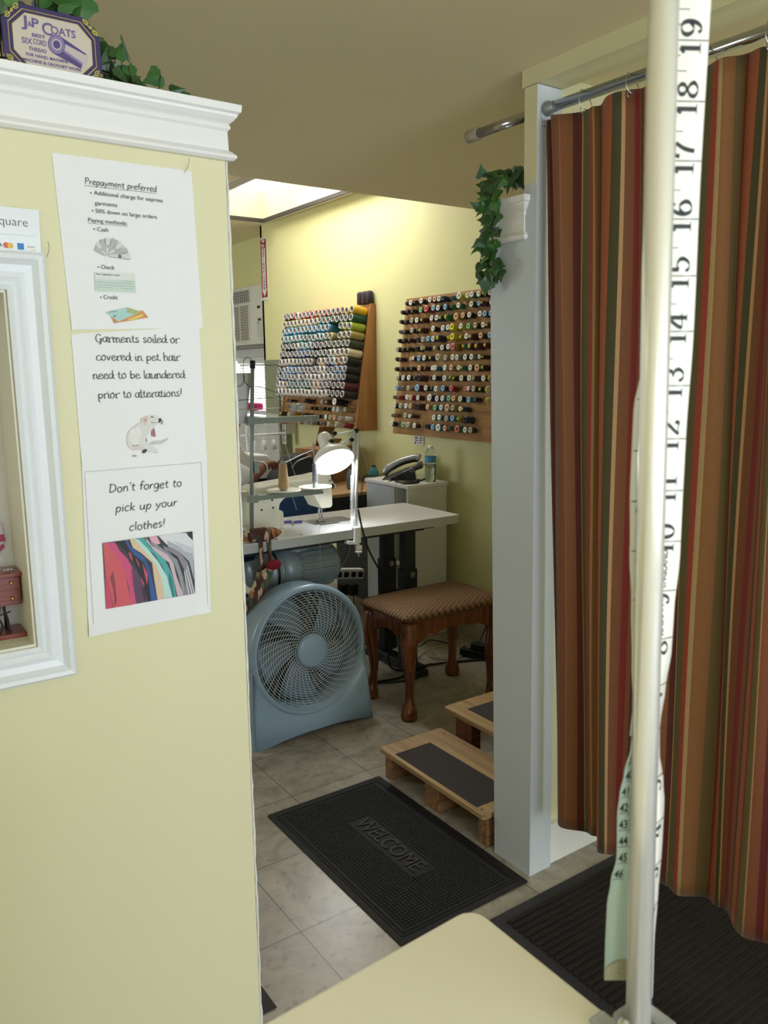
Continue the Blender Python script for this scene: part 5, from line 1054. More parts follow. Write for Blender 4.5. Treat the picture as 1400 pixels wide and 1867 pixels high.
tag(b.build('loose_threads', mat('white_thread', 'D8D8D4', .5, var=0)), 'fine white threads strung between the thread stand and the sewing machine', 'thread', kind='stuff')
# clear spool held on a rod stretching across in front of the rack
gs = thing('bobbin_holder', 'clear wide reel on a thin wire arm in front of the thread rack', 'reel', (1.60, 2.93, 1.29))
b = MB(); b.tube([(1.29, 2.93, 1.291), (1.66, 2.93, 1.291)], .0012, 6); b.build('wire_arm', M_CHROME, gs)
b = MB(); b.lathe((1.585, 2.93, 1.291), (1, .1, 0), [(0, .0), (0, .0215), (.003, .0215), (.0032, .017), (.044, .017), (.0442, .0195), (.047, .0195), (.047, 0)], 24); b.build('clear_reel', mat('milky_clear_plastic', 'D9DCDA', .15, var=0, trans=.5), gs)

# purple snips and patterned scissor pouch hanging off the table edge
sn = thing('thread_snips', 'small purple handled thread snips lying on the white table', 'scissors', (1.70, 3.15, DZ))
M_PUR = mat('purple_plastic', '4B3C8E', .35, var=.05)
b = MB(); b.tube([(1.678 + .020*math.cos(a), 3.185 + .012*math.sin(a), DZ + .0075) for a in [2*PI*k/14 for k in range(14)]], .0042, 6, closed=True); b.tube([(1.717 + .020*math.cos(a), 3.160 + .012*math.sin(a), DZ + .0075) for a in [2*PI*k/14 for k in range(14)]], .0042, 6, closed=True); b.build('handles', M_PUR, sn)
b = MB(); b.prism([(1.690, 3.165), (1.705, 3.158), (1.660, 3.112)], lambda u, v: Vector((u, v, DZ + .004)), (0, 0, .002)); b.prism([(1.700, 3.165), (1.690, 3.170), (1.668, 3.108)], lambda u, v: Vector((u, v, DZ + .006)), (0, 0, .002)); b.build('blades', M_STEEL, sn)
def ikat():
    m = bpy.data.materials.new('patterned_tapestry'); m.use_nodes = True; nt = m.node_tree; N = nt.nodes.new; L = nt.links.new; bs = nt.nodes['Principled BSDF']
    tc = N('ShaderNodeTexCoord'); mp = N('ShaderNodeMapping'); mp.inputs['Scale'].default_value = (60, 50, 22); mp.inputs['Rotation'].default_value = (0, .5, 0); L(tc.outputs['Object'], mp.inputs[0])
    n = N('ShaderNodeTexVoronoi'); n.inputs['Scale'].default_value = 1.2; L(mp.outputs[0], n.inputs['Vector'])
    sp = N('ShaderNodeSeparateColor'); L(n.outputs['Color'], sp.inputs[0])
    r = N('ShaderNodeValToRGB'); r.color_ramp.interpolation = 'CONSTANT'; e = r.color_ramp.elements; e[0].color = (*hexc('4A2A24'), 1); e[1].position = .86; e[1].color = (*hexc('3E5A4E'), 1)
    for p_, c in ((.2, '7A4A30'), (.36, 'C6AE90'), (.5, '5A3036'), (.62, '6A6244'), (.74, 'A8743E')): q = e.new(p_); q.color = (*hexc(c), 1)
    L(sp.outputs[0], r.inputs['Fac']); L(r.outputs[0], bs.inputs['Base Color']); bs.inputs['Roughness'].default_value = .9
    return m
M_IK = ikat()
pc = thing('pincushion', 'patterned tapestry pincushion roll lying on the table edge by the thread stand', 'pincushion', (1.42, 2.90, DZ))
b = MB(); b.lathe((1.305, 2.905, DZ + .028), (1, -.02, -.0), [(0, .004), (.02, .018), (.06, .028), (.12, .029), (.16, .023), (.185, .012), (.195, .002)], 20); b.build('cushion', M_IK, pc)
for x in (1.392, 1.428):
    b = MB(); b.grid([[Vector((x + dx, y, z)) for dx in (-.008, .008)] for (y, z) in ((2.90, DZ + .056), (2.878, DZ + .040), (2.872, DZ - .0), (2.872, DZ - .05), (2.866, .655))]); b.build('strap', M_IK, pc, solid=.003)
b = MB(); rows = []
for i in range(10):
    t = i/9; c0 = Vector((1.405 - .105*t, 2.858 - .02*math.sin(PI*t), .668 - .19*t)); w = .046 + .024*t
    rows.append([c0 + Vector((w*math.cos(a)*.88, .016*math.sin(a), w*math.cos(a)*.5)) for a in [2*PI*k/12 for k in range(13)]])
b.grid(rows); b.build('pouch', M_IK, pc, solid=.003)
b = MB(); b.ball((1.428, 2.838, .672), .034, 18, sc=(1.0, .45, .62)); o = b.build('red_tomato_pad', mat('dark_red_felt', '7E1B2A', .95, var=.15, scale=200, bump=.3, bscale=300), pc)
pb = MB(); pb.box(1.22, 1.345, 2.878, 2.884, .55, .60)

# clutch motor under the table
mo = thing('clutch_motor', 'grey finned sewing machine motor slung beneath the table behind the fan', 'motor', (1.63, 3.02, .6))
M_MO = mat('blue_grey_motor_paint', '8C9BA2', .4, metal=.2, var=.08); C = Vector((1.40, 3.02, .598))
b = MB(); b.lathe(C, (1, 0, 0), [(0, .0), (.0, .055), (.06, .062), (.062, .085), (.085, .092), (.115, .092), (.118, .080), (.128, .080), (.130, .094), (.17, .096), (.205, .093), (.21, .086), (.39, .086), (.405, .080), (.415, .06), (.417, 0)], 48); b.build('motor_housing', M_MO, mo)
b = MB()
for k in range(22):
    a = 2*PI*k/22; c_, s_ = math.cos(a), math.sin(a); p0 = C + Vector((.215, .0855*c_, .0855*s_)); t_ = Vector((0, -s_, c_))*.0022; o_ = Vector((0, c_, s_))*.013
    b.add([p0 - t_, p0 + t_, p0 + t_ + o_, p0 - t_ + o_] + [q + Vector((.165, 0, 0)) for q in (p0 - t_, p0 + t_, p0 + t_ + o_, p0 - t_ + o_)], [(0, 1, 2, 3), (4, 7, 6, 5), (3, 2, 6, 7), (0, 3, 7, 4), (1, 5, 6, 2)])
b.build('cooling_fins', M_MO, mo)
b = MB(); b.lathe(C + Vector((.092, 0, 0)), (1, 0, 0), [(0, .0935), (.012, .0935)], 48, cap=False); b.build('dark_slot_ring', M_BLACK, mo)
for dx in (.20, .27):
    b = MB(); b.tube(crom([C + Vector((dx, -.03, .075)), C + Vector((dx - .01, -.02, .11)), C + Vector((dx - .02, 0, .123))]), .009, 8); b.build('mount_arm', M_MO, mo)
b = MB(); b.cyl(C + Vector((.18, -.035, .08)), C + Vector((.29, -.035, .08)), .012, n=14); b.box(C.x + .10, C.x + .30, C.y - .05, C.y + .05, .706, .719); b.build('mount_plate', M_MO, mo)
b = MB(); b.tube([C + Vector((.32, 0, -.085)), C + Vector((.36, .0, -.16)), C + Vector((.30, .02, -.30))], .009, 8); b.build('treadle_link', M_DKGREY, mo)

# ------------------------------------------------------------------ clamp lamp
lp = thing('desk_lamp', 'white spring arm lamp with a big lit shade clamped to the sewing table', 'lamp', (1.852, 2.885, .72))
M_LW = mat('white_lamp_enamel', 'F2F5F5', .3, var=.01, coat=.3)
BX, BY = 1.852, 2.900
b = MB(); b.box(BX - .022, BX + .022, BY - .022, BY + .018, DZ, DZ + .012); b.lathe((BX, BY, DZ + .012), (0, 0, 1), [(0, .017), (.035, .014), (.042, .010), (.042, 0)], 18); b.box(BX - .016, BX + .016, 2.868, 2.884, .70, DZ + .010); b.prism([(-.05, .700), (.012, .690), (.012, .705), (-.045, .715)], lambda u, v: Vector((BX + u, 2.875, v)), (0, .03, 0)); b.build('clamp', M_LW, lp, bevel=.002)
b = MB(); b.cyl((BX + .004, 2.872, .64), (BX + .004, 2.872, .70), .0028, n=8); b.box(BX - .008, BX + .016, 2.862, 2.882, .672, .690); b.cyl((BX + .004, 2.872, .658), (BX + .004, 2.872, .668), .016, n=16); b.build('clamp_screw', M_WHITE, lp)
A0 = Vector((BX, BY, DZ + .050)); A1 = Vector((1.874, 2.905, 1.175))
b = MB()
for dy, dx in ((-.008, .004), (.008, -.004)): b.tube([A0 + Vector((dx, dy, 0)), A1 + Vector((dx, dy, 0))], .0068, 4)
b.build('lower_arm', M_LW, lp)
b = MB()
for dx in (-.018, .014):
    s0 = A0 + Vector((dx, -.004, .045)); s1 = A0 + Vector((dx + .005, -.004, .185))
    b.tube([s0 + (s1 - s0)*(i/90) + Vector((.0034*math.cos(i*1.5), .0034*math.sin(i*1.5), 0)) for i in range(91)], .0011, 4)
b.build('tension_springs', M_STEEL, lp)
B1 = Vector((1.772, 2.925, 1.145))
b = MB(); b.tube([A1 + Vector((0, 0, .010)), B1 + Vector((0, 0, .024))], .0052, 4); b.tube([A1 + Vector((-.02, 0, -.030)), B1 + Vector((.01, 0, -.020))], .0052, 4); b.tube([A1 + Vector((-.012, -.004, .006)), A1 + Vector((-.060, -.002, -.042))], .0040, 5); b.build('upper_arm', M_LW, lp)
b = MB()
for p_ in (A1 + Vector((0, -.010, .012)), A1 + Vector((-.025, -.010, -.028)), B1 + Vector((.004, -.010, .032)), B1 + Vector((-.012, -.012, .0))): b.cyl(p_, p_ + Vector((0, .018, 0)), .0085, n=12)
b.tube([A1 + Vector((.004, 0, .012)), A1 + Vector((.010, 0, -.03))], .006, 6); b.build('joint_knobs', M_BLACK, lp)
b = MB(); b.tube([B1 + Vector((0, 0, .03)), B1 + Vector((0, 0, -.045))], .005, 8); b.build('swivel', M_CHROME, lp)
# shade: dome opening toward the camera side and down
SC = Vector((1.766, 2.915, 1.058)); SD = Vector((-.06, -.68, -.73)).normalized()   # opening direction
b = MB(); b.lathe(SC, -SD, [(-.004, .089), (0, .0895), (.012, .088), (.030, .080), (.048, .064), (.062, .044), (.070, .034), (.082, .032), (.130, .031), (.145, .024), (.150, .010), (.150, 0)], 44, cap=False); b.build('lamp_shade', M_LW, lp, solid=.0015)
b = MB(); b.lathe(SC, -SD, [(.004, 0), (.004, .080), (.006, .085)], 40, cap=False)
b.build('lit_tube_diffuser', mat('lamp_light', 'FFFFFF', .5, var=0, emis='F4F8FF', estr=9.0), lp)
l = bpy.data.lights.new('desk_lamp_light', 'AREA'); l.shape = 'DISK'; l.size = .15; l.energy = 2.2; l.color = (.95, .98, 1)
o = bpy.data.objects.new('desk_lamp_light', l); COL.objects.link(o); o.location = SC + SD*.006; o.rotation_euler = SD.to_track_quat('-Z', 'Y').to_euler()
b = MB(); b.tube(crom([(1.868, 2.888, .845), (1.872, 2.880, .80), (1.880, 2.868, .74), (1.905, 2.862, .66), (1.960, 2.862, .565), (2.02, 2.87, .49), (2.08, 2.89, .435), (2.12, 2.94, .30), (2.10, 3.0, .10), (2.15, 3.0, .012), (2.35, 2.98, .008)], 8), .0042, 8); b.build('power_cord', M_CORD, lp)

# ------------------------------------------------------------------ cabinet with telephone and bottle
cb = thing('white_cabinet', 'white open shelved cabinet by the wall with a telephone on top', 'cabinet', (2.62, 3.55, 0))
CX0, CX1, CY0, CY1, CZ = 2.475, 2.735, 3.345, 3.735, .845
M_CB = mat('off_white_melamine', 'D8D9D4', .4, var=.02)
b = MB(); b.box(CX0 - .010, CX1 + .006, CY0 - .008, CY1 + .008, CZ - .018, CZ); b.build('cabinet_top', mat('white_melamine', 'E4E5E2', .35, var=.02), cb, bevel=.002)
b = MB(); b.box(CX0, CX1, CY0, CY0 + .016, .0005, CZ - .018); b.box(CX0, CX1, CY1 - .016, CY1, .0005, CZ - .018); b.box(CX1 - .012, CX1, CY0 + .016, CY1 - .016, .0005, CZ - .018); b.box(CX0 + .012, CX1 - .012, CY0 + .016, CY1 - .016, .06, .078); b.build('cabinet_sides', M_CB, cb)
b = MB(); b.box(CX0, CX1 - .012, 3.472, 3.486, .078, CZ - .018); b.build('divider', M_CB, cb)
for z in (.40, .62):
    b = MB(); b.box(CX0 + .005, CX1 - .012, CY0 + .016, 3.472, z, z + .016); b.build('shelf', M_WHITE, cb)
b = MB(); b.box(CX0 - .002, CX0 + .012, 3.488, CY1 - .016, .085, CZ - .022); b.build('cabinet_door', mat('blue_grey_door', 'C9D0DA', .4, var=.02), cb, bevel=.002)
md = thing('modem', 'small black modem with indicator lights on the cabinet shelf', 'modem', (2.55, 3.41, .416))
b = MB(); b.box(2.50, 2.66, 3.365, 3.465, .4165, .452); b.build('modem_case', M_BLACK, md, bevel=.003)
b = MB()
for k in range(4): b.box(2.4985, 2.50, 3.400 + k*.011, 3.404 + k*.011, .432, .437)
b.build('indicator_lights', mat('indicator_white', 'DDE4E8', .4, var=0), md)
ph = thing('desk_telephone', 'black and silver office telephone on a slanted base on the white cabinet', 'telephone', (2.56, 3.50, CZ))
# base wedge: rises away from the camera toward the wall end
M_PB = mat('black_phone_plastic', '1B1C1F', .35, var=.04); M_PS = mat('silver_phone_plastic', 'A9ABB0', .3, metal=.5, var=.03)
PX = 2.590; py0, py1 = 3.40, 3.66
PHO = Vector((2.640, 3.448, CZ + .096)); PHS = Vector((-.70, .60, -.39)).normalized(); PHV = Vector((.65, .76, 0)).normalized(); PHU = -PHS.cross(PHV)
if PHU.z < 0: PHU = -PHU
def phf(u, v, w): return PHO + PHS*u + PHV*v*.8 + PHU*w
b = MB()
vs = [phf(0, 0, 0), phf(.235, 0, 0), phf(.235, .17, 0), phf(0, .17, 0), phf(0, 0, -.028), phf(.235, 0, -.018), phf(.235, .17, -.018), phf(0, .17, -.028)]
b.add(vs, [(0, 1, 2, 3), (7, 6, 5, 4), (0, 4, 5, 1), (1, 5, 6, 2), (2, 6, 7, 3), (3, 7, 4, 0)]); b.build('phone_body', M_PB, ph, bevel=.006, seg=3)
b = MB(); hz = Vector((PHS.x, PHS.y, 0)).normalized(); b.prism([(.03, 0), (.16, 0), (.13, .030), (.04, .062)], lambda u, v: Vector((PHO.x, PHO.y, CZ + .0005)) + hz*u + PHV*.02 + Vector((0, 0, v)), PHV*.09); b.build('phone_foot', M_PB, ph, bevel=.003)
b = MB()
hp = crom([phf(.004, .140, .018), phf(.03, .142, .036), phf(.11, .142, .046), phf(.19, .142, .036), phf(.222, .140, .016)], 6)
b.tube(hp, [.016, .021, .0225, .021, .019, .018, .017, .0165, .016, .016, .016, .0165, .017, .017, .018, .019, .020, .022, .0235, .023, .022, .021, .020, .018, .016][:len(hp)], 12); b.build('handset', M_PS, ph)
b = MB(); b.tube([p_ + Vector((0, .002, -.014)) for p_ in hp[2:-2]], .0135, 10); b.build('handset_underside', M_PB, ph)
b = MB()
for i in range(5):
    for j in range(4):
        p_ = phf(.095 + i*.023, .022 + j*.024, .001); b.ball(p_, .0068, 8, sc=(1, 1, .5))
b.build('keypad_buttons', mat('dark_grey_keys', '4A4C52', .4, var=.1), ph)
b = MB(); b.add([phf(.012, .015, .0012), phf(.072, .015, .0012), phf(.072, .110, .0012), phf(.012, .110, .0012)], [(0, 1, 2, 3)]); b.build('phone_display', mat('grey_green_display', '6E7468', .2, var=.02), ph)
b = MB(); b.lathe(phf(.060, -.002, -.014), -PHV, [(0, .012), (.003, .012), (.004, .009)], 18, cap=False); b.tube([phf(.0, -.001, -.006), phf(.235, -.001, -.006)], .0014, 5); b.build('silver_edge_trim', M_PS, ph)
b = MB(); cp = crom([(2.545, 3.63, CZ + .03), (2.50, 3.70, CZ + .012), (2.468, 3.745, CZ + .008), (2.458, 3.756, CZ - .06), (2.458, 3.758, CZ - .15), (2.470, 3.75, CZ - .16)], 30)
b.tube([p_ + Vector((.006*math.cos(i*1.1), .006*math.sin(i*1.1), .005*math.sin(i*1.1))) for i, p_ in enumerate(cp)], .0022, 5); b.build('coiled_cord', M_CORD, ph)
b = MB(); b.tube(crom([(2.56, 3.50, CZ + .012), (2.50, 3.49, CZ + .01), (2.485, 3.45, CZ + .008), (2.50, 3.40, CZ + .008), (2.55, 3.37, CZ + .01), (2.62, 3.385, CZ + .02)], 6), .0042, 6); b.build('line_cord', M_CORD, ph)
ee = thing('earphone_headset', 'black headset lying under the telephone at the cabinet edge', 'headset', (2.54, 3.42, CZ)); b = MB(); b.tube([(2.53 + .045*math.cos(a), 3.405 + .028*math.sin(a), CZ + .006) for a in [2*PI*k/18 for k in range(18)]], .0055, 6, closed=True); b.build('headband', M_PB, ee); b = MB(); b.ball((2.57, 3.385, CZ + .013), .013, 10, sc=(1, 1, .9)); b.build('ear_pad', M_PB, ee)
b = MB(); b.grid([[Vector((2.475 + .09*s_ , 3.60 - .07*t + .05*s_, CZ + .001 + .020*s_*t + .0015*math.sin(7*t))) for s_ in (0, .33, .66, 1)] for t in (0, .25, .5, .75, 1)])
tag(b.build('paper_slip', M_PAPER, solid=.0004), 'white paper slip tucked under the front of the telephone', 'paper')
bo = thing('water_bottle', 'clear plastic water bottle with a blue label and white cap on the cabinet', 'bottle', (2.612, 3.37, CZ))
BXc, BYc = 2.655, 3.385
b = MB(); b.lathe((BXc, BYc, CZ), (0, 0, 1), [(0, .0), (.001, .026), (.006, .0305), (.02, .0315), (.030, .030), (.040, .0315), (.050, .030), (.060, .0315), (.070, .0295), (.080, .0285), (.090, .030), (.100, .0315), (.106, .0305), (.142, .0305), (.146, .032), (.160, .0295), (.175, .020), (.183, .0135), (.187, .0135)], 28, cap=False); b.build('bottle_body', mat('clear_bottle_plastic', 'EDF4F4', .06, var=0, trans=.93, ior=1.15), bo)
b = MB(); b.lathe((BXc, BYc, CZ), (0, 0, 1), [(.002, .0), (.003, .027), (.02, .0285), (.060, .0285), (.098, .0275), (.098, 0)], 24); b.build('water', mat('water', 'F2FAFA', .02, var=0, trans=1.0, ior=1.33), bo)
b = MB(); b.lathe((BXc, BYc, CZ), (0, 0, 1), [(.107, .0310), (.141, .0310)], 28, cap=False); o = b.build('bottle_label', mat('blue_bottle_label', '4E93BE', .35, var=.35, scale=55), bo)
b = MB(); b.lathe((BXc, BYc, CZ), (0, 0, 1), [(.182, .0142), (.195, .0142), (.196, .012), (.196, 0)], 20); b.build('bottle_cap', M_WHITE, bo)
b = MB(); b.box(2.792, 2.7955, 3.625, 3.715, 1.018, 1.066); bc = tag(b.build('business_card', M_PAPER), 'small white printed card fixed to the wall below the pegboard', 'card')
b = MB()
for (y0, y1, z0, z1) in ((3.675, 3.705, 1.052, 1.060), (3.635, 3.66, 1.052, 1.060), (3.67, 3.705, 1.040, 1.046), (3.635, 3.662, 1.040, 1.046), (3.692, 3.708, 1.022, 1.034), (3.640, 3.68, 1.026, 1.029), (3.640, 3.68, 1.032, 1.034)): b.box(2.7912, 2.7922, y0, y1, z0, z1)
b.build('card_print', M_INKG, bc)

# ------------------------------------------------------------------ thread rack (large cones) and peg board (small spools)
M_BRD = wood('orange_varnished_plywood', '8F6238', 'B98A54', 'Z', .4, 5, .2, 6); M_SIDE = wood('varnished_side_board', '96602F', 'B87E48', 'Z', .35, 4, .3, 6)
ORD = ['first', 'second', 'third', 'fourth', 'fifth', 'sixth', 'seventh', 'eighth', 'ninth', 'tenth', 'eleventh', 'twelfth', 'thirteenth', 'fourteenth', 'fifteenth', 'sixteenth', 'seventeenth', 'eighteenth', 'nineteenth', 'twentieth']
class Board:
    def __init__(s, top, bot):
        s.t = Vector((top[0], 0, top[1])); d = Vector((bot[0]-top[0], 0, bot[1]-top[1])); s.len = d.length; s.d = d.normalized()
        n = s.d.cross(Vector((0, 1, 0))); s.n = n if n.x < 0 else -n
    def at(s, y, q, out=0): return s.t + s.d*q + s.n*out + Vector((0, y, 0))
R1 = Board((2.768, 1.83), (2.649, 1.09)); R2 = Board((2.796, 1.838), (2.693, 1.082))
rk = thing('thread_rack', 'leaning wooden thread rack with wedge sides, the left of the two spool boards', 'rack', (2.78, 4.6, 1.09))
b = MB(); y0, y1 = 4.115, 5.06
b.add([R1.at(y0, 0), R1.at(y1, 0), R1.at(y1, R1.len), R1.at(y0, R1.len)] + [R1.at(y0, 0, -.012), R1.at(y1, 0, -.012), R1.at(y1, R1.len, -.012), R1.at(y0, R1.len, -.012)], [(0, 1, 2, 3), (7, 6, 5, 4), (0, 4, 5, 1), (1, 5, 6, 2), (2, 6, 7, 3), (3, 7, 4, 0)]); b.build('back_board', M_BRD, rk)
for yy in (4.098, 5.06):
    b = MB(); b.prism([(2.762, 1.835), (2.7985, 1.835), (2.7985, 1.078), (2.640, 1.078), (2.640, 1.09)], lambda u, v: Vector((u, yy, v)), (0, .017, 0)); b.build('side_board', M_SIDE, rk, bevel=.002)
b = MB(); b.add([R1.at(4.10, 0, 0), R1.at(5.2, 0, 0), R1.at(5.2, 0, -.03), R1.at(4.10, 0, -.03)], [(0, 1, 2, 3)])
pb_ = thing('peg_board', 'leaning plywood spool board full of small spools, the right of the two boards', 'rack', (2.78, 3.3, 1.08))
b = MB(); y0, y1 = 2.45, 3.785
b.add([R2.at(y0, 0), R2.at(y1, 0), R2.at(y1, R2.len), R2.at(y0, R2.len)] + [R2.at(y0, 0, -.010), R2.at(y1, 0, -.010), R2.at(y1, R2.len, -.010), R2.at(y0, R2.len, -.010)], [(0, 1, 2, 3), (7, 6, 5, 4), (0, 4, 5, 1), (1, 5, 6, 2), (2, 6, 7, 3), (3, 7, 4, 0)]); b.build('board_panel', wood('brown_plywood', '8A6236', 'B4864F', 'Y', .6, 4, 0, 8), pb_)
b = MB(); b.box(2.715, 2.798, 3.70, 3.72, 1.10, 1.12); b.box(2.715, 2.798, 2.6, 2.62, 1.10, 1.12); b.build('wall_spacer', M_PINE, pb_)

PAL = {'K': ('black', '141417'), 'B': ('dark brown', '33231A'), 'N': ('navy blue', '1B2548'), 'U': ('teal blue', '2E6E88'), 'Y': ('yellow', 'C9C030'), 'G': ('green', '2E7050'), 'D': ('dark olive', '2A2C22'), 'R': ('dark red', '8E2436'), 'P': ('plum', '4C2A48'), 'O': ('old gold', 'A08A3A'), 'M': ('maroon', '4E1826'), 'A': ('grey', '8A8C90'), 'L': ('lime green', '8FA64E'), 'C': ('cream', 'C9BFA0'), 'T': ('tan', '9A8468'), 'W': ('white', 'D8D8D4')}
PAL2 = {'r': ('red', 'B02A2E'), 'p': ('pinkish red', 'C84A50'), 'o': ('orange', 'D06A34'), 't': ('tan orange', 'C08A54'), 'y': ('bright yellow', 'E8B818'), 'Y': ('golden yellow', 'D8A828'), 'g': ('green', '1F6A4C'), 'G': ('dark green', '14503C'), 'l': ('lime green', 'A8B838'), 'L': ('pale yellow', 'D9C86A'), 'b': ('light blue', '4A9AC8'), 'B': ('blue', '3A5AA8'), 'c': ('pale turquoise', '8AC4C8'), 'k': ('khaki', 'A89A58'), 'K': ('black', '15161A'), 'N': ('navy blue', '1C2444'), 'm': ('maroon', '5A1A34'), 'M': ('dark plum', '3C1E30'), 'a': ('grey', '7A7C82'), 'A': ('dark grey', '4A4C4E'), 'w': ('white', 'E6E4DC'), 'C': ('cream', 'E0D4B4'), 'P': ('peach', 'E0B090'), 'T': ('taupe', '9A8A84'), 's': ('sky blue', '6AA0D8'), 'q': ('teal', '2A7A78'), 'O': ('deep orange', 'D87818'), 'D': ('dark olive grey', '3A4034'), 'v': ('lavender grey', '7A7896')}
M_CORE = mat('white_spool_plastic', 'E4E2DE', .4, var=.04, scale=60); M_HOLE = mat('spool_hole_shade', 'A8A4A4', .7, var=.1)  # hole grey has the shade inside the open cone cores painted in
caps = {'w': ('white', 'DCDCD6'), 'y': ('yellow', 'C9C42E'), 'p': ('peach', 'D8AE88'), 'b': ('blue', '8AB4D8'), 'k': ('black', '1A1A1C'), 'c': ('cream', 'B9B09A'), 'r': ('red', 'C86A64'), 'g': ('green', '8CC09A'), 'Y': ('yellow', 'D8CC30'), 'n': ('plain', '3A2E28')}
mesh_cache = {}
def mesh_of(key, fn, mats):
    if key not in mesh_cache:
        o = fn().build(key, mats); mesh_cache[key] = o.data; bpy.data.objects.remove(o)
    return mesh_cache[key]
def put(root_name, parts, M, label, group):
    cat = 'thread cone' if root_name == 'thread_cone' else 'thread spool'
    r = bpy.data.objects.new(root_name, None); r.empty_display_size = .02; COL.objects.link(r); r.matrix_world = M; tag(r, label, cat, group)
    for nm, me in parts:
        c = bpy.data.objects.new(nm, me); COL.objects.link(c); c.parent = r
    return r
def frame(p, ax):
    z = Vector(ax).normalized(); x = Vector((0, 1, 0)); y = z.cross(x).normalized(); x = y.cross(z)
    return Matrix(((x.x, y.x, z.x, p.x), (x.y, y.y, z.y, p.y), (x.z, y.z, z.z, p.z), (0, 0, 0, 1)))
Zx = Vector((0, 0, 1)); O0 = Vector((0, 0, 0))
def core_big(): return MB().lathe(O0, Zx, [(0, .0), (0, .020), (.098, .0190), (.1035, .0200), (.108, .0196), (.1085, .0178), (.107, .0164)], 20, 0, cap=False).lathe(O0, Zx, [(.107, .0164), (.105, .0158), (.070, .0150), (.070, 0)], 18, 1, cap=False)
def thr_big(): return MB().lathe(O0, Zx, [(.004, .0200), (.006, .0240), (.012, .0250), (.088, .0250), (.099, .0245), (.1035, .0225), (.104, .0195)], 20, 0, cap=False)
GA = 'large thread cones on the left rack'
rack_rows = [(.045, 'mmrCrrrpoortttYyyy'[0:17]), (.093, 'kklLLLPPlgggGGGGG'), (.140, 'bbbbbbqbbbbb__lll'), (.194, 'cccccqqqccckk_kkk'), (.245, 'KKMMCcccMmMDAAAAD'), (.298, 'KKKNBBBNGGGGCwCCC'), (.349, 'PCCCkTTTT_CPswOCK'), (.402, 'NsssBsvvvvwwNBssK'), (.448, 'NsvTvwawwwwwwwvaK'), (.497, 'wwoqqqqqqPPvammmm'), (.548, 'wwwwCwwCwwwwwKKKK')]
TIPW = {'O': 'deep orange rim'}
for ri, (s_, cols_) in enumerate(rack_rows):
    n = len(cols_)
    for k, c in enumerate(cols_):     # k = 0 is the farthest (left in the photo)
        if c == '_': continue
        y = 4.980 - .0524*k
        nm, hx = PAL2[c]; rr_ = random.Random(ri*31 + k)
        core = mesh_of('spool_core_big', core_big, [M_CORE, M_HOLE]); th_ = mesh_of('thread_big_' + hx, thr_big, [threadmat(hx)])
        ax = R1.n + Vector((0, rr_.uniform(-.03, .03), rr_.uniform(-.03, .03)))
        M = frame(R1.at(y, s_ + rr_.uniform(-.002, .002), .002), ax)
        put('thread_cone', [('cone_core', core), ('wound_thread', th_)], M, '%s thread cone, %s from the left, %s row down, left rack' % (nm, ORD[k], ORD[ri]), GA)
# sparse lower rows of the rack
def core_small(r, L): return MB().lathe(O0, Zx, [(0, 0), (0, r), (.003, r), (.0035, r*.6), (L - .0035, r*.6), (L - .003, r), (L, r), (L, r*.32), (L - .006, r*.30)], 16, 0, cap=False).lathe(O0, Zx, [(L - .006, r*.31), (L - .006, 0)], 16, 1, cap=False)
def thr_small(r, L, taper=.92): return MB().lathe(O0, Zx, [(.004, r*.6), (.005, r*.92), (L*.5, r*.97), (L - .006, r*taper), (L - .004, r*.6)], 16, 0, cap=False)
def small(board, y, s_, cname, hx, capk, r, L, label, group, ri=0):
    cn, chx = caps[capk]
    if capk == 'y':    # tube with a small yellow cap
        cr = mesh_of('core_y%.4f%.3f' % (r, L), lambda: MB().lathe(O0, Zx, [(0, 0), (0, r*.9), (L, r*.5), (L + .003, r*.5), (L + .004, r*.3), (L + .0035, r*.18), (L, 0)], 14, 0, cap=False), [mat('cap_' + chx, chx, .4, var=.04)])
        tm = mesh_of('thr_y%s%.4f%.3f' % (hx, r, L), lambda: MB().lathe(O0, Zx, [(.003, r*.9), (.005, r*1.0), (L - .008, r*.95), (L - .001, r*.55)], 16, 0, cap=False), [threadmat(hx)])
    elif capk == 'n':
        cr = mesh_of('core_n%s%.4f%.3f' % (hx, r, L), lambda: MB().lathe(O0, Zx, [(0, 0), (0, r*.7), (L, r*.66), (L + .001, r*.5), (L - .003, r*.4), (L - .003, 0)], 14, 0, cap=False), [mat('tube_end', '77716A', .5, var=.1)])
        tm = mesh_of('thr_n%s%.4f%.3f' % (hx, r, L), lambda: MB().lathe(O0, Zx, [(.003, r*.7), (.005, r*.98), (L - .010, r*.94), (L - .001, r*.68)], 16, 0, cap=False), [threadmat(hx)])
    else:
        cr = mesh_of('core_%s%.4f%.3f' % (chx, r, L), lambda: core_small(r, L), [mat('cap_' + chx, chx, .4, var=.06), mat('dark_hole', '1E1C1C', .8, var=0)])
        tm = mesh_of('thr_%s%.4f%.3f' % (hx, r, L), lambda: thr_small(r, L), [threadmat(hx)])
    rr_ = random.Random(int(y*1000) + ri)
    ax = board.n + Vector((0, rr_.uniform(-.04, .04), rr_.uniform(-.06, .04)))
    put('thread_spool', [('spool_core', cr), ('wound_thread', tm)], frame(board.at(y, s_, .001), ax), label, group)
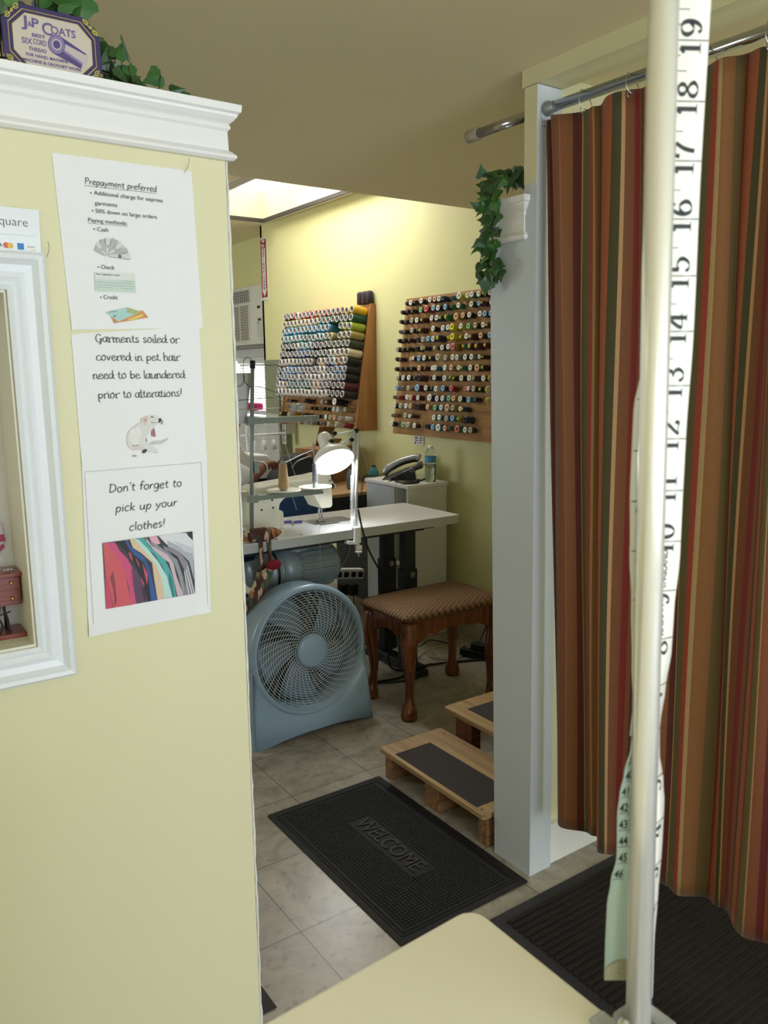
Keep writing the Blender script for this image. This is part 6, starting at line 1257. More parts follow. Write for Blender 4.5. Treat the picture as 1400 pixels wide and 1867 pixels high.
low = [(.598, [(4.93, 'A', 'n'), (4.88, 'K', 'n'), (4.70, 'D', 'n'), (4.64, 'B', 'k'), (4.44, 'A', 'c'), (4.38, 'P', 'y'), (4.30, 'K', 'n'), (4.23, 'K', 'w')]),
       (.640, [(4.90, 'A', 'n'), (4.60, 'K', 'n'), (4.545, 'K', 'n'), (4.49, 'A', 'n'), (4.44, 'K', 'n'), (4.385, 'K', 'n'), (4.335, 'K', 'n'), (4.285, 'W', 'w'), (4.24, 'W', 'w'), (4.155, 'T', 'c')]),
       (.690, [(4.97, 'D', 'y'), (4.86, 'C', 'c'), (4.80, 'O', 'n'), (4.70, 'K', 'n'), (4.64, 'M', 'k'), (4.585, 'K', 'n'), (4.535, 'K', 'n'), (4.48, 'D', 'n'), (4.43, 'K', 'n'), (4.37, 'P', 'w'), (4.32, 'C', 'c'), (4.27, 'C', 'p'), (4.205, 'W', 'c'), (4.145, 'W', 'n')]),
       (.733, [(4.70, 'A', 'c'), (4.64, 'W', 'n'), (4.56, 'A', 'n'), (4.50, 'K', 'n'), (4.45, 'A', 'n'), (4.40, 'K', 'n'), (4.33, 'C', 'c'), (4.24, 'W', 'c'), (4.15, 'R', 'n')])]
for ri, (s_, its) in enumerate(low):
    for k, (y, c, cp_) in enumerate(its):
        nm, hx = PAL[c]; r_, L_ = (.0115, .05) if c in 'KAD' and cp_ == 'n' else (.0165, .065)
        if y == 4.23: r_, L_ = .0225, .1
        small(R1, y, s_, nm, hx, cp_, r_, L_, '%s small spool, %s from left, %s sparse row at foot of left rack' % (nm, ORD[k], ORD[ri]), 'small spools at the foot of the left rack', ri)
# the peg board rows: distance down the board, then place along it, thread colour, cap colour, L = large
TAB = [
(0.035, '3.723Bn 3.678Bw 3.645Bn 3.585Kw 3.507Kw 3.466Kp 3.430Nw 3.395Nk 3.325Un 3.258YwL 3.199Yw 3.167Gw 3.114Kw 3.076By 3.028Bc'),
(0.082, '3.756Bn 3.707Bn 3.659Bn 3.578Kg 3.523RrL 3.470Nb 3.430Nw 3.367Nb 3.321Gn 3.261Gw 3.162Dw 3.106Db 3.081Py 3.009Pw 2.973Dw'),
(0.136, '3.760Bn 3.711Bn 3.654Bc 3.606Bw 3.560My 3.473Kw 3.433Kw 3.401Ky 3.347GyL 3.263OpL 3.218Bp 3.167Kw 3.086Ow 3.051Nb 3.007Ab'),
(0.191, '3.754An 3.710Kn 3.640Dc 3.592Kn 3.559MyL 3.452Kw 3.368Uw 3.329Uw 3.287YYL 3.224Yw 3.165Lg 3.112Bc 3.056Bw 3.029My 2.968Dc'),
(0.242, '3.759Bn 3.710Bn 3.657Bn 3.575Kk 3.533Cc 3.487Ub 3.443Nw 3.399NyL 3.313Oy 3.275YYL 3.218Oy 3.171Dw 3.135MyL 3.064Pp 2.996Kb 2.955Kn'),
(0.291, '3.760Bc 3.710Bn 3.661Dn 3.579Kk 3.533Tc 3.508Ny 3.422Oc 3.402Kn 3.359Kw 3.308Uw 3.263OrL 3.188Gy 3.134MyL 3.081MyL 3.025My 2.971Ty'),
(0.345, '3.764Bn 3.723Bn 3.626Np 3.604Kw 3.549Nb 3.503Kw 3.453Ny 3.377CcL 3.322Tc 3.257OwL 3.227Aw 3.164Dw 3.114Aw 3.050KwL 3.031By 2.948Kk'),
(0.399, '3.759Bn 3.710Bn 3.661Bn 3.612Bn 3.540Mp 3.489Mn 3.420Ww 3.392UwL 3.317Aw 3.267Tp 3.207Ow 3.181Gy 3.115Kw 3.059BpL 3.024Ky 2.946Ww'),
(0.451, '3.727Kc 3.678Kw 3.625Kw 3.577Pn 3.522MkL 3.419Nk 3.391NwL 3.312Aw 3.266Gy 3.237Dy 3.176Dw 3.114Ww 3.078Py 3.008Dw 2.967Cy 2.920Cw'),
(0.506, '3.726Ab 3.686An 3.619Tp 3.580AnL 3.529MbL 3.462Kw 3.413Kn 3.377Ww 3.314Nb 3.249Rr 3.137Dr 3.112Kw 3.073Kc 3.024Ky 2.969CyL'),
(0.558, '3.744Tn 3.703Rn 3.623Ww 3.588Rp 3.520Mw 3.412NwL 3.356Nw 3.309Uw 3.259Gg 3.221Op 3.165Kw 3.100Ub 3.057Nn 2.967Cy 2.913Cc'),
(0.607, '3.731Kw 3.677Ac 3.624Aw 3.584Tp 3.512MkL 3.428Tp 3.364Ug 3.312Uw 3.258GpL 3.220Oc 3.157Nw 3.131NyL'),
(0.659, '3.736TnL 3.623Ac 3.580Ww 3.558MyL 3.363Uw 3.319Uw 3.261Uc 3.211Ub 3.166Oy 3.104NkL'),
(0.71, '3.740Kw 3.636Wg 3.588Oc 3.527Mw 3.415Nk 3.366Ub 3.314UwL 3.264Rp 3.233Gn 3.161GrL 3.103Gw 3.063Dc')]
for ri, (s_, row) in enumerate(TAB):
    its = [(float(q[:5]), q[5], q[6], q.endswith('L') and len(q) > 7) for q in row.split()]
    for k, (y, c, cp_, big) in enumerate(its):
        nm, hx = PAL[c]; r_ = .0195 if big else .0152
        if cp_ == 'n': r_ = .0125
        g = min([abs(y - its[j][0]) for j in (k-1, k+1) if 0 <= j < len(its)] + [.06])
        r_ = min(r_, max(.0105, g*.5)); off = 0
        if g < .029: off = .014*(1 if k % 2 else -1)*0 
        L_ = .052 if big else .046; r_ = round(r_, 3) 
        cl_ = {'w': 'white end', 'y': 'yellow cap', 'p': 'peach end', 'b': 'blue end', 'k': 'black end', 'c': 'cream end', 'r': 'red end', 'g': 'green end', 'Y': 'yellow end', 'n': 'plain tube'}[cp_]
        small(R2, y, s_, nm, hx, cp_ if cp_ != 'Y' else 'Y', r_, L_, '%s spool with %s, %s from left, %s row down, right board' % (nm, cl_, ORD[k], ORD[ri]), 'small spools on the right board', ri)
# pegs seen on the empty parts
b = MB()
for ri in range(10, 14):
    for k in range(4): b.cyl(R2.at(3.03 - .05*k, TAB[ri][0], 0), R2.at(3.03 - .05*k, TAB[ri][0], .0), .003, n=6)
b = MB()
for s_ in (.598, .640, .690, .733):
    for k in range(19): p_ = 5.05 - .05*k; b.cyl(R1.at(p_, s_ + .006, 0), R1.at(p_, s_ + .006, .035), .0028, n=6)
b.build('dowel_pegs', M_SIDE, rk)
for k, (y, lb) in enumerate(((4.228, 'the left one'), (4.178, 'the middle one'), (4.128, 'the right one'))):
    t = thing('thread_cone', 'dark purple thread cone standing on top of the left rack, ' + lb, 'thread cone', (2.775, y, 1.836), 'dark cones on top of the rack')
    b = MB(); b.lathe((2.775, y, 1.836), Zx, [(0, .0), (0, .019), (.074, .015), (.076, .010), (.070, .008)], 18, cap=False); b.build('spool_core', mat('black_core', '1C1A20', .5), t)
    b = MB(); b.lathe((2.775, y, 1.836), Zx, [(.002, .019), (.005, .0225), (.064, .0222), (.071, .0185), (.073, .015)], 20, cap=False); b.build('wound_thread', threadmat('2C2130'), t)

# ------------------------------------------------------------------ air conditioner, signs, wall cabinet
ac = thing('air_conditioner', 'off white window air conditioner high in the recess left of the thread rack', 'air conditioner', (2.93, 6.05, 1.65))
AX_ = 2.885; ay0, ay1, az0, az1 = 5.70, 6.36, 1.655, 2.112
M_AC = mat('off_white_ac_plastic', 'D9D8D0', .45, var=.02)
b = MB(); b.box(AX_, 2.998, ay0, ay1, az0, az1); b.build('ac_case', M_AC, ac, bevel=.012, seg=3)
b = MB(); b.box(AX_ - .004, AX_, 5.995, 6.345, 1.99, 2.085); b.build('vent_recess', M_DKGREY, ac)
b = MB()
for k in range(11): y = 5.995 + .035*k; b.box(AX_ - .009, AX_ - .003, y - .003, y + .003, 1.99, 2.085)
for k in range(5): z = 1.995 + .021*k; b.box(AX_ - .009, AX_ - .003, 5.995, 6.345, z - .0015, z + .0015)
b.build('air_vent', M_AC, ac)
b = MB(); b.box(AX_ - .003, AX_, 6.015, 6.35, 1.690, 1.970); b.build('grille_recess', M_DKGREY, ac)
b = MB()
for k in range(21): z = 1.695 + .0135*k; b.box(AX_ - .008, AX_ - .002, 6.010, 6.355, z - .0035, z + .0035)
for y in (6.010, 6.18, 6.35): b.box(AX_ - .009, AX_ - .002, y - .004, y + .004, 1.690, 1.972)
b.build('intake_grille', M_AC, ac)
b = MB(); b.box(AX_ - .006, AX_, 5.745, 5.875, 1.715, 1.865); b.build('control_panel', mat('ac_panel_grey', 'C8C8C2', .4, var=.02), ac, bevel=.004)
b = MB(); b.box(AX_ - .0075, AX_ - .006, 5.800, 5.845, 1.835, 1.852); b.box(AX_ - .0075, AX_ - .006, 5.84, 5.865, 1.815, 1.822); b.box(AX_ - .0012, AX_, 5.82, 5.87, 1.93, 1.95); b.build('display_window', M_DKGREY, ac)
b = MB(); b.lathe((AX_, 5.82, 1.69), (-1, 0, 0), [(0, .012), (.006, .011), (.007, 0)], 16); b.build('knob', M_AC, ac)
b = MB(); b.box(2.90, 2.998, 5.62, 6.9, 1.632, 1.652); tag(b.build('ac_support_shelf', mat('grey_shelf', '8E8F8C', .5)), 'thin grey ledge directly beneath the air conditioner', 'shelf')

fs = thing('extinguisher_sign', 'tall narrow red and white fire extinguisher sign at the wall corner', 'sign', (2.797, 5.55, 2.2))
sy0, sy1, sz0, sz1 = 5.502, 5.604, 1.965, 2.41
b = MB(); b.box(2.7965, 2.7995, sy0, sy1, sz0, sz1); b.build('sign_plate', mat('white_sign_plastic', 'E2E0DC', .35, var=.02), fs)
M_RD = mat('sign_red', '8E1F2C', .4, var=.05)
b = MB(); b.box(2.7955, 2.7965, sy0 + .006, sy1 - .006, sz0 + .02, sz1 - .012); b.build('red_field', M_RD, fs)
b = MB(); cy = (sy0 + sy1)/2
b.prism([(-.026, 2.335), (.026, 2.335), (.026, 2.045), (.040, 2.045), (0, 1.99), (-.040, 2.045), (-.026, 2.045)], lambda u, v: Vector((2.7951, cy + u, v)), (.0004, 0, 0)); b.prism([(-.03, 2.392), (.03, 2.392), (0, 2.372)], lambda u, v: Vector((2.7951, cy + u, v)), (.0004, 0, 0)); b.build('white_arrow', mat('white_sign_plastic', 'E2E0DC', .35), fs)
text('sign_text', 'FIRE', .030, mat('white_sign_plastic', 'E2E0DC', .35), (2.7945, cy + .034, 2.343), (0, -1, 0), (0, 0, 1), fs, bold=.0006)
for k, ch in enumerate('EXTINGUISHER'):
    text('sign_text', ch, .027, M_INK, (2.7945, cy, 2.312 - k*.0247), (0, -1, 0), (0, 0, 1), fs, align='CENTER', bold=.0012, sx=1.3)

mc = thing('metal_cabinet', 'grey green metal cabinet against the wall at the left of the thread rack', 'cabinet', (2.73, 5.3, 0))
b = MB(); b.box(2.70, 2.798, 5.20, 5.405, .0005, 1.525); b.build('cabinet_body', mat('grey_green_steel', '8E9380', .25, metal=.2, var=.03), mc, bevel=.004)
b = MB(); b.box(2.6985, 2.70, 5.205, 5.40, 1.486, 1.490); b.build('door_gap', M_DKGREY, mc)
b = MB(); b.box(2.6955, 2.70, 5.205, 5.40, .02, 1.14); b.build('reflection_panel', mat('painted_reflection_grey', 'B9BABC', .3, var=.03), mc)  # pale plate paints in the reflection on the cabinet's lower part
s2 = thing('extinguisher_sign', 'white strip sign with black vertical letters half hidden behind the thread rack', 'sign', (2.72, 5.15, 1.1))
b = MB(); b.box(2.700, 2.703, 5.105, 5.16, .93, 1.36); b.build('sign_plate', mat('grey_sign_plastic', 'C4C4C6', .4, var=.03), s2); b = MB(); b.box(2.703, 2.798, 5.125, 5.135, 1.0, 1.3); b.build('mount_bracket', M_WHITE, s2)
for k, ch in enumerate('EXTINGUISHER'): text('sign_text', ch, .036, M_INK, (2.6992, 5.135, 1.315 - k*.0335), (0, -1, 0), (0, 0, 1), s2, align='CENTER', bold=.0014, sx=1.1)

# ------------------------------------------------------------------ second work table with its machines
d2 = thing('work_table', 'dark second sewing table with a wooden edge behind the white one', 'table', (2.1, 4.3, 0))
b = MB(); b.box(1.45, 2.786, 3.79, 4.50, .742, .760); b.build('table_top', wood('pale_wood_edge', 'A8845C', 'C9A67C', 'X', .5, 4), d2, bevel=.002)
b = MB(); b.box(1.47, 2.77, 3.80, 3.815, .60, .742); b.box(2.72, 2.77, 3.82, 4.48, .0005, .742); b.box(1.47, 1.51, 4.0, 4.48, .0005, .742); b.build('table_frame', M_DKGREY, d2, bevel=.003)
sg = thing('overlock_machine', 'white domestic overlock machine on the second table behind the seamstress hand', 'sewing machine', (2.0, 4.22, .76))
M_SG = mat('white_machine_plastic', 'E9EBF0', .3, var=.01, coat=.2)
b = MB(); b.prism([(1.80, .7605), (1.80, 1.01), (1.83, 1.04), (1.93, 1.045), (1.96, .99), (1.98, .975), (2.10, .965), (2.12, .945), (2.12, .7605)], lambda u, v: Vector((u, 4.20, v)), (0, .22, 0)); b.build('machine_body', M_SG, sg, bevel=.012, seg=3)
b = MB(); b.cyl((2.02, 4.30, .975), (2.02, 4.30, 1.20), .008, n=10); b.cyl((1.98, 4.30, 1.075), (2.27, 4.30, 1.075), .006, n=8); b.build('thread_mast', M_SG, sg)
for k in range(3):
    b = MB(); x = 2.06 + .065*k; b.cyl((x, 4.30, .975), (x, 4.30, 1.07), .0022, n=6); b.lathe((x, 4.30, .985), Zx, [(0, .018), (.055, .010), (.056, 0)], 12); b.build('thread_pin', M_SG, sg)
b = MB(); b.box(1.865, 1.875, 4.197, 4.200, 1.005, 1.030); b.box(1.885, 1.895, 4.197, 4.200, 1.005, 1.030); b.build('green_marks', mat('teal_marks', '3E9A8A', .4, var=0), sg)
b = MB(); b.box(2.00, 2.20, 4.195, 4.20, .79, .83); b.build('dark_slot', M_BLACK, sg)
bm2 = thing('coverstitch_machine', 'dark grey machine head with a silver lever right of the overlock', 'sewing machine', (2.22, 4.1, .76))
b = MB(); b.prism([(2.06, .7605), (2.06, .85), (2.11, .91), (2.17, .965), (2.25, .975), (2.32, .93), (2.42, .915), (2.44, .7605)], lambda u, v: Vector((u, 4.02, v)), (0, .13, 0)); b.build('machine_body', mat('charcoal_enamel', '3E4148', .35, metal=.3, var=.1), bm2, bevel=.010, seg=3)
b = MB(); b.tube(crom([(2.05, 4.0, .915), (2.12, 4.0, .94), (2.22, 4.0, .975), (2.29, 4.0, .995)]), .0038, 6); b.tube(crom([(2.14, 3.99, .905), (2.18, 3.99, .94), (2.27, 3.99, .965)]), .004, 6); b.cyl((2.29, 4.0, .93), (2.29, 4.0, 1.04), .006, n=8); b.build('chrome_levers', M_STEEL, bm2)
b = MB(); b.ball((2.10, 4.005, .905), .018, 10); b.ball((2.16, 4.0, .90), .012, 8); b.build('black_knobs', M_BLACK, bm2)
for (x, y, hx, lb) in ((2.50, 3.93, '6E7A8A', 'slate grey thread reel standing between the machine and the lamp'), (2.655, 3.93, '2E8A98', 'turquoise thread cone on the second table right of the lamp arm')):
    t = thing('thread_cone', lb, 'thread spool', (x, y, .76), 'thread cones on the second table'); b = MB(); b.lathe((x, y, .7605), Zx, [(0, 0), (0, .028), (.003, .028), (.12, .014), (.128, .012), (.128, 0)], 16); b.build('spool_core', M_BLACK, t); b = MB(); b.lathe((x, y, .7605), Zx, [(.003, .026), (.008, .031), (.085, .030), (.105, .020), (.118, .015)], 20, cap=False); b.build('wound_thread', threadmat(hx), t)
bx_ = thing('cardboard_box', 'open brown cardboard box with printed handling marks behind the machines', 'box', (2.55, 4.32, .76))
M_CARD = mat('brown_cardboard', '9A7452', .8, var=.08, scale=8)
b = MB(); M4 = Matrix.Translation((2.54, 4.31, .7605)) @ Matrix.Rotation(.30, 4, 'Z'); b.box(-.15, .17, -.10, .10, 0, .215, M=M4); b.build('box_body', M_CARD, bx_)
b = MB(); b.add([M4 @ Vector(p_) for p_ in ((-.15, -.101, .214), (.00, -.103, .214), (-.01, -.16, .275), (-.19, -.15, .290))], [(0, 1, 2, 3)]); b.build('box_flap', M_CARD, bx_, solid=.003); b = MB(); b.add([M4 @ Vector(p_) for p_ in ((.03, .10, .214), (.17, .10, .214), (.18, .06, .33), (.02, .05, .34))], [(0, 1, 2, 3)]); b.build('box_flap', M_CARD, bx_, solid=.003)
b = MB()
for (u0, u1, w0, w1) in ((-.12, -.115, .05, .11), (-.105, -.04, .098, .102), (-.105, -.02, .078, .082), (-.10, -.03, .060, .064), (.0, .05, .078, .083)): b.add([M4 @ Vector(p_) for p_ in ((u0, -.1015, w0), (u1, -.1015, w0), (u1, -.1015, w1), (u0, -.1015, w1))], [(0, 1, 2, 3)])
b.build('printed_marks', mat('box_ink', '4A3426', .8, var=0), bx_)

# hanging white cover on a wire hanger by the stand
hg = thing('wire_hanger', 'wire coat hanger hooked over the top of the thread stand', 'hanger', (1.41, 2.93, 1.47))
b = MB(); b.tube(crom([(1.412, 2.945, 1.470), (1.418, 2.950, 1.484), (1.402, 2.955, 1.492), (1.388, 2.955, 1.482), (1.383, 2.955, 1.455), (1.384, 2.955, 1.432), (1.385, 2.955, 1.405)], 5), .0012, 6); b.tube([(1.385 + .0022*math.cos(k*1.4), 2.955 + .0022*math.sin(k*1.4), 1.425 - k*.0011) for k in range(22)], .0011, 5)
b.tube(crom([(1.385, 2.952, 1.402), (1.394, 2.952, 1.388), (1.41, 2.952, 1.380), (1.46, 2.952, 1.375), (1.54, 2.952, 1.345)], 5), .0012, 6); b.tube(crom([(1.385, 2.952, 1.402), (1.376, 2.952, 1.388), (1.36, 2.952, 1.381), (1.30, 2.952, 1.375), (1.18, 2.952, 1.335), (1.16, 2.952, 1.325), (1.17, 2.954, 1.318), (1.54, 2.954, 1.335)], 5), .0012, 6); b.build('hanger_wire', M_DKGREY, hg)
b = MB(); b.grid([[Vector((x, 2.966 + .003*math.sin(x*40 + z*6), z)) for x in [1.15 + (xr - 1.15)*i/10 for i in range(11)]] for (z, xr) in [(1.432, 1.420), (1.38, 1.417), (1.30, 1.403), (1.233, 1.391)]]); tag(b.build('pattern_paper', mat('white_pattern_paper', 'D9D9DE', .6, var=.03), solid=.0006), 'white sheet of paper hanging behind the wire hanger at the left wall edge', 'paper')
wb = thing('fabric_pile', 'magenta cloth folded on the sill in front of the blind', 'cloth', (2.93, 6.15, 1.1))
b = MB(); b.box(2.89, 2.972, 5.99, 6.30, 1.135, 1.190); b.build('folded_cloth', mat('magenta_cloth', 'A8265A', .8, var=.1, bump=.3, bscale=60), wb, bevel=.015, seg=3)
b = MB(); b.box(2.86, 2.998, 5.95, 6.6, 1.110, 1.130); tag(b.build('sill_tray', mat('white_tray', 'DADCDE', .4)), 'shallow white sill board under the magenta cloth', 'sill')

# ------------------------------------------------------------------ cords and power strips
pz = thing('power_strip', 'white power strip with plugs fixed under the sewing table', 'power strip', (2.17, 3.36, .42))
b = MB(); Mz = Matrix.Translation((2.09, 3.36, .43)) @ Matrix.Rotation(.14, 4, 'Y'); b.box(-.10, .10, -.02, .02, -.025, .025, M=Mz); b.build('strip_body', M_WHITE, pz, bevel=.004); b = MB()
for k in range(4): b.box(-.062 + k*.042, -.040 + k*.042, -.032, -.0205, -.014, .012, M=Mz)
b.build('plugs', M_BLACK, pz)
for k, (x, z, lb) in enumerate(((2.055, .365, 'left'), (2.115, .355, 'right'))):
    ad = thing('power_adaptor', 'black power adaptor hanging below the white power strip, the %s one' % lb, 'adaptor', (x, 3.33, z), 'black adaptors under the table'); b = MB(); b.box(x - .022, x + .022, 3.312, 3.344, z - .035, z + .022); b.build('adaptor_body', M_BLACK, ad, bevel=.004); b = MB(); b.tube(crom([(x, 3.328, z - .03), (x + .01, 3.33, z - .12), (x + .06, 3.34, z - .2), (x + .09, 3.36, .02)]), .0025, 5); b.build('adaptor_cord', M_CORD, ad)
p2_ = thing('power_strip', 'black power strip lying on the floor behind the stool', 'power strip', (2.60, 2.92, 0))
b = MB(); Mz = Matrix.Translation((2.60, 2.915, .022)) @ Matrix.Rotation(-1.2, 4, 'Z'); b.box(-.10, .10, -.026, .026, -.021, .02, M=Mz); b.build('strip_body', M_BLACK, p2_, bevel=.004); b = MB()
for k in range(5): b.box(-.075 + k*.034, -.055 + k*.034, -.010, .010, .0202, .024, M=Mz)
b.build('sockets', M_STEEL, p2_); b = MB(); b.box(-.04, .05, -.022, .022, .024, .058, M=Mz); b.build('plug_block', M_BLACK, p2_, bevel=.005)
def cable(label, pts, r, m): b = MB(); b.tube(crom([Vector(p_) for p_ in pts], 8), r, 6); tag(b.build('cable', m), label, 'cable', 'cables on the floor by the wall')
cable('thick black cable crossing the floor behind the stool', [(1.93, 2.98, .006), (2.10, 2.93, .006), (2.30, 2.975, .006), (2.45, 2.94, .006), (2.66, 2.83, .006), (2.76, 2.6, .006)], .006, M_CORD)
cable('cream cable looped on the floor by the black power strip', [(2.64, 3.02, .008), (2.56, 3.10, .02), (2.45, 3.10, .03), (2.42, 3.00, .012), (2.50, 2.96, .008), (2.56, 3.05, .012), (2.47, 3.14, .02), (2.40, 3.06, .01), (2.46, 2.98, .006)], .0028, M_CREAMCORD)
cable('cream cable straying over the floor beneath the stool', [(2.70, 3.05, .006), (2.52, 3.16, .006), (2.36, 3.10, .005), (2.30, 2.99, .005), (2.40, 2.93, .012), (2.60, 3.01, .004)], .0024, M_CREAMCORD)
cable('black cable running up the wall behind the stool', [(2.765, 3.02, .18), (2.74, 3.03, .10), (2.70, 3.02, .05), (2.64, 3.0, .03)], .0035, M_CORD)
cable('thin black cable curling under the cabinet edge', [(2.35, 3.32, .006), (2.45, 3.22, .01), (2.54, 3.24, .02), (2.62, 3.15, .01), (2.70, 3.20, .03)], .003, M_CORD)
cable('grey flex hanging below the sewing table by the motor', [(1.96, 3.12, .72), (1.95, 3.10, .62), (1.90, 3.08, .56), (1.86, 3.06, .54)], .008, mat('grey_flex', '70777A', .5))
cable('black cable trailing from under the fan to the table foot', [(1.80, 2.90, .006), (1.95, 2.94, .008), (2.06, 2.90, .006), (2.17, 2.87, .006)], .004, M_CORD)
cable('thin wire rising beside the lamp up the wall', [(2.55, 3.80, .77), (2.52, 3.82, .95), (2.50, 3.9, 1.12)], .0016, M_STEEL)
wb2 = thing('waste_basket', 'pale plastic tub on the floor in front of the white cabinet', 'tub', (2.36, 3.2, 0))
b = MB(); b.lathe((2.385, 3.42, .0005), Zx, [(0, 0), (0, .07), (.20, .085), (.205, .09), (.20, .082), (.01, .066)], 28, cap=False); b.build('tub_body', mat('pale_tub', 'CFC8BC', .5, var=.03), wb2)

# ------------------------------------------------------------------ the seamstress
pr = thing('person', 'person in white top and blue jeans working at the second table, hand reaching right', 'person', (1.35, 3.58, 0))
SKIN = mat('brown_skin', '7A4634', .45, var=.08, scale=30)
def skin_graph(name, nodes, edges, root, m, parent, sub=2):
    # nodes: {id: (pos, rx[, ry])}
    ids = list(nodes); me = bpy.data.meshes.new(name); me.from_pydata([nodes[i][0] for i in ids], [(ids.index(a), ids.index(c)) for a, c in edges], [])
    o = bpy.data.objects.new(name + '_skeleton', me); COL.objects.link(o); md = o.modifiers.new('skin', 'SKIN'); md.use_smooth_shade = True
    for k, i in enumerate(ids):
        sv = me.skin_vertices[0].data[k]; r_ = nodes[i][1]; sv.radius = (r_, nodes[i][2] if len(nodes[i]) > 2 else r_); sv.use_root = (i == root)
    s_ = o.modifiers.new('sub', 'SUBSURF'); s_.levels = sub; s_.render_levels = sub
    dg = bpy.context.evaluated_depsgraph_get(); nm = bpy.data.meshes.new_from_object(o.evaluated_get(dg)); bpy.data.objects.remove(o)
    nm.materials.clear(); nm.materials.append(m); nm.name = name
    r = bpy.data.objects.new(name, nm); COL.objects.link(r)
    if parent: r.parent = parent; r.matrix_parent_inverse = Matrix.Translation(-parent.location)
    for p_ in nm.polygons: p_.use_smooth = True
    return r
B = {'pelvis': ((1.36, 3.56, .56), .125, .12), 'waist': ((1.37, 3.57, .70), .11, .12), 'chest': ((1.42, 3.58, .90), .125, .15), 'neckb': ((1.50, 3.60, 1.09), .058), 'neck': ((1.555, 3.61, 1.15), .050), 'headc': ((1.585, 3.62, 1.21), .070), 'head': ((1.60, 3.62, 1.27), .080), 'crown': ((1.585, 3.62, 1.34), .066),
 'shR': ((1.47, 3.44, 1.03), .062), 'elR': ((1.60, 3.50, 0.910), .046), 'frR': ((1.70, 3.60, 0.930), .043), 'wrR': ((1.815, 3.70, 0.960), .029), 'paR': ((1.855, 3.735, 0.970), .031, .020), 'knR': ((1.892, 3.765, 0.967), .030, .018),
 'shL': ((1.43, 3.75, 1.03), .062), 'elL': ((1.52, 3.83, .84), .046), 'wrL': ((1.72, 3.86, .87), .028), 'paL': ((1.765, 3.86, .865), .030, .018), 'knL': ((1.80, 3.86, .855), .028, .015),
 'hipR': ((1.42, 3.48, .555), .095), 'kneeR': ((1.90, 3.48, .58), .066), 'ankR': ((1.80, 3.50, .10), .038), 'toeR': ((1.96, 3.50, .035), .032),
 'hipL': ((1.42, 3.66, .555), .095), 'kneeL': ((1.90, 3.66, .585), .066), 'ankL': ((1.84, 3.66, .10), .038), 'toeL': ((2.0, 3.66, .035), .032), 'nose': ((1.688, 3.622, 1.262), .014), 'chin': ((1.65, 3.62, 1.195), .026)}
ED = [('pelvis', 'waist'), ('waist', 'chest'), ('chest', 'neckb'), ('neckb', 'neck'), ('neck', 'headc'), ('headc', 'head'), ('head', 'crown'), ('head', 'nose'), ('headc', 'chin'), ('chest', 'shR'), ('shR', 'elR'), ('elR', 'frR'), ('frR', 'wrR'), ('wrR', 'paR'), ('paR', 'knR'), ('chest', 'shL'), ('shL', 'elL'), ('elL', 'wrL'), ('wrL', 'paL'), ('paL', 'knL'), ('pelvis', 'hipR'), ('hipR', 'kneeR'), ('kneeR', 'ankR'), ('ankR', 'toeR'), ('pelvis', 'hipL'), ('hipL', 'kneeL'), ('kneeL', 'ankL'), ('ankL', 'toeL')]
for sd, side in (('R', Vector((-.5, .6, 0)).normalized()), ('L', Vector((0, 1, 0)))):
    kn = Vector(B['kn' + sd][0]); pa = Vector(B['pa' + sd][0]); d = (kn - pa).normalized(); acr = Vector((d.y, -d.x, 0)).normalized()
    for fi in range(4):
        w = (fi - 1.5)*.0175; L_ = (.026, .030, .028, .022)[fi]; base = kn + acr*w
        B['f%s%da' % (sd, fi)] = (base + d*L_ + Vector((0, 0, .002)), .0088); B['f%s%db' % (sd, fi)] = (base + d*(L_*1.7) + Vector((0, 0, -.018)), .0080); B['f%s%dc' % (sd, fi)] = (base + d*(L_*1.5) + Vector((0, 0, -.036)), .0070)
        ED += [('kn' + sd, 'f%s%da' % (sd, fi)), ('f%s%da' % (sd, fi), 'f%s%db' % (sd, fi)), ('f%s%db' % (sd, fi), 'f%s%dc' % (sd, fi))]
    t0 = pa + acr*(.030 if sd == 'R' else .030) + Vector((0, 0, -.006)); B['t%sa' % sd] = (t0, .0115); B['t%sb' % sd] = (t0 + d*.024 + acr*.006 + Vector((0, 0, -.016)), .0095); ED += [('pa' + sd, 't%sa' % sd), ('t%sa' % sd, 't%sb' % sd)]
body = skin_graph('body', B, ED, 'pelvis', SKIN, pr)
M_HAIR = mat('black_hair', '15110F', .6, var=.2, scale=60); b = MB(); b.ball((1.575, 3.62, 1.305), .100, 20, sc=(.98, .84, .92)); b.ball((1.50, 3.62, 1.30), .055, 14)
o = b.build('hair', M_HAIR, pr)
for v in o.data.vertices:
    if v.co.x > 1.635 and v.co.z < 1.33: v.co.x = 1.635
b = MB()
for sy in (-1, 1): b.ball((1.668, 3.62 + sy*.030, 1.280), .012, 10)
b.build('eyes', mat('eye_white', 'E0DCD4', .2, var=0), pr)
b = MB(); b.tube(crom([(1.664, 3.598, 1.222), (1.674, 3.62, 1.224), (1.664, 3.642, 1.222)]), .005, 6); b.build('lips', mat('lips', '6A3430', .5), pr)
b = MB()
for sy in (-1, 1): b.ball((1.598, 3.62 + sy*.082, 1.265), .022, 10, sc=(.7, .35, 1.1))
b.build('ears', SKIN, pr)
Cn = lambda k, s_=1.0, dz=0, add=.012: ((Vector(B[k][0]) + Vector((0, 0, dz))), *[r_ + add for r_ in B[k][1:]])
T = {k: Cn(k, add=.034) for k in ('pelvis', 'waist', 'chest', 'neckb', 'shR', 'shL')}; T['neckb'] = (Vector((1.490, 3.598, 1.07)), .085)
T['slR'] = (Vector((1.575, 3.49, .94)), .066); T['slL'] = (Vector((1.505, 3.815, .875)), .062); T['pelvis'] = (Vector((1.36, 3.56, .60)), .14, .135)
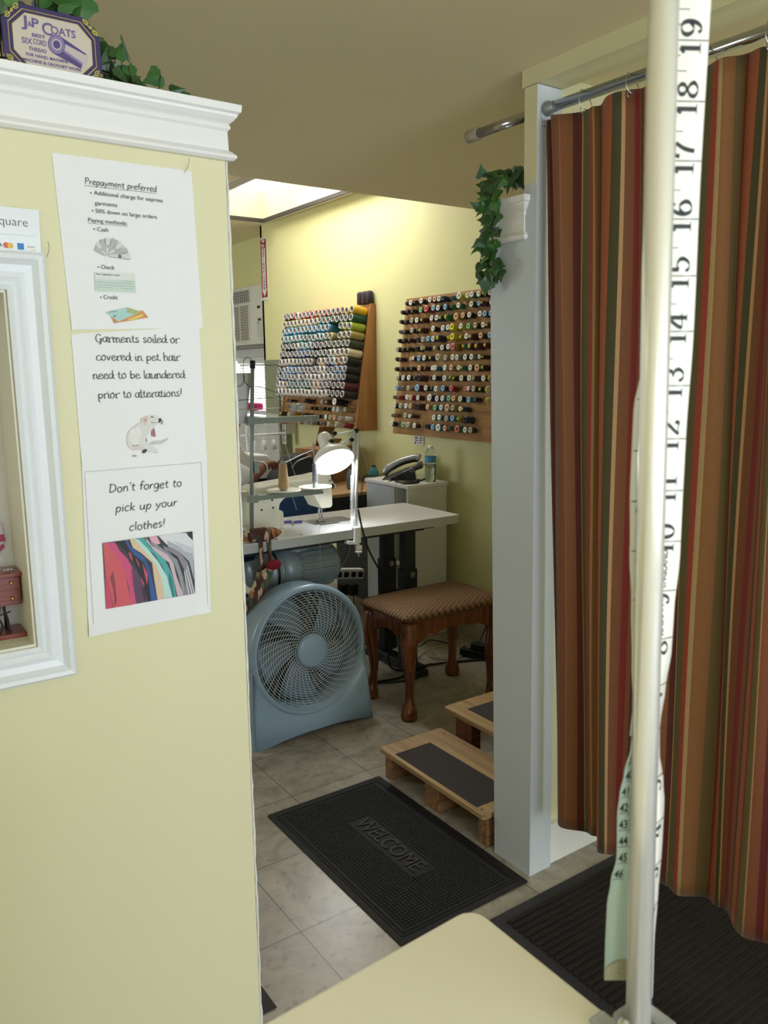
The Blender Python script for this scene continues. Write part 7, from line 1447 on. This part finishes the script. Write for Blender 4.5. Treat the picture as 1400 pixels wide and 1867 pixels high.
T['slR2'] = (Vector((1.665, 3.565, .95)), .058)
skin_graph('shirt', T, [('pelvis', 'waist'), ('waist', 'chest'), ('chest', 'neckb'), ('chest', 'shR'), ('shR', 'slR'), ('slR', 'slR2'), ('chest', 'shL'), ('shL', 'slL')], 'pelvis', mat('white_cotton', 'DADDE4', .85, var=.04, bump=.2, bscale=30), pr)
J = {k: Cn(k, add=.014) for k in ('pelvis', 'hipR', 'kneeR', 'hipL', 'kneeL')}; J['pelvis'] = (Vector((1.36, 3.56, .545)), .14, .14)
J['ankR'] = (Vector((1.815, 3.50, .14)), .056); J['ankL'] = (Vector((1.85, 3.66, .14)), .056); J['kneeR'] = (Vector((1.92, 3.49, .615)), .095); J['hipR'] = (Vector((1.46, 3.49, .60)), .115); J['kneeL'] = (Vector((1.95, 3.64, .60)), .088)
M_DEN = mat('blue_denim', '3A5C90', .85, var=.35, scale=9, bump=.3, bscale=300)
skin_graph('jeans', J, [('pelvis', 'hipR'), ('hipR', 'kneeR'), ('kneeR', 'ankR'), ('pelvis', 'hipL'), ('hipL', 'kneeL'), ('kneeL', 'ankL')], 'pelvis', M_DEN, pr)
for (x, y) in ((1.80, 3.50), (1.84, 3.66)):
    b = MB(); b.ball((x + .08, y, .036), .045, 14, sc=(2.4, .95, .8)); b.build('shoe', M_BLACK, pr)
b = MB(); w0 = Vector(B['wrR'][0]); f0 = Vector(B['frR'][0]); ax = (w0 - f0).normalized(); e1 = ax.cross(Zx).normalized(); e2 = ax.cross(e1); c0 = w0 - ax*.012
b.tube([c0 + e1*.033*math.cos(a) + e2*.033*math.sin(a) for a in [2*PI*k/20 for k in range(20)]], .004, 6, closed=True); b.build('white_bracelet', M_WHITE, pr)
ch = thing('work_chair', 'chair under the seated person behind the white table', 'chair', (1.38, 3.57, 0))
b = MB(); b.box(1.18, 1.58, 3.38, 3.76, .365, .40); b.build('seat', M_DKGREY, ch, bevel=.01); b = MB(); b.cyl((1.38, 3.57, .06), (1.38, 3.57, .365), .022, n=14); b.build('column', M_STEEL, ch)
for k in range(5):
    a = 2*PI*k/5 + .3; b = MB(); b.tube([(1.38, 3.57, .07), (1.38 + .24*math.cos(a), 3.57 + .24*math.sin(a), .035)], .014, 8); b.ball((1.38 + .24*math.cos(a), 3.57 + .24*math.sin(a), .0205), .02, 8); b.build('leg', M_DKGREY, ch)
b = MB(); b.box(1.145, 1.175, 3.40, 3.74, .55, .85); b.box(1.16, 1.20, 3.55, 3.59, .40, .60); b.build('backrest', M_DKGREY, ch, bevel=.01)

b = MB(); rows = []
for i in range(13):
    t = i/12; x = 1.80 + .42*t; row = []
    for (y, z, wv) in ((3.95, .768, .004), (3.88, .785, .006), (3.80, .800, .005), (3.780, .790, .004), (3.772, .740, .004), (3.772, .66, .004), (3.774, .56, .004)):
        row.append(Vector((x + wv*math.sin(t*9), y + wv*math.sin(t*17 + z*9), z + .5*wv*math.sin(t*13) - .03*max(0, t - .75)*4*.5 + .018*math.sin(PI*t))))
    rows.append(row)
b.grid(rows); tag(b.build('denim_garment', M_DEN, solid=.012), 'blue denim garment draped over the edge of the second table', 'jeans')
